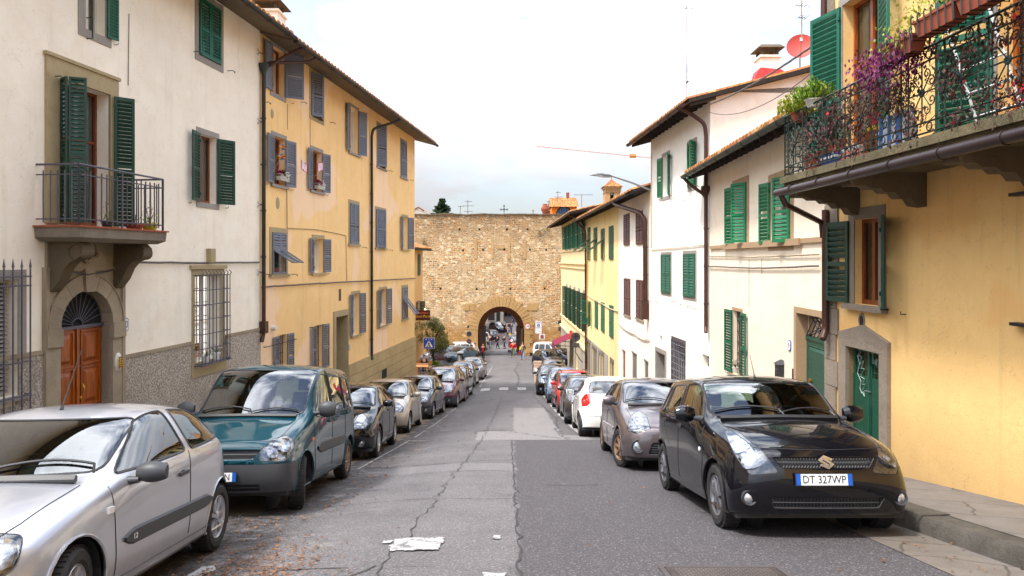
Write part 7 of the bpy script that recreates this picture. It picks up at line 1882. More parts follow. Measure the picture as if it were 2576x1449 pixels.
x,D=pp(1269,87.3);person('man in black raising a hand to his face beyond the gate',x,D,-1.0,1.80,.15,((.1,.1),(.1,.1)),(36,36,40),(46,46,52),(110,90,80),elbow=(1.5,.3))
x,D=pp(1232,88.5);person('man in a dark blue jacket walking away from us beyond the gate',x,D,math.pi-.2,1.80,.22,((.16,.05),(.16,-.05)),(38,42,56),(110,112,124),(90,80,76),wide=1.15)
x,D=pp(1277.3,104);a,hn,_=person('fair haired woman in a black jacket and blue jeans holding a yellow bag',x,D,.1,1.68,.18,((.16,.05),(.16,.05)),(26,26,32),(60,90,130),(226,190,140),(200,190,190),.12)
bag('yellow bag of the fair haired woman far down the street',hn[0][0]+hn[0][1]*.05,(236,190,50))
x,D=pp(1269,111);person('white haired man in a dark coat in the far group',x,D,.4,1.78,.16,((.1,0),(.1,.05)),(30,32,40),(24,26,34),(225,225,225))
x,D=pp(1277,111.5);person('person in black bending over a camera tripod in the far group',x,D,1.4,1.66,.16,((.1,.2),(.1,.2)),(22,22,28),(40,44,66),(60,50,46),elbow=(.9,.9),lean=.25)
x,D=pp(1286,110.6);person('man in grey jacket and blue jeans seen from behind in the far group',x,D,math.pi-.3,1.80,.2,((.14,0),(.14,0)),(58,64,74),(50,80,120),(110,60,40))
x,D=pp(1299.2,100);person('woman in a white top half hidden by the right gate pier',x,D,math.pi,1.70,.15,((.1,0),(.1,0)),(226,220,200),(36,32,36),(40,26,22))
x,D=pp(1292.4,124);person('person in blue walking at the far right edge of the archway',x,D,.2,1.74,.2,((.1,0),(.1,0)),(50,60,96),(40,60,84),(40,30,26))
o=thing('camera_tripod','black tripod with a camera standing among the far group','tripod',(pX(1281.5,110),110,G(110)));mb=MB();q=Vector((pX(1281.5,110),110,G(110)+1.35))
for a_ in(0,2.1,4.2):mb.tube([q,q+Vector((math.cos(a_)*.45,math.sin(a_)*.45,-1.35))],.025,5)
lg_=mb.build('leg',M['plastic_b'],o);mb=MB();mb.obox(q+Vector((0,0,.14)),(.24,0,.03),(0,.16,0),(0,0,.13));mb.build('camera_body',M['plastic_b'],o)
# town gate
gx,gD=pX(1260.5,73.5),73.5;zS=pZ(829,gD);Rg=2.49;zTop=pZ(539,gD);zG=G(gD)-.6
o=thing('town_wall','huge rubble stone town wall with an arched gateway closing the street','town wall',(gx,gD+2.4,G(gD)))
mb=MB();n=28;xl,xr=-22.,22.
rx,rD,rR,rS=pX(1260.5,78.2),78.2,1.90,pZ(826,78.2)
def ap(cx,rad,zs,k):t=math.pi*k/n;return(cx-math.cos(t)*rad,zs+math.sin(t)*rad)
for(Dn,cx,rad,zs)in((gD,gx,Rg,zS),(rD,rx,rR,rS)):
 pts=[ap(cx,rad,zs,k)for k in range(n+1)]
 mb.poly([(xl,Dn,zG),(cx-rad,Dn,zG),(cx-rad,Dn,zs),(xl,Dn,zs)]);mb.poly([(cx+rad,Dn,zG),(xr,Dn,zG),(xr,Dn,zs),(cx+rad,Dn,zs)])
 for k in range(n):
  p,q=pts[k],pts[k+1];mb.poly([(p[0],Dn,p[1]),(q[0],Dn,q[1]),(q[0],Dn,zTop-.5),(p[0],Dn,zTop-.5)])
 mb.poly([(xl,Dn,zs),(cx-rad,Dn,zs),(cx-rad,Dn,zTop-.5),(xl,Dn,zTop-.5)]);mb.poly([(cx+rad,Dn,zs),(xr,Dn,zs),(xr,Dn,zTop-.5),(cx+rad,Dn,zTop-.5)])
mb.poly([(xl,gD,zG),(xl,rD,zG),(xl,rD,zTop-.5),(xl,gD,zTop-.5)]);mb.poly([(xr,gD,zG),(xr,rD,zG),(xr,rD,zTop-.5),(xr,gD,zTop-.5)])
xs=[xl+(xr-xl)*i/120 for i in range(121)];hs=[zTop-.04+.10*noise.noise(Vector((x*.5,3,0)))+rnd.uniform(-.025,.025)for x in xs]
for i in range(120):
 a,b=xs[i],xs[i+1];mb.poly([(a,gD,zTop-.5),(b,gD,zTop-.5),(b,gD,hs[i+1]),(a,gD,hs[i])]);mb.poly([(a,gD,hs[i]),(b,gD,hs[i+1]),(b,rD,hs[i+1]),(a,rD,hs[i])]);mb.poly([(a,rD,zTop-.5),(b,rD,zTop-.5),(b,rD,hs[i+1]),(a,rD,hs[i])])
mb.build('wall',M['rubble'],o,0)
mb=MB()
for i in range(120):a,b=xs[i],xs[i+1];mb.hexa([(a,gD-.12,hs[i]-.01),(b,gD-.12,hs[i+1]-.01),(b,gD+.6,hs[i+1]-.01),(a,gD+.6,hs[i]-.01),(a,gD-.10,hs[i]+.10),(b,gD-.10,hs[i+1]+.10),(b,gD+.6,hs[i+1]+.10),(a,gD+.6,hs[i]+.10)])
mb.build('coping',M['pietra_dk'],o,0)
mb=MB()
for k in range(n):
 p,q=ap(gx,Rg,zS,k),ap(gx,Rg,zS,k+1);m1=gD+.9
 P0,Q0=(p[0],m1,p[1]),(q[0],m1,q[1]);mb.poly([(p[0],gD,p[1]),(q[0],gD,q[1]),Q0,P0],0)
 p2,q2=ap(rx,rR,rS,k),ap(rx,rR,rS,k+1);mb.poly([P0,Q0,(q2[0],rD,q2[1]),(p2[0],rD,p2[1])],1)
for q in(-1,1):mb.poly([(gx+q*Rg,gD,zG),(gx+q*Rg,gD+.9,zG),(gx+q*Rg,gD+.9,zS),(gx+q*Rg,gD,zS)],0)
for q in(-1,1):mb.poly([(gx+q*Rg,gD+.9,zG),(rx+q*rR,rD,zG),(rx+q*rR,rD,rS),(gx+q*Rg,gD+.9,zS)],1)
mb.build('vault',[M['voussoir'],m_stone('brick_vault',srgb(150,92,56),.6,3,.6,13)],o,30)
mb=MB();nv=25;ro=3.5
for k in range(nv):
 t0,t1=math.pi*k/nv+.006,math.pi*(k+1)/nv-.006;r1=ro+(.12 if k%2 else-.05)
 pts=[(gx-math.cos(t)*r_,zS+math.sin(t)*r_)for t,r_ in((t0,Rg),(t1,Rg),(t1,r1),(t0,r1))]
 mb.hexa([(x,gD+.3,z)for x,z in pts]+[(x,gD-.06-.015*(k%3),z)for x,z in pts])
z=zG+.6;k=0
while z<zS:
 h=.46;w_=.95 if k%2 else.62
 for q in(-1,1):mb.box((min(gx+q*Rg,gx+q*(Rg+w_)),gD-.05,z+.008),(max(gx+q*Rg,gx+q*(Rg+w_)),gD+.3,min(z+h,zS)-.008))
 z+=h;k+=1
mb.build('arch_ring',M['voussoir'],o,20)
for q in(-1,1):
 A=Vector((gx+q*(Rg-.06),gD+.15,0));B=Vector((rx+q*(rR-.02),rD-.3,0));d_=(B-A);nn=Vector((-d_.y,d_.x,0)).normalized()*(1 if q>0 else-1);ln=d_.length;d_.normalize()
 zb0=G(gD)-.12;zt0=zS+.02;mb=MB();mb.obox((A+B)/2+Vector((0,0,(zb0+zt0)/2))+nn*.10,d_*ln/2,nn*.05,(0,0,(zt0-zb0)/2),0)
 for i in range(9):
  mb.obox(A+d_*ln*(i+.5)/9+Vector((0,0,(zb0+zt0)/2))+nn*.155,d_*ln/20,nn*.008,(0,0,(zt0-zb0)/2),0)
  for j in range(13):mb.obox(A+d_*ln*(i+.5)/9+Vector((0,0,zb0+.15+(zt0-zb0-.3)*j/12))+nn*.17,d_*.035,nn*.02,(0,0,.035),1)
 mb.build('gate_leaf',[M['wood_dark'],M['iron']],o,20)
mb=MB()
for(x0,x1,y0,y1)in((1168,1181,765,781),(1182,1194,765,781),(1329,1353,763,781),(1249,1268,616,626)):mb.box((pX(x0,gD),gD-.06,pZ(y1,gD)),(pX(x1,gD),gD+.05,pZ(y0,gD)))
mb.build('stone_panel',M['voussoir'],o,20)
mb=MB()
for(px,py)in((1108,726),(1199,727),(1284,726),(1370,726),(1165,630),(1215,628),(1269,627),(1333,628),(1374,629),(1156,577),(1206,577),(1275,577),(1327,577),(1178,822)):mb.box((pX(px-2.5,gD),gD-.012,pZ(py+2.5,gD)),(pX(px+2.5,gD),gD+.02,pZ(py-2.5,gD)))
mb.build('putlog_hole',M['dark'],o,0)
mb=MB()
for px in(1197,1239,1280,1320):
 z0_,z1_=pZ(651,gD),pZ(598,gD);zz=z0_
 while zz<z1_:h=rnd.uniform(.35,.6);mb.box((pX(px-3,gD),gD-.05,zz+.01),(pX(px+3,gD),gD+.02,min(zz+h,z1_)-.01));zz+=h
mb.build('pilaster_strip',m_stone('tan_strip_stone',srgb(196,158,110),.8,2,.4,15),o,20)
mb=MB();ax_,az_=pX(1333,gD),pZ(898,gD)
for k in range(9):
 t0,t1=math.pi*k/9+.02,math.pi*(k+1)/9-.02;pts=[(ax_-math.cos(t)*r_,az_+math.sin(t)*r_*.9)for t,r_ in((t0,.55),(t1,.55),(t1,.82),(t0,.82))];mb.hexa([(x,gD+.05,z)for x,z in pts]+[(x,gD-.08,z)for x,z in pts],0)
mb.poly([(ax_-math.cos(math.pi*k/12)*.55,gD-.01,az_+math.sin(math.pi*k/12)*.5)for k in range(13)],1)
for k in range(1,9):t=math.pi*k/9;mb.tube([(ax_,gD-.04,az_),(ax_-math.cos(t)*.54,gD-.04,az_+math.sin(t)*.48)],.02,4,2)
mb.build('low_arch_grate',[M['voussoir'],M['dark'],M['iron']],o,20)
for(px,py,lab)in((1356,581,'larger tuft of plants growing high on the town wall'),(1377,576,'smaller tuft of plants growing high on the town wall, the right one'),(1067,606,'pale tuft on the left part of the town wall')):
 q=Vector((pX(px,gD),gD-.1,pZ(py,gD)));t=thing('wall_plant',lab,'plant',q,'plants on the town wall');mb=MB()
 for i in range(90):v=q+Vector((rnd.gauss(0,.16),rnd.uniform(-.2,.0),rnd.gauss(-.05,.14)));a=rnd.uniform(0,3);s_=rnd.uniform(.03,.07);mb.poly([v-Vector((math.cos(a)*s_,0,math.sin(a)*s_)),v-Vector((0,s_,s_*.3)),v+Vector((math.cos(a)*s_,0,math.sin(a)*s_)),v+Vector((0,s_,s_*.3))])
 mb.build('foliage',M['leaf_d'],t,0)
def antenna(px,y0,y1,D,lab,arms=((.95,.8),(.7,.5)),cat='aerial',base=None):
 z0_,z1_=(base if base is not None else pZ(y0,D)),pZ(y1,D);x=pX(px,D);o=thing('roof_aerial',lab,cat,(x,D,z0_),'roof aerials against the sky');mb=MB();r_=.0011*D*.5+.006
 mb.tube([(x,D,z0_),(x,D,z1_)],r_,5);m_=mb.build('mast',M['pietra'],o);mb=MB();h=z1_-z0_
 for(f,w_)in arms:
  z=z0_+h*f;mb=MB();mb.tube([(x-w_*.4,D,z),(x+w_*.6,D+.1,z+.02)],r_*.6,4)
  for i in range(4):xx=x-w_*.4+w_*i/3;mb.tube([(xx,D-.15,z),(xx,D+.15,z)],r_*.5,4)
  mb.build('aerial_arm',M['iron_lt'],o)
 return o
antenna(1403,540,481,112,'tall thin aerial left of the orange house roof',((.95,.8),(.75,1.3),(.45,.9)));antenna(1463,520,488,111,'aerial on the ridge of the orange house',((.93,3.0),));antenna(1381,540,505,112,'short aerial left of the terracotta chimney',((.95,1),))
antenna(1158,560,517,100,'thin aerial right of the dark conifer',((.95,.8),));antenna(1176.5,560,504,100,'taller aerial between the conifer and the iron cross',((.95,1.0),(.75,1.6),(.5,1.2)));antenna(1341,560,527,100,'very short aerial over the middle of the wall',((.9,.3),))
antenna(1728,232,16,24,'very tall aerial mast on the white house roof with an arm at its tip',((.98,.75),(.2,.06)),base=CZ+5.6)
antenna(2017,200,0,16,'aerial mast above the red satellite dish',((.86,.35),(.55,.2)),base=CZ+5.2)
o=thing('iron_cross','ornate iron cross finial standing above the town wall','cross',(pX(1268,90),90,pZ(560,90)));mb=MB();x,z=pX(1268,90),pZ(527,90)
mb.tube([(x,90,pZ(562,90)),(x,90,z+.5)],.04,5);mb.tube([(x-.42,90,z),(x+.42,90,z)],.04,5)
for(dx,dz)in((0,.5),(.42,0),(-.42,0),(0,0)):
 for k in range(4):a=k*math.pi/2+.78;mb.tube([(x+dx,90,z+dz),(x+dx+math.cos(a)*.16,90,z+dz+math.sin(a)*.16)],.035,4)
mb.build('cross',M['iron'],o)
o=thing('tower_crane','pale tower crane jib reaching in from behind the white house','crane',(62,200,G(200)));mb=MB();Dq=200
x0,x1=pX(1350,Dq),60.;zA=pZ(368,Dq);zB=pZ(397,Dq);dzx=(zB-zA)/(pX(1637,Dq)-x0);L_=x1-x0;n_=40
mb2=MB()
for(dy,r_)in((-.6,.08),(.6,.08)):mb.tube([(x0,Dq+dy,zA),(x1,Dq+dy,zA+dzx*L_)],r_,4)
mb.tube([(x0+1.2,Dq,zA+3.6),(x1,Dq,zA+2.6+dzx*L_)],.03,4)
for i in range(n_):
 a,b=x0+L_*i/n_,x0+L_*(i+1)/n_;za,zb2=zA+dzx*(a-x0),zA+dzx*(b-x0);mb.tube([(a,Dq-.6,za),(b,Dq+.6,zb2)],.03,3);mb.tube([(a,Dq+.6,za),(a,Dq-.6,za)],.03,3)
 if i%1==0:mb2 .tube([(a+1,Dq,za+.1),(a+1,Dq,za+3.5-.02*i)],.018 if i%3 else.05,3)
cr=m_plain('crane_paint',srgb(206,160,140),.6);mb.build('jib',cr,o,0);mb2 .build('tie_bar',cr,o,0)
mb=MB();zc=zA+dzx*(62-x0);
for(a,b)in((-.8,-.8),(.8,-.8),(.8,.8),(-.8,.8)):mb.tube([(62+a,Dq+b,G(200)),(62+a,Dq+b,zc+6)],.12,4)
for i in range(30):z=G(200)+i*(zc-G(200))/30;mb.tube([(61.2,Dq-.8,z),(62.8,Dq-.8,z+1.6)],.07,3)
mb.build('mast',cr,o,0);mb=MB();xk=pX(1592,Dq);zk=zA+dzx*(xk-x0);mb.box((xk-.9,Dq-.5,zk-.5),(xk+.9,Dq+.5,zk+.5));mb.build('trolley',m_plain('crane_orange',srgb(220,140,30),.6),o)
def tileroof(mb,pts,m=0,pitch=.3,amp=.06):
 """pts: eave a, eave b, ridge b, ridge a"""
 A,B,C_,D4=[Vector(p)for p in pts];n_=int((B-A).length/pitch)*4;up=(B-A).cross(D4-A).normalized();up=up if up.z>0 else-up
 prev=None
 for i in range(n_+1):
  t=i/n_;e,r_=A.lerp(B,t),D4 .lerp(C_,t);o_=up*(amp*abs(math.sin(math.pi*i/4)));row=[mb.v(e+o_),mb.v(e.lerp(r_,.5)+o_),mb.v(r_+o_)]
  if prev:mb.F.append([prev[0],row[0],row[1],prev[1]]);mb.M.append(m);mb.F.append([prev[1],row[1],row[2],prev[2]]);mb.M.append(m)
  prev=row
Do=110;s_=FX/Do;xa,xb=pX(1389,Do),pX(1451,Do);ze=pZ(521,Do);zr=pZ(502,Do)
o=thing('orange_house','orange rooftop house with arched window and mossy tiled roof above the wall','house',((xa+xb)/2,Do+3,G(Do)));mb=MB();dp=7.5
awx,awz,awr=pX(1419,Do),pZ(532,Do),1.25
mb.box((xa,Do,G(Do)),(xb,Do+dp,ze));mb.poly([(xb+.004,Do,ze),(xb+.004,Do+dp,ze),(xb+.004,Do+dp/2,zr+.6)],1);mb.poly([(xb+.006,Do,G(Do)),(xb+.006,Do+dp,G(Do)),(xb+.006,Do+dp,ze),(xb+.006,Do,ze)],1);mb.build('wall',[M['orange'],M['redwall']],o,20)
mb=MB();tileroof(mb,[(xa-.5,Do-.5,ze),(xb+.3,Do-.5,ze),(xb+.3,Do+dp/2,zr+.6),(xa-.2,Do+dp/2,zr+.6)]);tileroof(mb,[(xa-.5,Do+dp+.5,ze),(xb+.3,Do+dp+.5,ze),(xb+.3,Do+dp/2,zr+.6),(xa-.2,Do+dp/2,zr+.6)]);mb.build('roof',M['tile'],o,40)
mb=MB();mb.poly([(awx-math.cos(math.pi*k/16)*awr,Do-.02,awz-.5+math.sin(math.pi*k/16)*awr)for k in range(17)],1)
for k in range(-2,3):mb.tube([(awx+k*.4,Do-.05,awz-.5),(awx+k*.4,Do-.05,awz-.5+math.sqrt(max(0,awr**2-(k*.4)**2)))],.05,4,0)
mb.tube([(awx-math.cos(math.pi*k/16)*awr,Do-.05,awz-.5+math.sin(math.pi*k/16)*awr)for k in range(17)],.08,4,0);mb.build('window',[M['iron'],m_plain('dark_blue_pane',srgb(70,90,120),.2)],o)
mb=MB();mb.box((pX(1433,Do)-.25,Do+dp/2-.2,zr),(pX(1433,Do)+.25,Do+dp/2+.3,zr+1.5));mb.build('chimney',M['terracotta'],o)
D_=92;o=thing('chimney','terracotta pot chimney on the wall left of the orange house','chimney',(pX(1372,D_),D_,pZ(560,D_)));mb=MB();mb.lathe([(.35,-1.2),(.35,.3),(.55,.7),(.55,.9),(.3,1.3),(.3,1.5),(.001,1.5)],(pX(1371,D_),D_,pZ(541,D_)),'z',14);mb.build('stack',M['terracotta'],o)
mb=MB();mb.box((pX(1376,D_),D_,pZ(560,D_)),(pX(1384,D_),D_+.6,pZ(530,D_)));mb.build('side_flue',M['terracotta'],o)
Db_=132;o=thing('bell_tower','small brick bell tower with tiled pyramid roof and a green bell','bell tower',(pX(1541,Db_),Db_+1.5,G(Db_)));mb=MB();xa,xb=pX(1523,Db_),pX(1560,Db_);ze=pZ(470,Db_);zw0,zw1=pZ(503,Db_),pZ(480,Db_)
BRK=m_stone('tower_brick',srgb(196,152,108),.7,3,.6,17);W3=Wall(0,0,-1)
ap_=(pX(1535,Db_),pX(1544,Db_));ops_t=[(ap_[0],ap_[1],zw0,zw1)]
TT=lambda u,w,z:(u,Db_-w,z);t_=MB(TT);sheet(t_,xa,xb,G(Db_),ze,ops_t,0,0);
for q in(ap_[0],ap_[1]):t_.poly([(q,0,zw0),(q,-.6,zw0),(q,-.6,zw1),(q,0,zw1)])
t_.poly([(ap_[0],-.62,zw0),(ap_[1],-.62,zw0),(ap_[1],-.62,zw1),(ap_[0],-.62,zw1)],1)
t_.poly([(xb,0,G(Db_)),(xb,-3.4,G(Db_)),(xb,-3.4,ze),(xb,0,ze)]);t_.poly([(xa,0,G(Db_)),(xa,-3.4,G(Db_)),(xa,-3.4,ze),(xa,0,ze)]);t_.poly([(xa,-3.4,G(Db_)),(xb,-3.4,G(Db_)),(xb,-3.4,ze),(xa,-3.4,ze)])
t_.build('wall',[BRK,M['dark']],o,20)
mb=MB();cw=(ap_[1]-ap_[0])/2;cxw=(ap_[0]+ap_[1])/2
for q in(-1,1):mb.poly([(cxw+q*cw,Db_-.02,zw1),(cxw+q*cw,Db_-.02,zw1-.7),(cxw+q*cw*.6,Db_-.02,zw1-.2),(cxw,Db_-.02,zw1)])
mb.box((xa-.12,Db_-.12,ze-1.1),(xb+.12,Db_+3.5,ze-.95));mb.box((xa-.25,Db_-.25,ze-.35),(xb+.25,Db_+3.6,ze))
for i in range(9):u=xa+(xb-xa)*i/8;mb.box((u-.09,Db_-.2,ze-.95),(u+.09,Db_,ze-.35));mb.box((xb,Db_+3.4*i/8-.09,ze-.95),(xb+.2,Db_+3.4*i/8+.09,ze-.35))
mb.build('corbel_table',BRK,o,20)
mb=MB();c_=((xa+xb)/2,Db_+1.7);zt=ze+1.55
for(p,q)in(((xa-.5,Db_-.5),(xb+.5,Db_-.5)),((xb+.5,Db_-.5),(xb+.5,Db_+3.9)),((xb+.5,Db_+3.9),(xa-.5,Db_+3.9)),((xa-.5,Db_+3.9),(xa-.5,Db_-.5))):tileroof(mb,[(p[0],p[1],ze+.02),(q[0],q[1],ze+.02),(c_[0]+.05,c_[1],zt),(c_[0]-.05,c_[1],zt)],0,.3,.05)
mb.lathe([(.2,0),(.12,.3),(.001,.8)],(c_[0],c_[1],zt-.1),'z',8);mb.build('roof',M['tile'],o,40)
mb=MB();mb.lathe([(.001,.5),(.16,.42),(.2,.15),(.3,0)],(cxw,Db_+.25,zw0+1.0),'z',12);mb.box((ap_[0],Db_+.2,zw0+1.5),(ap_[1],Db_+.3,zw0+1.62));mb.build('bell',m_plain('green_bronze',srgb(110,160,140),.6),o)
D_=95;o=thing('gabled_house','pale gabled house with red tiles peeping over the wall beside the ochre house','house',(pX(1055,D_),D_+3,G(D_)));mb=MB();xa,xb=pX(1030,D_),pX(1075,D_);zt=pZ(530,D_);mb.box((xa,D_,G(D_)),(xb,D_+7,zt-.4));mb.poly([(xa,D_-.0,zt-.4),(xb,D_-.0,zt-.4),((xa+xb)/2,D_-.0,zt+.45)]);mb.build('wall',M['cream'],o,20)
mb=MB();xm=(xa+xb)/2;tileroof(mb,[(xa-.3,D_+7,zt-.42),(xa-.3,D_-.3,zt-.42),(xm,D_-.3,zt+.52),(xm,D_+7,zt+.52)]);tileroof(mb,[(xb+.3,D_+7,zt-.42),(xb+.3,D_-.3,zt-.42),(xm,D_-.3,zt+.52),(xm,D_+7,zt+.52)]);mb.build('roof',M['tile'],o,40)
def back_house(name,lab,x0,x1,D0,D1,z1,mat,cols,side=None,fr=None):
 o=thing(name,lab,'house',((x0+x1)/2,(D0+D1)/2,G(D0)));mb=MB();mb.box((x0,D0,-13),(x1,D1,z1));mb.build('wall',mat,o,20)
 for(xa_,xb_,za,zb3)in cols:
  mb=MB();mb.box((xa_-.12,D0-.06,za-.12),(xb_+.12,D0-.004,zb3+.12),0);mb.box((xa_,D0-.07,za),(xb_,D0-.062,zb3),1);mb.build('window',[M['surround'],M['dark']],o,20)
 if side:
  for(Da_,Db3,za,zb3)in side:
   mb=MB();mb.box((x1+.004,Da_-.12,za-.12),(x1+.06,Db3+.12,zb3+.12),0);mb.box((x1+.062,Da_,za),(x1+.07,Db3,zb3),1);mb.build('window',[M['surround'],M['dark']],o,20)
 return o
z0_=G(118)
back_house('grey_house','grey stone fronted house seen through the archway on the left',-16,-5.6,92,118,0,M['grey_plaster'],[],[(94+4.2*i,95.4+4.2*i,z0_+1.0,z0_+3.2)for i in range(6)])
back_house('tan_house','tan stone building closing the view at the back of the archway',-9,-1.6,126,140,3,M['greystone'],[(-6.4,-5.2,G(126)+.6,G(126)+3.2),(-4.4,-3.2,G(126)+.6,G(126)+3.2),(-2.9,-2.2,G(126)+.2,G(126)+3.0)])
back_house('dark_far_house','shaded house at the far right end of the view through the arch',2.6,14,118,145,2,M['pietra'],[(3.2,4.2,G(118)+1,G(118)+3)])
back_house('grey_far_house','grey house front far beyond the hedge in the archway',-4,8,168,176,2,M['grey_plaster'],[(-2.4+1.9*i,-1.4+1.9*i,G(168)+.8,G(168)+2.8)for i in range(5)])
# trees and planting
def leafy(mb,c,r,n,s,rg,m=0,flat=1.0,hollow=.5):
 c=Vector(c)
 for i in range(n):
  while True:
   v=Vector((rg.uniform(-1,1),rg.uniform(-1,1),rg.uniform(-1,1)))
   if hollow*hollow<v.length_squared<1:break
  p=c+Vector((v.x*r[0],v.y*r[1],v.z*r[2]));nn=Vector((rg.gauss(0,1),rg.gauss(0,1),rg.gauss(.4,1))).normalized();x=nn.cross(Vector((0,0,1))).normalized();y=nn.cross(x);q=s*rg.uniform(.5,1.3)
  mb.poly([p-x*q*.4,p-y*q,p+x*q*.4,p+y*q],m)
rg=random.Random(31)
M['olive']=m_leaf('olive_leaf',srgb(112,118,66),srgb(64,76,40),srgb(150,150,84));M['conifer']=m_leaf('conifer_needle',srgb(40,62,34),srgb(22,38,22),srgb(70,90,40));M['bark']=m_stone('bark',srgb(96,80,62),.6,6,.8,21)
Dt=59.;bx,bz=pX(1089,Dt),G(Dt);o=thing('olive_tree','bushy olive tree behind the blue crossing sign','tree',(bx,Dt,bz))
mb=MB();mb.tube([(bx,Dt,bz),(bx+.05,Dt,bz+.7),(bx-.02,Dt,bz+1.3)],[.11,.09,.08],8);cl=[]
for i in range(15):
 a=rg.uniform(0,6.28);rr_=rg.uniform(.3,1.5);z=rg.uniform(1.5,3.9);rr_*=1.1-abs(z-2.4)*.28;e=Vector((bx+.25+math.cos(a)*rr_,Dt+math.sin(a)*rr_,bz+z));m_=Vector((bx+(e.x-bx)*.4,Dt+(e.y-Dt)*.4,bz+1.1+(z-1.1)*.6));mb.tube([(bx,Dt,bz+1.1),m_,e],[.05,.035,.012],5);cl.append(e)
mb.build('trunk',M['bark'],o);mb=MB()
for e in cl:leafy(mb,e,(rg.uniform(.5,.8),.6,rg.uniform(.35,.55)),560,.075,rg,0,1,.1)
leafy(mb,(bx+.2,Dt,bz+2.5),(1.5,1.3,1.5),900,.07,rg,0,1,.3);mb.build('crown',M['olive'],o,0)
Dt=95.;bx,bz=pX(1112,Dt),G(Dt);zt=pZ(493,Dt);o=thing('conifer_tree','dark pointed conifer showing above the town wall','tree',(bx,Dt,bz));mb=MB();mb.tube([(bx,Dt,bz),(bx,Dt,zt-.4)],[.35,.05],8);mt=mb.build('trunk',M['bark'],o);mb=MB();br=MB()
z=zt-9
while z<zt-.2:
 f=(zt-z)/9;
 for k in range(9):
  a=rg.uniform(0,6.28);L_=(f*5.2+.15)*rg.uniform(.65,1.05);e=Vector((bx+math.cos(a)*L_,Dt+math.sin(a)*L_,z+.35*L_*.2));br.tube([(bx,Dt,z),e],[.04,.01],3)
  for t in range(1,8):p=Vector((bx,Dt,z)).lerp(e,t/7);leafy(mb,p-Vector((0,0,.1)),(.30*f+.14,.30*f+.14,.13),26,.10,rg,0,1,0)
 z+=.26
br.build('branch',M['bark'],mt);mb.build('crown',M['conifer'],o,0)
Dt=140;o=thing('clipped_hedge','dark green clipped hedge at the back of the archway','hedge',(pX(1272,Dt),Dt,G(Dt)));mb=MB();
for i in range(9):leafy(mb,(pX(1262,Dt)+i*.55,Dt+rg.uniform(-.6,.6),G(Dt)+1.2+rg.uniform(-.2,.3)),(.9,.9,1.4),420,.16,rg,0,1,.5)
mb.build('foliage',M['conifer'],o,0)
Dt=150;o=thing('broad_tree','dark leafy tree over the far street behind the arch','tree',(pX(1280,Dt),Dt,G(Dt)));mb=MB();mb.tube([(pX(1280,Dt),Dt,G(Dt)),(pX(1280,Dt),Dt,G(Dt)+4)],[.3,.15],7);mb.build('trunk',M['bark'],o);mb=MB()
for i in range(12):leafy(mb,(pX(1280,Dt)+rg.uniform(-4,4),Dt+rg.uniform(-2,2),G(Dt)+rg.uniform(3.5,7)),(1.8,1.8,1.4),380,.2,rg,0,1,.3)
mb.build('crown',M['conifer'],o,0)
Dt=57.3;o=thing('planted_bed','low green shrub at the foot of the olive tree','shrub',(pX(1084,Dt),Dt,G(Dt)));mb=MB()
for i in range(8):leafy(mb,(pX(1070,Dt)+i*.14,Dt+rg.uniform(-.3,.3),G(Dt)+.28),(.3,.35,.28),160,.07,rg,0,1,.2)
mb.build('foliage',M['leaf_g'],o,0)
# signs and street furniture
BS=M['blue_s']
Ds=38.6;sx_,sz_=pX(1079,Ds),pZ(863.5,Ds);h=.31;o=thing('crossing_sign','square blue pedestrian crossing sign on a pole at the left kerb','road sign',(sx_,Ds,G(Ds)));mb=MB();mb.tube([(sx_,Ds+.05,G(Ds)),(sx_,Ds+.05,sz_+h)],.03,8);mb.build('pole',M['galv'],o)
mb=MB();mb.box((sx_-h,Ds-.012,sz_-h),(sx_+h,Ds+.01,sz_+h),0);mb.box((sx_-h+.012,Ds-.015,sz_-h+.012),(sx_+h-.012,Ds-.008,sz_+h-.012),1)
T_=lambda pts,m,y=-.018:mb.poly([(sx_+a*h,Ds+y,sz_+b*h)for a,b in pts],m)
T_([(-.72,-.72),(.72,-.72),(.10,.42),(-.10,.42)],0);
for(a,b)in((-.52,-.40),(-.24,-.14),(.04,.14),(.30,.42),):T_([(a-.08,-.70),(b-.02,-.70),(b*.72,-.42),(a*.72,-.42)],2,-.020)
T_([(-.07,.18),(.07,.18),(.10,-.15),(.25,-.55),(.13,-.58),(0,-.25),(-.15,-.58),(-.27,-.52),(-.10,-.12)],2,-.022);T_([(-.05,.12),(-.24,-.06),(-.19,-.10),(0,.04),(.2,-.10),(.25,-.05),(.06,.14)],2,-.0225);T_([(.07*math.cos(t),.29+.08*math.sin(t))for t in[k*.63 for k in range(10)]],2,-.022)
T_([(0,.58),(.04,.7),(.02,.84),(-.02,.84),(-.04,.7)],0);
for q in(-1,1):T_([(q*.72,.78),(q*.42,.76),(q*.34,.66),(q*.55,.62),(q*.50,.70)][::q],0)
mb.build('sign_face',[M['white_s'],BS,M['black_s']],o,0)
Dg=36.7;x0,x1=pX(1046,Dg),pX(1082,Dg);z0,z1=pZ(806,Dg),pZ(780,Dg);o=thing('hanging_sign','dark red wine bar sign hanging from a bracket at the corner of the ochre house','shop sign',(x0,Dg,z0));mb=MB()
mb.box((x0,Dg-.03,z0),(x1,Dg+.03,z1));b_=mb.build('sign_board',m_plain('dark_red_board',srgb(72,18,10),.5),o);my_=m_plain('yellow_lettering',srgb(240,180,40),.6);mo_=m_plain('orange_lettering',srgb(220,110,40),.6)
xm=(x0+x1)/2;text('Enoteca',.18,b_,frame((xm,Dg-.034,z1-.14),(1,0,0),(0,0,1)),mo_,.002);text('fuori Porta',.2,b_,frame((xm,Dg-.034,(z0+z1)/2-.06),(1,0,0),(0,0,1)),my_,.003,sx=.86,shear=.3)
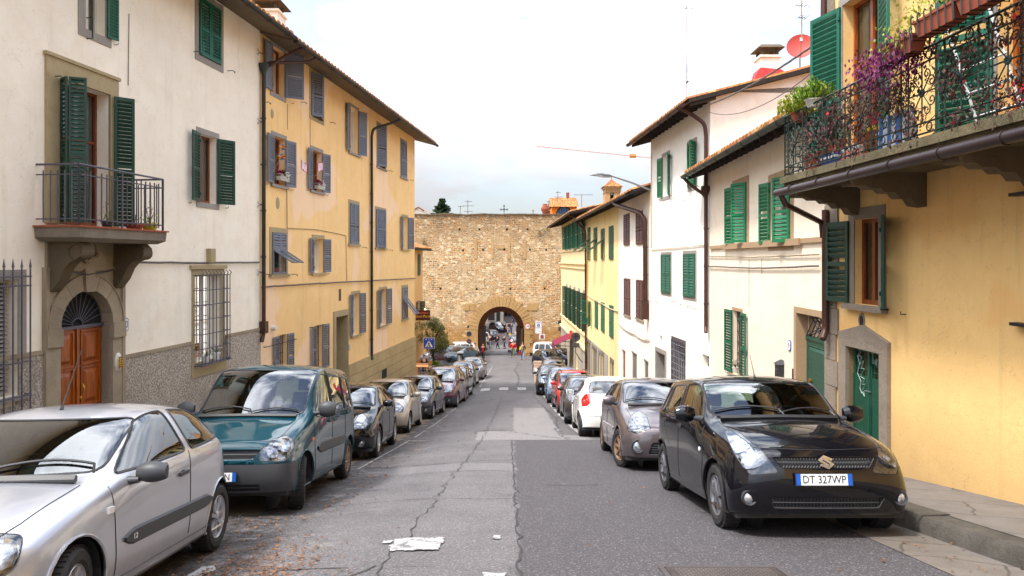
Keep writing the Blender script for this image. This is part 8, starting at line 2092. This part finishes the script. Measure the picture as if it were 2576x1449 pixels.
mb=MB();mb.tube([(pX(1043,Dg)-.1,Dg,z1+.10),(x1+.05,Dg,z1+.10)],.016,5);mb.tube([(x0+.1,Dg,z1),(x0+.1,Dg,z1+.1)],.01,4);mb.tube([(x1-.1,Dg,z1),(x1-.1,Dg,z1+.1)],.01,4);mb.build('bracket',M['iron'],o)
mb=MB();mb.lathe([(.001,0),(.04,.02),(.03,.07),(.001,.08)],(xm+.12,Dg-.05,z1+.01),'z',10);mb.build('sign_lamp',m_emit_plain('lit_lamp',(1,.55,.15),6),o)
def disc_sign(lab,px,py,D,r_,face,ring=None,back=False,pole=None,rect=None,name='round_sign',txt=None,rect_m=None):
 x,z=pX(px,D),pZ(py,D);o=thing(name,lab,'road sign',(pole[0]if pole else x,D,G(D)if pole else z-r_));mb=MB()
 mb.lathe([(.001,-.02),(r_,-.02),(r_,.02),(.001,.02)],(x,D,z),'y',28,0)
 if ring:mb.lathe([(.001,-.028),(r_*.80,-.028)],(x,D,z),'y',28,1)
 if back:mb.box((x-r_*.7,D-.045,z+.1*r_),(x+r_*.7,D-.02,z+.22*r_),2);mb.box((x-r_*.1,D-.045,z-r_*.8),(x+r_*.1,D-.02,z+r_*.8),2)
 f=mb.build('sign_face',[face,ring or M['white_s'],M['iron']],o,30)
 if txt:text(txt,r_*.85,f,frame((x,D-.034,z),(1,0,0),(0,0,1)),M['black_s'],.002,sx=.8)
 if rect:
  mb=MB();w_,h_,dz=rect;mb.box((x-w_,D-.015,z-dz-h_),(x+w_,D+.015,z-dz+h_));mb.build('lower_plate',rect_m or face,o)
 return o,x,z
o,x,z=disc_sign('red ringed height limit sign on the wall right of the arch',1327,821,72.9,.30,M['red_s'],M['white_s'],name='height_limit_sign',txt='2,80');mb=MB();mb.tube([(x,72.92,z),(x,73.5,z)],.025,6);mb.build('bracket',M['galv'],o)
o,x,z=disc_sign('pair of round signs seen from behind on a wall arm near the gate, right side',1410.5,812,67,.29,M['grey_s'],None,True,rect=(.24,.2,.62),name='sign_back');mb=MB();mb.tube([(x,67.03,z+.3),(x,67.03,z-1.0),(x+.5,67.03,z-1.05),(x+.65,67.03,z-1.25),(x+.65,67.03,G(67))],.045,6);mb.build('pole',M['grey_s'],o)
o,x,z=disc_sign('round sign seen from behind on a bent pole in front of the grey stone shopfront',1448.3,848,49,.34,M['grey_s'],None,True,rect=(.28,.16,.58),name='sign_back');mb=MB();mb.tube([(x,49.03,z+.3),(x,49.03,z-1.1),(x+.3,49.03,z-1.6),(x+.85,49.03,z-2.2),(x+.95,49.03,z-2.5),(x+.95,49.03,G(49))],.04,6);mb.build('pole',M['grey_s'],o)
o,x,z=disc_sign('grey sign backs on a pole left of the archway beside the cream coated woman',1180,840,70,.27,M['grey_s'],None,True,rect=(.2,.12,1.5),name='sign_back');mb=MB();mb.tube([(x,70.03,z+.3),(x,70.03,G(70))],.04,6);mb.build('pole',M['galv'],o);mb=MB();mb.lathe([(.001,-.02),(.27,-.02),(.27,.02),(.001,.02)],(x,70,z-.78),'y',24,0);mb.box((x+.08,69.96,z-.85),(x+.24,69.97,z-.70),1);mb.build('lower_disc',[M['grey_s'],M['red_s']],o)
Dw=72.6;x0,x1,z0,z1=pX(1347,Dw),pX(1362.5,Dw),pZ(839,Dw),pZ(808,Dw);o=thing('pedestrian_zone_sign','tall white notice with a blue pedestrian disc on the wall right of the arch','road sign',((x0+x1)/2,Dw,G(Dw)));mb=MB();mb.box((x0,Dw-.01,z0),(x1,Dw+.01,z1),0);xm=(x0+x1)/2;zd=z1-(z1-z0)*.34
mb.lathe([(.001,-.02),(.155,-.02)],(xm,Dw,zd),'y',24,1);mb.poly([(xm+a*.1,Dw-.026,zd+b*.1)for a,b in((-.2,.5),(.2,.5),(.25,-.1),(.6,-.9),(.2,-.9),(0,-.3),(-.3,-.9),(-.65,-.9),(-.2,0))],0);mb.poly([(xm+.025*math.cos(t*.8),Dw-.026,zd+.085+.025*math.sin(t*.8))for t in range(8)],0)
mb.box((x0+.03,Dw-.014,z0+(z1-z0)*.5),(x1-.03,Dw-.011,z0+(z1-z0)*.51),2)
for(a,b,c_,m_)in((.15,.85,.90,2),(.1,.9,.84,1),(.12,.85,.44,2),(.12,.2,.28,3),(.3,.42,.28,2),(.55,.85,.16,2),(.12,.2,.08,2)):mb.box((x0+(x1-x0)*a,Dw-.013,z0+(z1-z0)*c_),(x0+(x1-x0)*b,Dw-.0115,z0+(z1-z0)*(c_+.025)),m_)
mb.build('notice_board',[M['white_s'],BS,M['grey_s'],M['red_s']],o,0);mb=MB();mb.tube([(x0+.2,Dw+.03,G(Dw)),(x0+.2,Dw+.03,z1)],.035,6);mb.build('pole',M['galv'],o)
x0,x1,z0,z1=pX(1356.5,Dw),pX(1370.5,Dw),pZ(853.5,Dw),pZ(840,Dw);o=thing('red_notice','small white notice with a red printed block below the pedestrian sign','notice',(x0,Dw,z0));mb=MB();mb.box((x0,Dw-.05,z0),(x1,Dw-.03,z1),0);mb.poly([(x0+(x1-x0)*a,Dw-.055,z0+(z1-z0)*b)for a,b in((.2,.12),(.85,.12),(.8,.7),(.62,.86),(.4,.86),(.24,.7))],1);mb.build('notice_board',[M['white_s'],m_plain('notice_red',srgb(150,70,74),.6)],o,0)
Dl=27.3;o=thing('street_lamp','grey street lamp head on a long arm from the corner of the tall white house','street lamp',(pX(1637,Dl)+.05,Dl,pZ(478,Dl)));A=Vector((pX(1640,Dl),Dl,pZ(480,Dl)));B=Vector((pX(1538,Dl-.8),Dl-.8,pZ(443,Dl-.8)));E=Vector((pX(1484,Dl-1.1),Dl-1.1,pZ(439,Dl-1.1)));mb=MB();mb.tube([A,A.lerp(B,.5)+Vector((0,0,.03)),B],[.045,.035,.03],8);mb.build('arm',M['galv'],o)
d=(E-B);L_=d.length;d.normalize();sd=Vector((0,1,0));up=d.cross(sd).normalized();up=up if up.z>0 else-up;mb=MB();prev=None
for i,(t,w_,hu_,hd_)in enumerate(((0,.035,.035,.035),(.05,.07,.06,.06),(.35,.085,.08,.08),(.42,.12,.10,.08),(.65,.15,.11,.055),(.88,.12,.07,.045),(1,.03,.01,.03))):
 c_=B+d*L_*t;ring=[]
 for k in range(14):a=2*math.pi*k/14;ring.append(mb.v(c_+sd*math.cos(a)*w_+up*(math.sin(a)*(hu_ if math.sin(a)>0 else hd_))))
 if prev:
  for k in range(14):mb.F.append([prev[k],prev[(k+1)%14],ring[(k+1)%14],ring[k]]);mb.M.append(1 if(i>3 and 7<=k<13)else 0)
 prev=ring
mb.F.append(prev);mb.M.append(0);mb.build('lamp_head',[M['galv'],M['silver_r']],o,40)
mb=MB();mb.tube([A,A+Vector((.15,.1,-.05))],.07,8);mb.build('wall_bracket',M['galv'],o)
mb=MB();rw=random.Random(9)
for i in range(14):
 p=Vector((pX(1640,Dl)+.1,Dl-.1,pZ(515,Dl)));pts=[p+Vector((rw.gauss(0,.05),rw.gauss(0,.05),-.12*k+rw.gauss(0,.06)))for k in range(6)];mb.tube(pts,.012,4)
tag(mb.build('cable_bundle',M['cable_lt'],org=Vector((pX(1640,Dl)+.1,Dl-.1,pZ(515,Dl)))),'tangle of pale cables hanging below the street lamp bracket','cable bundle')
def ocable(lab,a,b,r_,sag,tw=0):
 a,b=Vector(a),Vector(b);mb=MB();n_=40
 for s_ in range(3 if tw else 1):
  pts=[]
  for i in range(n_+1):
   t=i/n_;p=a.lerp(b,t)-Vector((0,0,sag*4*t*(1-t)))
   if tw:p+=Vector((0,math.cos(i*.9+s_*2.1)*tw,math.sin(i*.9+s_*2.1)*tw))
   pts.append(p)
  mb.tube(pts,r_,5)
 tag(mb.build('overhead_cable',M['cable'],org=a),lab,'cable')
P1=(pX(1786,20.2),20.2,pZ(262,20.2));P2=(5.15,11.0,CZ+(HY-82)/FX*11.0)
ocable('thick twisted cable running from the white house corner up to the green shutter',P1,P2,.012,.12,.014)
ocable('thin sagging cable below the thick twisted one at the white house',(pX(1784,20.2),20.2,pZ(282,20.2)),(5.15,11.05,CZ+(HY-145)/FX*11.05),.010,.38)
Dk=42.5;x0,x1=pX(1343,Dk),pX(1363,Dk);z0=G(Dk)+.05;z1=pZ(908,Dk);o=thing('sandwich_board','lettered trattoria menu board beside the parked cars on the right','menu board',((x0+x1)/2,Dk,G(Dk)));mb=MB();mb.hexa([(x0-.0,Dk-.25,z0),(x1,Dk-.25,z0),(x1,Dk-.22,z0),(x0,Dk-.22,z0),(x0,Dk-.03,z1),(x1,Dk-.03,z1),(x1,Dk,z1),(x0,Dk,z1)],0)
mb.hexa([(x0,Dk+.22,z0),(x1,Dk+.22,z0),(x1,Dk+.25,z0),(x0,Dk+.25,z0),(x0,Dk+.01,z1),(x1,Dk+.01,z1),(x1,Dk+.03,z1),(x0,Dk+.03,z1)],0);b_=mb.build('board',m_plain('board_cream',srgb(206,180,150),.7),o);nr=Vector((0,-1,.22)).normalized()
xm=(x0+x1)/2;Y_=Vector((0,.2,1)).normalized()
text('TRATTORIA',.105,b_,frame((xm,Dk-.06,z1-.12),(1,0,0),Y_),m_plain('board_ink',srgb(80,30,20),.7),.002,sx=.8);text('PANNERIA',.105,b_,frame((xm,Dk-.095,z1-.27),(1,0,0),Y_),M['redwall'],.002,sx=.8)
mb=MB();mb.obox((xm,Dk-.15,z1-.62),(.2,0,0),(0,.01,0),(0,.045,.2));mb.build('menu_sheet',M['paper'],b_)
def bicycle(lab,X,D,head,col):
 o=thing('bicycle',lab,'bicycle',(X,D,G(D)),'parked bicycles');f=Vector((math.cos(head),math.sin(head),0));b=Vector((X,D,G(D)));P3=lambda a,u,w=0:b+f*a+Vector((0,0,u))+f.cross(Vector((0,0,1)))*w
 for a in(-.52,.52):
  mb=MB();mb.tube([P3(a+math.cos(2*math.pi*k/22)*.32,.34+math.sin(2*math.pi*k/22)*.32)for k in range(22)],.02,6,0,True);mb.tube([P3(a+math.cos(2*math.pi*k/22)*.295,.34+math.sin(2*math.pi*k/22)*.295)for k in range(22)],.010,4,1,True)
  for k in range(12):t=2*math.pi*k/12;mb.tube([P3(a,.34),P3(a+math.cos(t)*.29,.34+math.sin(t)*.29)],.003,3,1)
  mb.build('wheel',[M['rubber'],M['galv']],o)
 mb=MB()
 for(p,q)in(((-.52,.34),(-.08,.32)),((-.52,.34),(-.18,.82)),((-.08,.32),(-.2,.86)),((-.08,.32),(.36,.78)),((-.18,.80),(.34,.86)),((.52,.34),(.36,.72)),((.36,.70),(.33,.98))):mb.tube([P3(*p),P3(*q)],.017,6)
 mb.build('frame',m_plain('bike_paint',srgb(*col),.35,.2),o);mb=MB();mb.tube([P3(.36,1.0,-.27),P3(.33,1.02,0),P3(.36,1.0,.27)],.013,5);mb.build('handlebar',M['plastic_b'],o);mb=MB();mb.hexa([P3(-.32,.90,-.07),P3(-.06,.92,-.02),P3(-.06,.92,.02),P3(-.32,.90,.07),P3(-.32,.95,-.06),P3(-.06,.95,-.02),P3(-.06,.95,.02),P3(-.32,.95,.06)]);mb.build('saddle',M['plastic_b'],o);return o
bicycle('red bicycle parked by the olive tree',pX(1110,61.5),61.5,-.45,(190,30,40));bicycle('dark bicycle leaning behind the menu board on the right',pX(1350,46),46.5,-1.25,(40,42,48))
o=thing('scooter','parked scooter with a black and white top box in front of the blue hatchback','scooter',(pX(1155,58),58,G(58)));b=Vector((pX(1156,58),58,G(58)));mb=MB()
for dy in(-.6,.62):mb.lathe([(.17,-.05),(.235,-.05),(.25,0),(.235,.05),(.17,.05)],b+Vector((0,dy,.25)),'x',20)
mb.build('wheel',M['rubber'],o);mb=MB();mb.tube([b+Vector((0,-.62,.3)),b+Vector((0,-.5,.62)),b+Vector((0,-.42,1.02))],[.10,.14,.06],8);mb.hexa([b+Vector(q)for q in((-.16,-.45,.26),(.16,-.45,.26),(.16,.1,.26),(-.16,.1,.26),(-.16,-.45,.34),(.16,-.45,.34),(.16,.1,.34),(-.16,.1,.34))]);mb.hexa([b+Vector(q)for q in((-.15,.0,.34),(.15,.0,.34),(.12,.75,.45),(-.12,.75,.45),(-.15,.0,.72),(.15,.0,.72),(.1,.8,.78),(-.1,.8,.78))])
mb.build('body',m_plain('scooter_silver',srgb(170,172,178),.3,.3,1),o);mb=MB();mb.hexa([b+Vector(q)for q in((-.13,.0,.72),(.13,.0,.72),(.1,.55,.77),(-.1,.55,.77),(-.12,.02,.80),(.12,.02,.80),(.09,.55,.85),(-.09,.55,.85))]);mb.tube([b+Vector((-.3,-.40,1.05)),b+Vector((0,-.42,1.02)),b+Vector((.3,-.40,1.05))],.018,6);mb.build('seat',M['plastic_b'],o)
mb=MB();boxr(mb,b+Vector((0,.85,.98)),(.26,.2,.09),0,.95);boxr(mb,b+Vector((0,.85,1.12)),(.26,.2,.07),1,.6);mb.build('top_box',[M['plastic_b'],M['white_s']],o)
Dt=50.;xt=pX(1062,Dt);zt=G(Dt)
for i,(dx,dd,lb)in enumerate(((.0,-.2,'wooden cafe table beside the seated person'),(.35,-2.6,'second wooden cafe table, nearer to the street than the first'))):
 D_=Dt+dd;o=thing('cafe_table',lb,'table',(xt+dx,D_,G(D_)),'cafe tables');b=Vector((xt+dx,D_,G(D_)));mb=MB()
 for k in range(6):mb.box(b+Vector((-.45+.15*k+.006,-.4,.72)),b+Vector((-.45+.15*(k+1)-.006,.4,.75)))
 mb.build('table_top',m_wood('teak',srgb(196,136,76),srgb(140,92,50),1,.6,'x')if 'teak' not in bpy.data.materials else bpy.data.materials['teak'],o);
 for a in(-.38,.38):
  for c_ in(-.33,.33):mb=MB();mb.box(b+Vector((a-.025,c_-.025,0)),b+Vector((a+.025,c_+.025,.72)));mb.build('leg',bpy.data.materials['teak'],o)
D_=51.3;o=thing('cafe_bench','wooden bench the dark clothed person is sitting on','bench',(xt-.05,D_,G(D_)));b=Vector((xt-.05,D_,G(D_)))
mb=MB();mb.box(b+Vector((-.6,-.2,.42)),b+Vector((.6,.22,.46)));mb.build('seat',bpy.data.materials['teak'],o);mb=MB();mb.box(b+Vector((-.6,.2,.46)),b+Vector((.6,.24,.9)));mb.build('backrest',bpy.data.materials['teak'],o)
for a in(-.5,.5):mb=MB();mb.box(b+Vector((a-.03,-.18,0)),b+Vector((a+.03,.2,.42)));mb.build('leg',bpy.data.materials['teak'],o)
person('person in black sitting at the cafe table behind the ochre house corner',xt-.02,D_,.2,1.72,sit=True,top=(22,20,22),leg=(30,30,34),hair=(40,20,16),hairlen=.05,z=G(D_),elbow=(1.2,1.2),arms=((.05,.15),(.05,.15)))
for i,(px,D_,lb)in enumerate(((1066,54.5,'grey plastic wheelie bin, the left of the pair behind the cafe'),(1074,54.8,'pale grey plastic bin, the right of the pair behind the cafe'))):
 o=thing('waste_bin',lb,'bin',(pX(px,D_),D_,G(D_)),'grey bins');b=Vector((pX(px,D_),D_,G(D_)));mb=MB();mb.hexa([b+Vector(q)for q in((-.24,-.24,.06),(.24,-.24,.06),(.24,.24,.06),(-.24,.24,.06),(-.3,-.3,1.0),(.3,-.3,1.0),(.3,.3,1.0),(-.3,.3,1.0))]);mb.build('bin_body',m_plain('bin_grey',srgb(150,154,162),.5)if i==0 else bpy.data.materials['bin_grey'],o)
 mb=MB();mb.hexa([b+Vector(q)for q in((-.33,-.34,1.0),(.33,-.34,1.0),(.33,.33,1.0),(-.33,.33,1.0),(-.26,-.28,1.12),(.26,-.28,1.12),(.26,.28,1.14),(-.26,.28,1.14))]);mb.build('lid',bpy.data.materials['bin_grey'],o)
# cars
PB=m_carpaint('black_car_paint',(.004,.004,.006),dirt=.04);PS=m_carpaint('silver_car_paint',srgb(188,190,198),.6,.33);PT=m_carpaint('teal_car_paint',srgb(0,58,70),.0,.35);PW=m_carpaint('white_car_paint',(.80,.78,.72),dirt=.1)
PG=m_carpaint('warm_grey_car_paint',srgb(98,88,90),.5,.35);PBE=m_carpaint('beige_car_paint',srgb(176,164,148),.5,.35);PNV=m_carpaint('navy_car_paint',srgb(20,24,44),.2);PMR=m_carpaint('maroon_car_paint',srgb(84,22,52),.3);PRD=m_carpaint('red_car_paint',srgb(196,24,24),.1)
PDG=m_carpaint('dark_grey_car_paint',srgb(54,52,54),.4);PLB=m_carpaint('light_blue_car_paint',srgb(120,140,172),.4,.35);PGY=m_carpaint('mid_grey_car_paint',srgb(112,108,112),.5,.35);PBL=m_carpaint('steel_blue_car_paint',srgb(84,118,140),.4,.35);PYE=m_carpaint('yellow_car_paint',srgb(220,200,40),0)
SWIFT['stripmat']=PB;CLIO3['stripmat']=PG
GL='cars parked along the left kerb';GR_='cars parked along the right kerb'
def put(root,P,X,D,head=0.):place_car(root,X,D,head,P['fo'],P['fo']+P['wb']);return root
def car(name,lab,P,paint,X,D,head=0.,grp=None):
 r_,ray,tr=make_car(name,lab,P,paint,grp);put(r_,P,X,D,head);return r_
def recar(src,P,lab,paint,X,D,head=0.,grp=None,old=None):
 c=copy_tree(src);c['label']=lab
 if grp:c['group']=grp
 elif 'group' in c:del c['group']
 def rec(o_):
  if o_.type=='MESH':
   for i,sl in enumerate(o_.material_slots):
    if sl.material==old:sl.link='OBJECT';sl.material=paint
  for k in o_.children:rec(k)
 rec(c);put(c,P,X,D,head);return c
cs_=car('parked_car','silver three door hatchback in the bottom left corner, black side mouldings',CLIO,PS,-3.42,5.02,-.085,GL)
vk=car('parked_van','teal window van with black bumper and turned front wheel',KANG,PT,-3.44,9.7,-.03,GL)
c207=car('parked_car','glossy black hatchback directly behind the teal van',P207,PB,-3.62,15.1,-.04,GL)
cya=car('parked_car','beige three door hatchback in the left row',YARIS,PBE,-3.72,20.6,.0,GL)
cc3=car('parked_car','navy hatchback with black bumper between the beige and the maroon car',C3,PNV,-3.54,25.5,.05,GL)
cmp_=car('parked_car','maroon people carrier with silver roof rails',MPV,PMR,-3.14,30.6,.06,GL)
cbx=car('parked_car','boxy red hatchback with roof bars in the right row',BOX,PRD,2.42,26.5,-.02,GR_)
recar(cbx,BOX,'small dark boxy car squeezed behind the maroon people carrier',PDG,-2.88,34.4,.05,GL,PRD)
recar(c207,P207,'black hatchback just past the zebra crossing on the left',PNV,-3.0,41.6,.04,GL,PB)
recar(c207,P207,'grey hatchback at the far end of the left row, nearest the gate',PGY,-2.72,47.4,.03,GL,PB)
csw=car('parked_car','big black hatchback in the right foreground with a visible number plate',SWIFT,PB,2.86,7.95,.0,GR_)
ccl=car('parked_car','warm grey hatchback behind the black one, fog lamp and turned wheel',CLIO3,PG,2.66,12.75,.02,GR_)
cka=car('parked_car','white rounded three door hatchback showing its round red tail light',KA,PW,2.52,18.35,math.pi+.02,GR_)
recar(c207,P207,'dark grey hatchback between the white and the red car',PDG,2.50,22.3,.02,GR_,PB)
recar(cc3,C3,'light blue hatchback behind the red boxy car',PLB,2.36,30.9,.02,GR_,PNV)
recar(c207,P207,'black hatchback at the zebra crossing on the right',PB,2.12,35.4,.04,GR_,PB)
recar(cya,YARIS,'silver grey small car beyond the menu board on the right',PGY,2.45,40.2,.0,GR_,PBE)
recar(cc3,C3,'dark blue hatchback standing by itself under the magenta awning',PNV,3.0,57.5,-.35,None,PNV)
recar(c207,P207,'black car half hidden at the wall behind the dark blue hatchback',PB,4.6,61.5,-.55,None,PB)
vw=recar(vk,KANG,'white van parked against the town wall right of the arch',PW,3.9,67.0,-.75,None,PT)
recar(c207,P207,'steel blue hatchback parked before the wall beside the olive tree',PBL,pX(1160,65),65.6,.55,None,PB)
recar(cmp_,MPV,'white people carrier behind the steel blue hatchback',PW,pX(1146,69),70.2,1.2,None,PMR)
recar(cya,YARIS,'silver car at the left end by the wine bar tree',PGY,pX(1110,67),67.5,1.35,None,PBE)
recar(cka,KA,'yellow car just inside the archway on the left',PYE,-4.05,85.5,math.pi+.06,None,PW)
recar(vk,KANG,'white van farther inside the arch on the left',PW,-4.25,96.5,math.pi-.2,None,PT)
recar(cc3,C3,'dark car behind the white van inside the arch',PDG,-3.1,103,math.pi-.3,None,PNV)
recar(cmp_,MPV,'dark estate car facing us in the far street beyond the arch',PDG,-2.4,113.5,-.4,None,PMR)
recar(cka,KA,'dark blue hatchback behind the man in red, seen from the rear',PNV,pX(1297,90),91,math.pi+.1,None,PW)
def local_text(root,body,size,pos,X,Y,mat,ext=.002,**k):
 t=text(body,size,[c for c in root.children if c.name.startswith('body')][0],frame(pos,X,Y),mat,ext,**k);return t
SR=SWIFT['_ray'];h,nn=SR((0.0,-1,.695),(0,1,0));yb=h.y-.02
mb=MB();q=lambda a,b:Vector((a,yb,.695+b))
for pts in([(-.075,.018),(-.02,.062),(.062,.028),(.045,.012),(-.012,.034),(-.035,.016),(.04,-.03),(.02,-.045)],[(.075,-.018),(.02,-.062),(-.062,-.028),(-.045,-.012),(.012,-.034),(.035,-.016),(-.04,.03),(-.02,.045)]):
 P4=[q(*p)for p in pts];mb.poly(P4);mb.poly([p+Vector((0,.01,0))for p in P4])
 for i in range(len(P4)):mb.poly([P4[i],P4[(i+1)%len(P4)],P4[(i+1)%len(P4)]+Vector((0,.01,0)),P4[i]+Vector((0,.01,0))])
mb.build('emblem',M['chrome'],csw,20,org=Vector((0,0,0)))
mb=MB();h,nn=SR((-2,1.22,.70),(1,0,0));mb.lathe([(.001,-.012),(.022,-.008),(.026,0)],h,'x',12);mb.build('indicator',M['white_s'],csw,org=Vector((0,0,0)))
CR=CLIO['_ray'];h,nn=CR((2,1.42,.50),(-1,0,0));local_text(cs_,'1.2',.05,h+Vector((.022,0,0)),(0,1,0),(0,0,1),M['white_s'],.001)
mb=MB();h,nn=CR((2,1.12,.72),(-1,0,0));mb.obox(h,(.012,0,0),(0,.035,.0),(0,0,.02));mb.build('indicator',M['white_s'],cs_,org=Vector((0,0,0)))
KR=KANG['_ray'];mb=MB();h,nn=KR((2,1.12,.80),(-1,0,0));mb.obox(h,(.014,0,0),(0,.03,.0),(0,0,.02));mb.build('indicator',M['amber'],vk,org=Vector((0,0,0)))
mb=MB();h,nn=CLIO3['_ray']((0,-1,.70),(0,1,0));
if h:
 for s_ in(1,.55):
  P4=[h+Vector((a*s_,-.012,b*s_))for a,b in((0,.07),(.045,0),(0,-.07),(-.045,0))];mb.tube(P4,.007,4,0,True)
 mb.build('emblem',M['chrome'],ccl,org=Vector((0,0,0)))
# light, sky, camera
SUN_EL,SUN_AZ=60,-125
sc=bpy.context.scene
w=bpy.data.worlds.new('World');sc.world=w;w.use_nodes=True;t=w.node_tree;bg=t.nodes['Background']
sk=t.nodes.new('ShaderNodeTexSky');sk.sky_type='NISHITA';sk.sun_disc=False;sk.sun_elevation=R(SUN_EL);sk.sun_rotation=R(SUN_AZ);sk.air_density=1;sk.dust_density=2
tc=t.nodes.new('ShaderNodeTexCoord');mp=t.nodes.new('ShaderNodeMapping');mp.inputs['Scale'].default_value=(1,1,2.6);t.links.new(tc.outputs['Generated'],mp.inputs[0])
nz_=t.nodes.new('ShaderNodeTexNoise');nz_.inputs['Scale'].default_value=2.1;nz_.inputs['Detail'].default_value=7;nz_.inputs['Roughness'].default_value=.58;t.links.new(mp.outputs[0],nz_.inputs['Vector'])
mr=t.nodes.new('ShaderNodeMapRange');mr.inputs[1].default_value=.44;mr.inputs[2].default_value=.60;t.links.new(nz_.outputs[0],mr.inputs[0])
sp_=t.nodes.new('ShaderNodeSeparateXYZ');t.links.new(tc.outputs['Generated'],sp_.inputs[0])
zf_=t.nodes.new('ShaderNodeMapRange');zf_.inputs[1].default_value=0;zf_.inputs[2].default_value=1;zf_.inputs[3].default_value=.30;zf_.inputs[4].default_value=3.9;t.links.new(sp_.outputs[2],zf_.inputs[0])
cl_=t.nodes.new('ShaderNodeVectorMath');cl_.operation='SCALE';cl_.inputs[0].default_value=(4.5,4.6,4.8);t.links.new(zf_.outputs[0],cl_.inputs['Scale'])
hz_=t.nodes.new('ShaderNodeMapRange');hz_.inputs[1].default_value=.12;hz_.inputs[2].default_value=.5;hz_.inputs[3].default_value=.62;hz_.inputs[4].default_value=0;t.links.new(sp_.outputs[2],hz_.inputs[0]);am=t.nodes.new('ShaderNodeMath');am.operation='ADD';am.use_clamp=True;t.links.new(mr.outputs[0],am.inputs[0]);t.links.new(hz_.outputs[0],am.inputs[1])
mx=t.nodes.new('ShaderNodeMix');mx.data_type='RGBA';t.links.new(am.outputs[0],mx.inputs[0]);t.links.new(sk.outputs[0],mx.inputs[6])
n2=t.nodes.new('ShaderNodeTexNoise');n2 .inputs['Scale'].default_value=4.5;n2 .inputs['Detail'].default_value=8;t.links.new(mp.outputs[0],n2 .inputs['Vector']);r2=t.nodes.new('ShaderNodeMapRange');r2 .inputs[1].default_value=.35;r2 .inputs[2].default_value=.62;r2 .inputs[3].default_value=.86;r2 .inputs[4].default_value=1.05;t.links.new(n2 .outputs[0],r2 .inputs[0])
v2=t.nodes.new('ShaderNodeVectorMath');v2 .operation='SCALE';t.links.new(cl_.outputs[0],v2 .inputs[0]);t.links.new(r2 .outputs[0],v2 .inputs['Scale']);t.links.new(v2 .outputs[0],mx.inputs[7])
hs_=t.nodes.new('ShaderNodeMapRange');hs_.inputs[1].default_value=.1;hs_.inputs[2].default_value=.55;hs_.inputs[3].default_value=.84;hs_.inputs[4].default_value=1.1;t.links.new(sp_.outputs[2],hs_.inputs[0]);v3=t.nodes.new('ShaderNodeVectorMath');v3 .operation='SCALE';t.links.new(mx.outputs[2],v3 .inputs[0]);t.links.new(hs_.outputs[0],v3 .inputs['Scale']);t.links.new(v3 .outputs[0],bg.inputs[0]);bg.inputs[1].default_value=.145
l=bpy.data.lights.new('sun','SUN');l.energy=2.2;l.angle=R(7);l.color=(1,.97,.92);lo=bpy.data.objects.new('sun',l);C.objects.link(lo)
sd=Vector((math.sin(R(SUN_AZ))*math.cos(R(SUN_EL)),math.cos(R(SUN_AZ))*math.cos(R(SUN_EL)),math.sin(R(SUN_EL))));lo.rotation_euler=(-sd).to_track_quat('-Z','Y').to_euler();lo.location=(-30,-20,40)
cam=bpy.data.cameras.new('camera');co=bpy.data.objects.new('camera',cam);C.objects.link(co);co.location=(0,0,CZ);co.rotation_euler=(R(90),0,0)
cam.sensor_width=36;cam.lens=36*FX/2576;cam.shift_y=-(724.5-HY)/2576;cam.clip_end=5000;cam.clip_start=.05;sc.camera=co
sc.view_settings.view_transform='Standard';sc.view_settings.look='None';sc.view_settings.exposure=1.15;sc.view_settings.gamma=1
sc.cycles.max_bounces=7;sc.cycles.transparent_max_bounces=16;sc.cycles.sample_clamp_indirect=6
sc.render.resolution_x=1024;sc.render.resolution_y=576
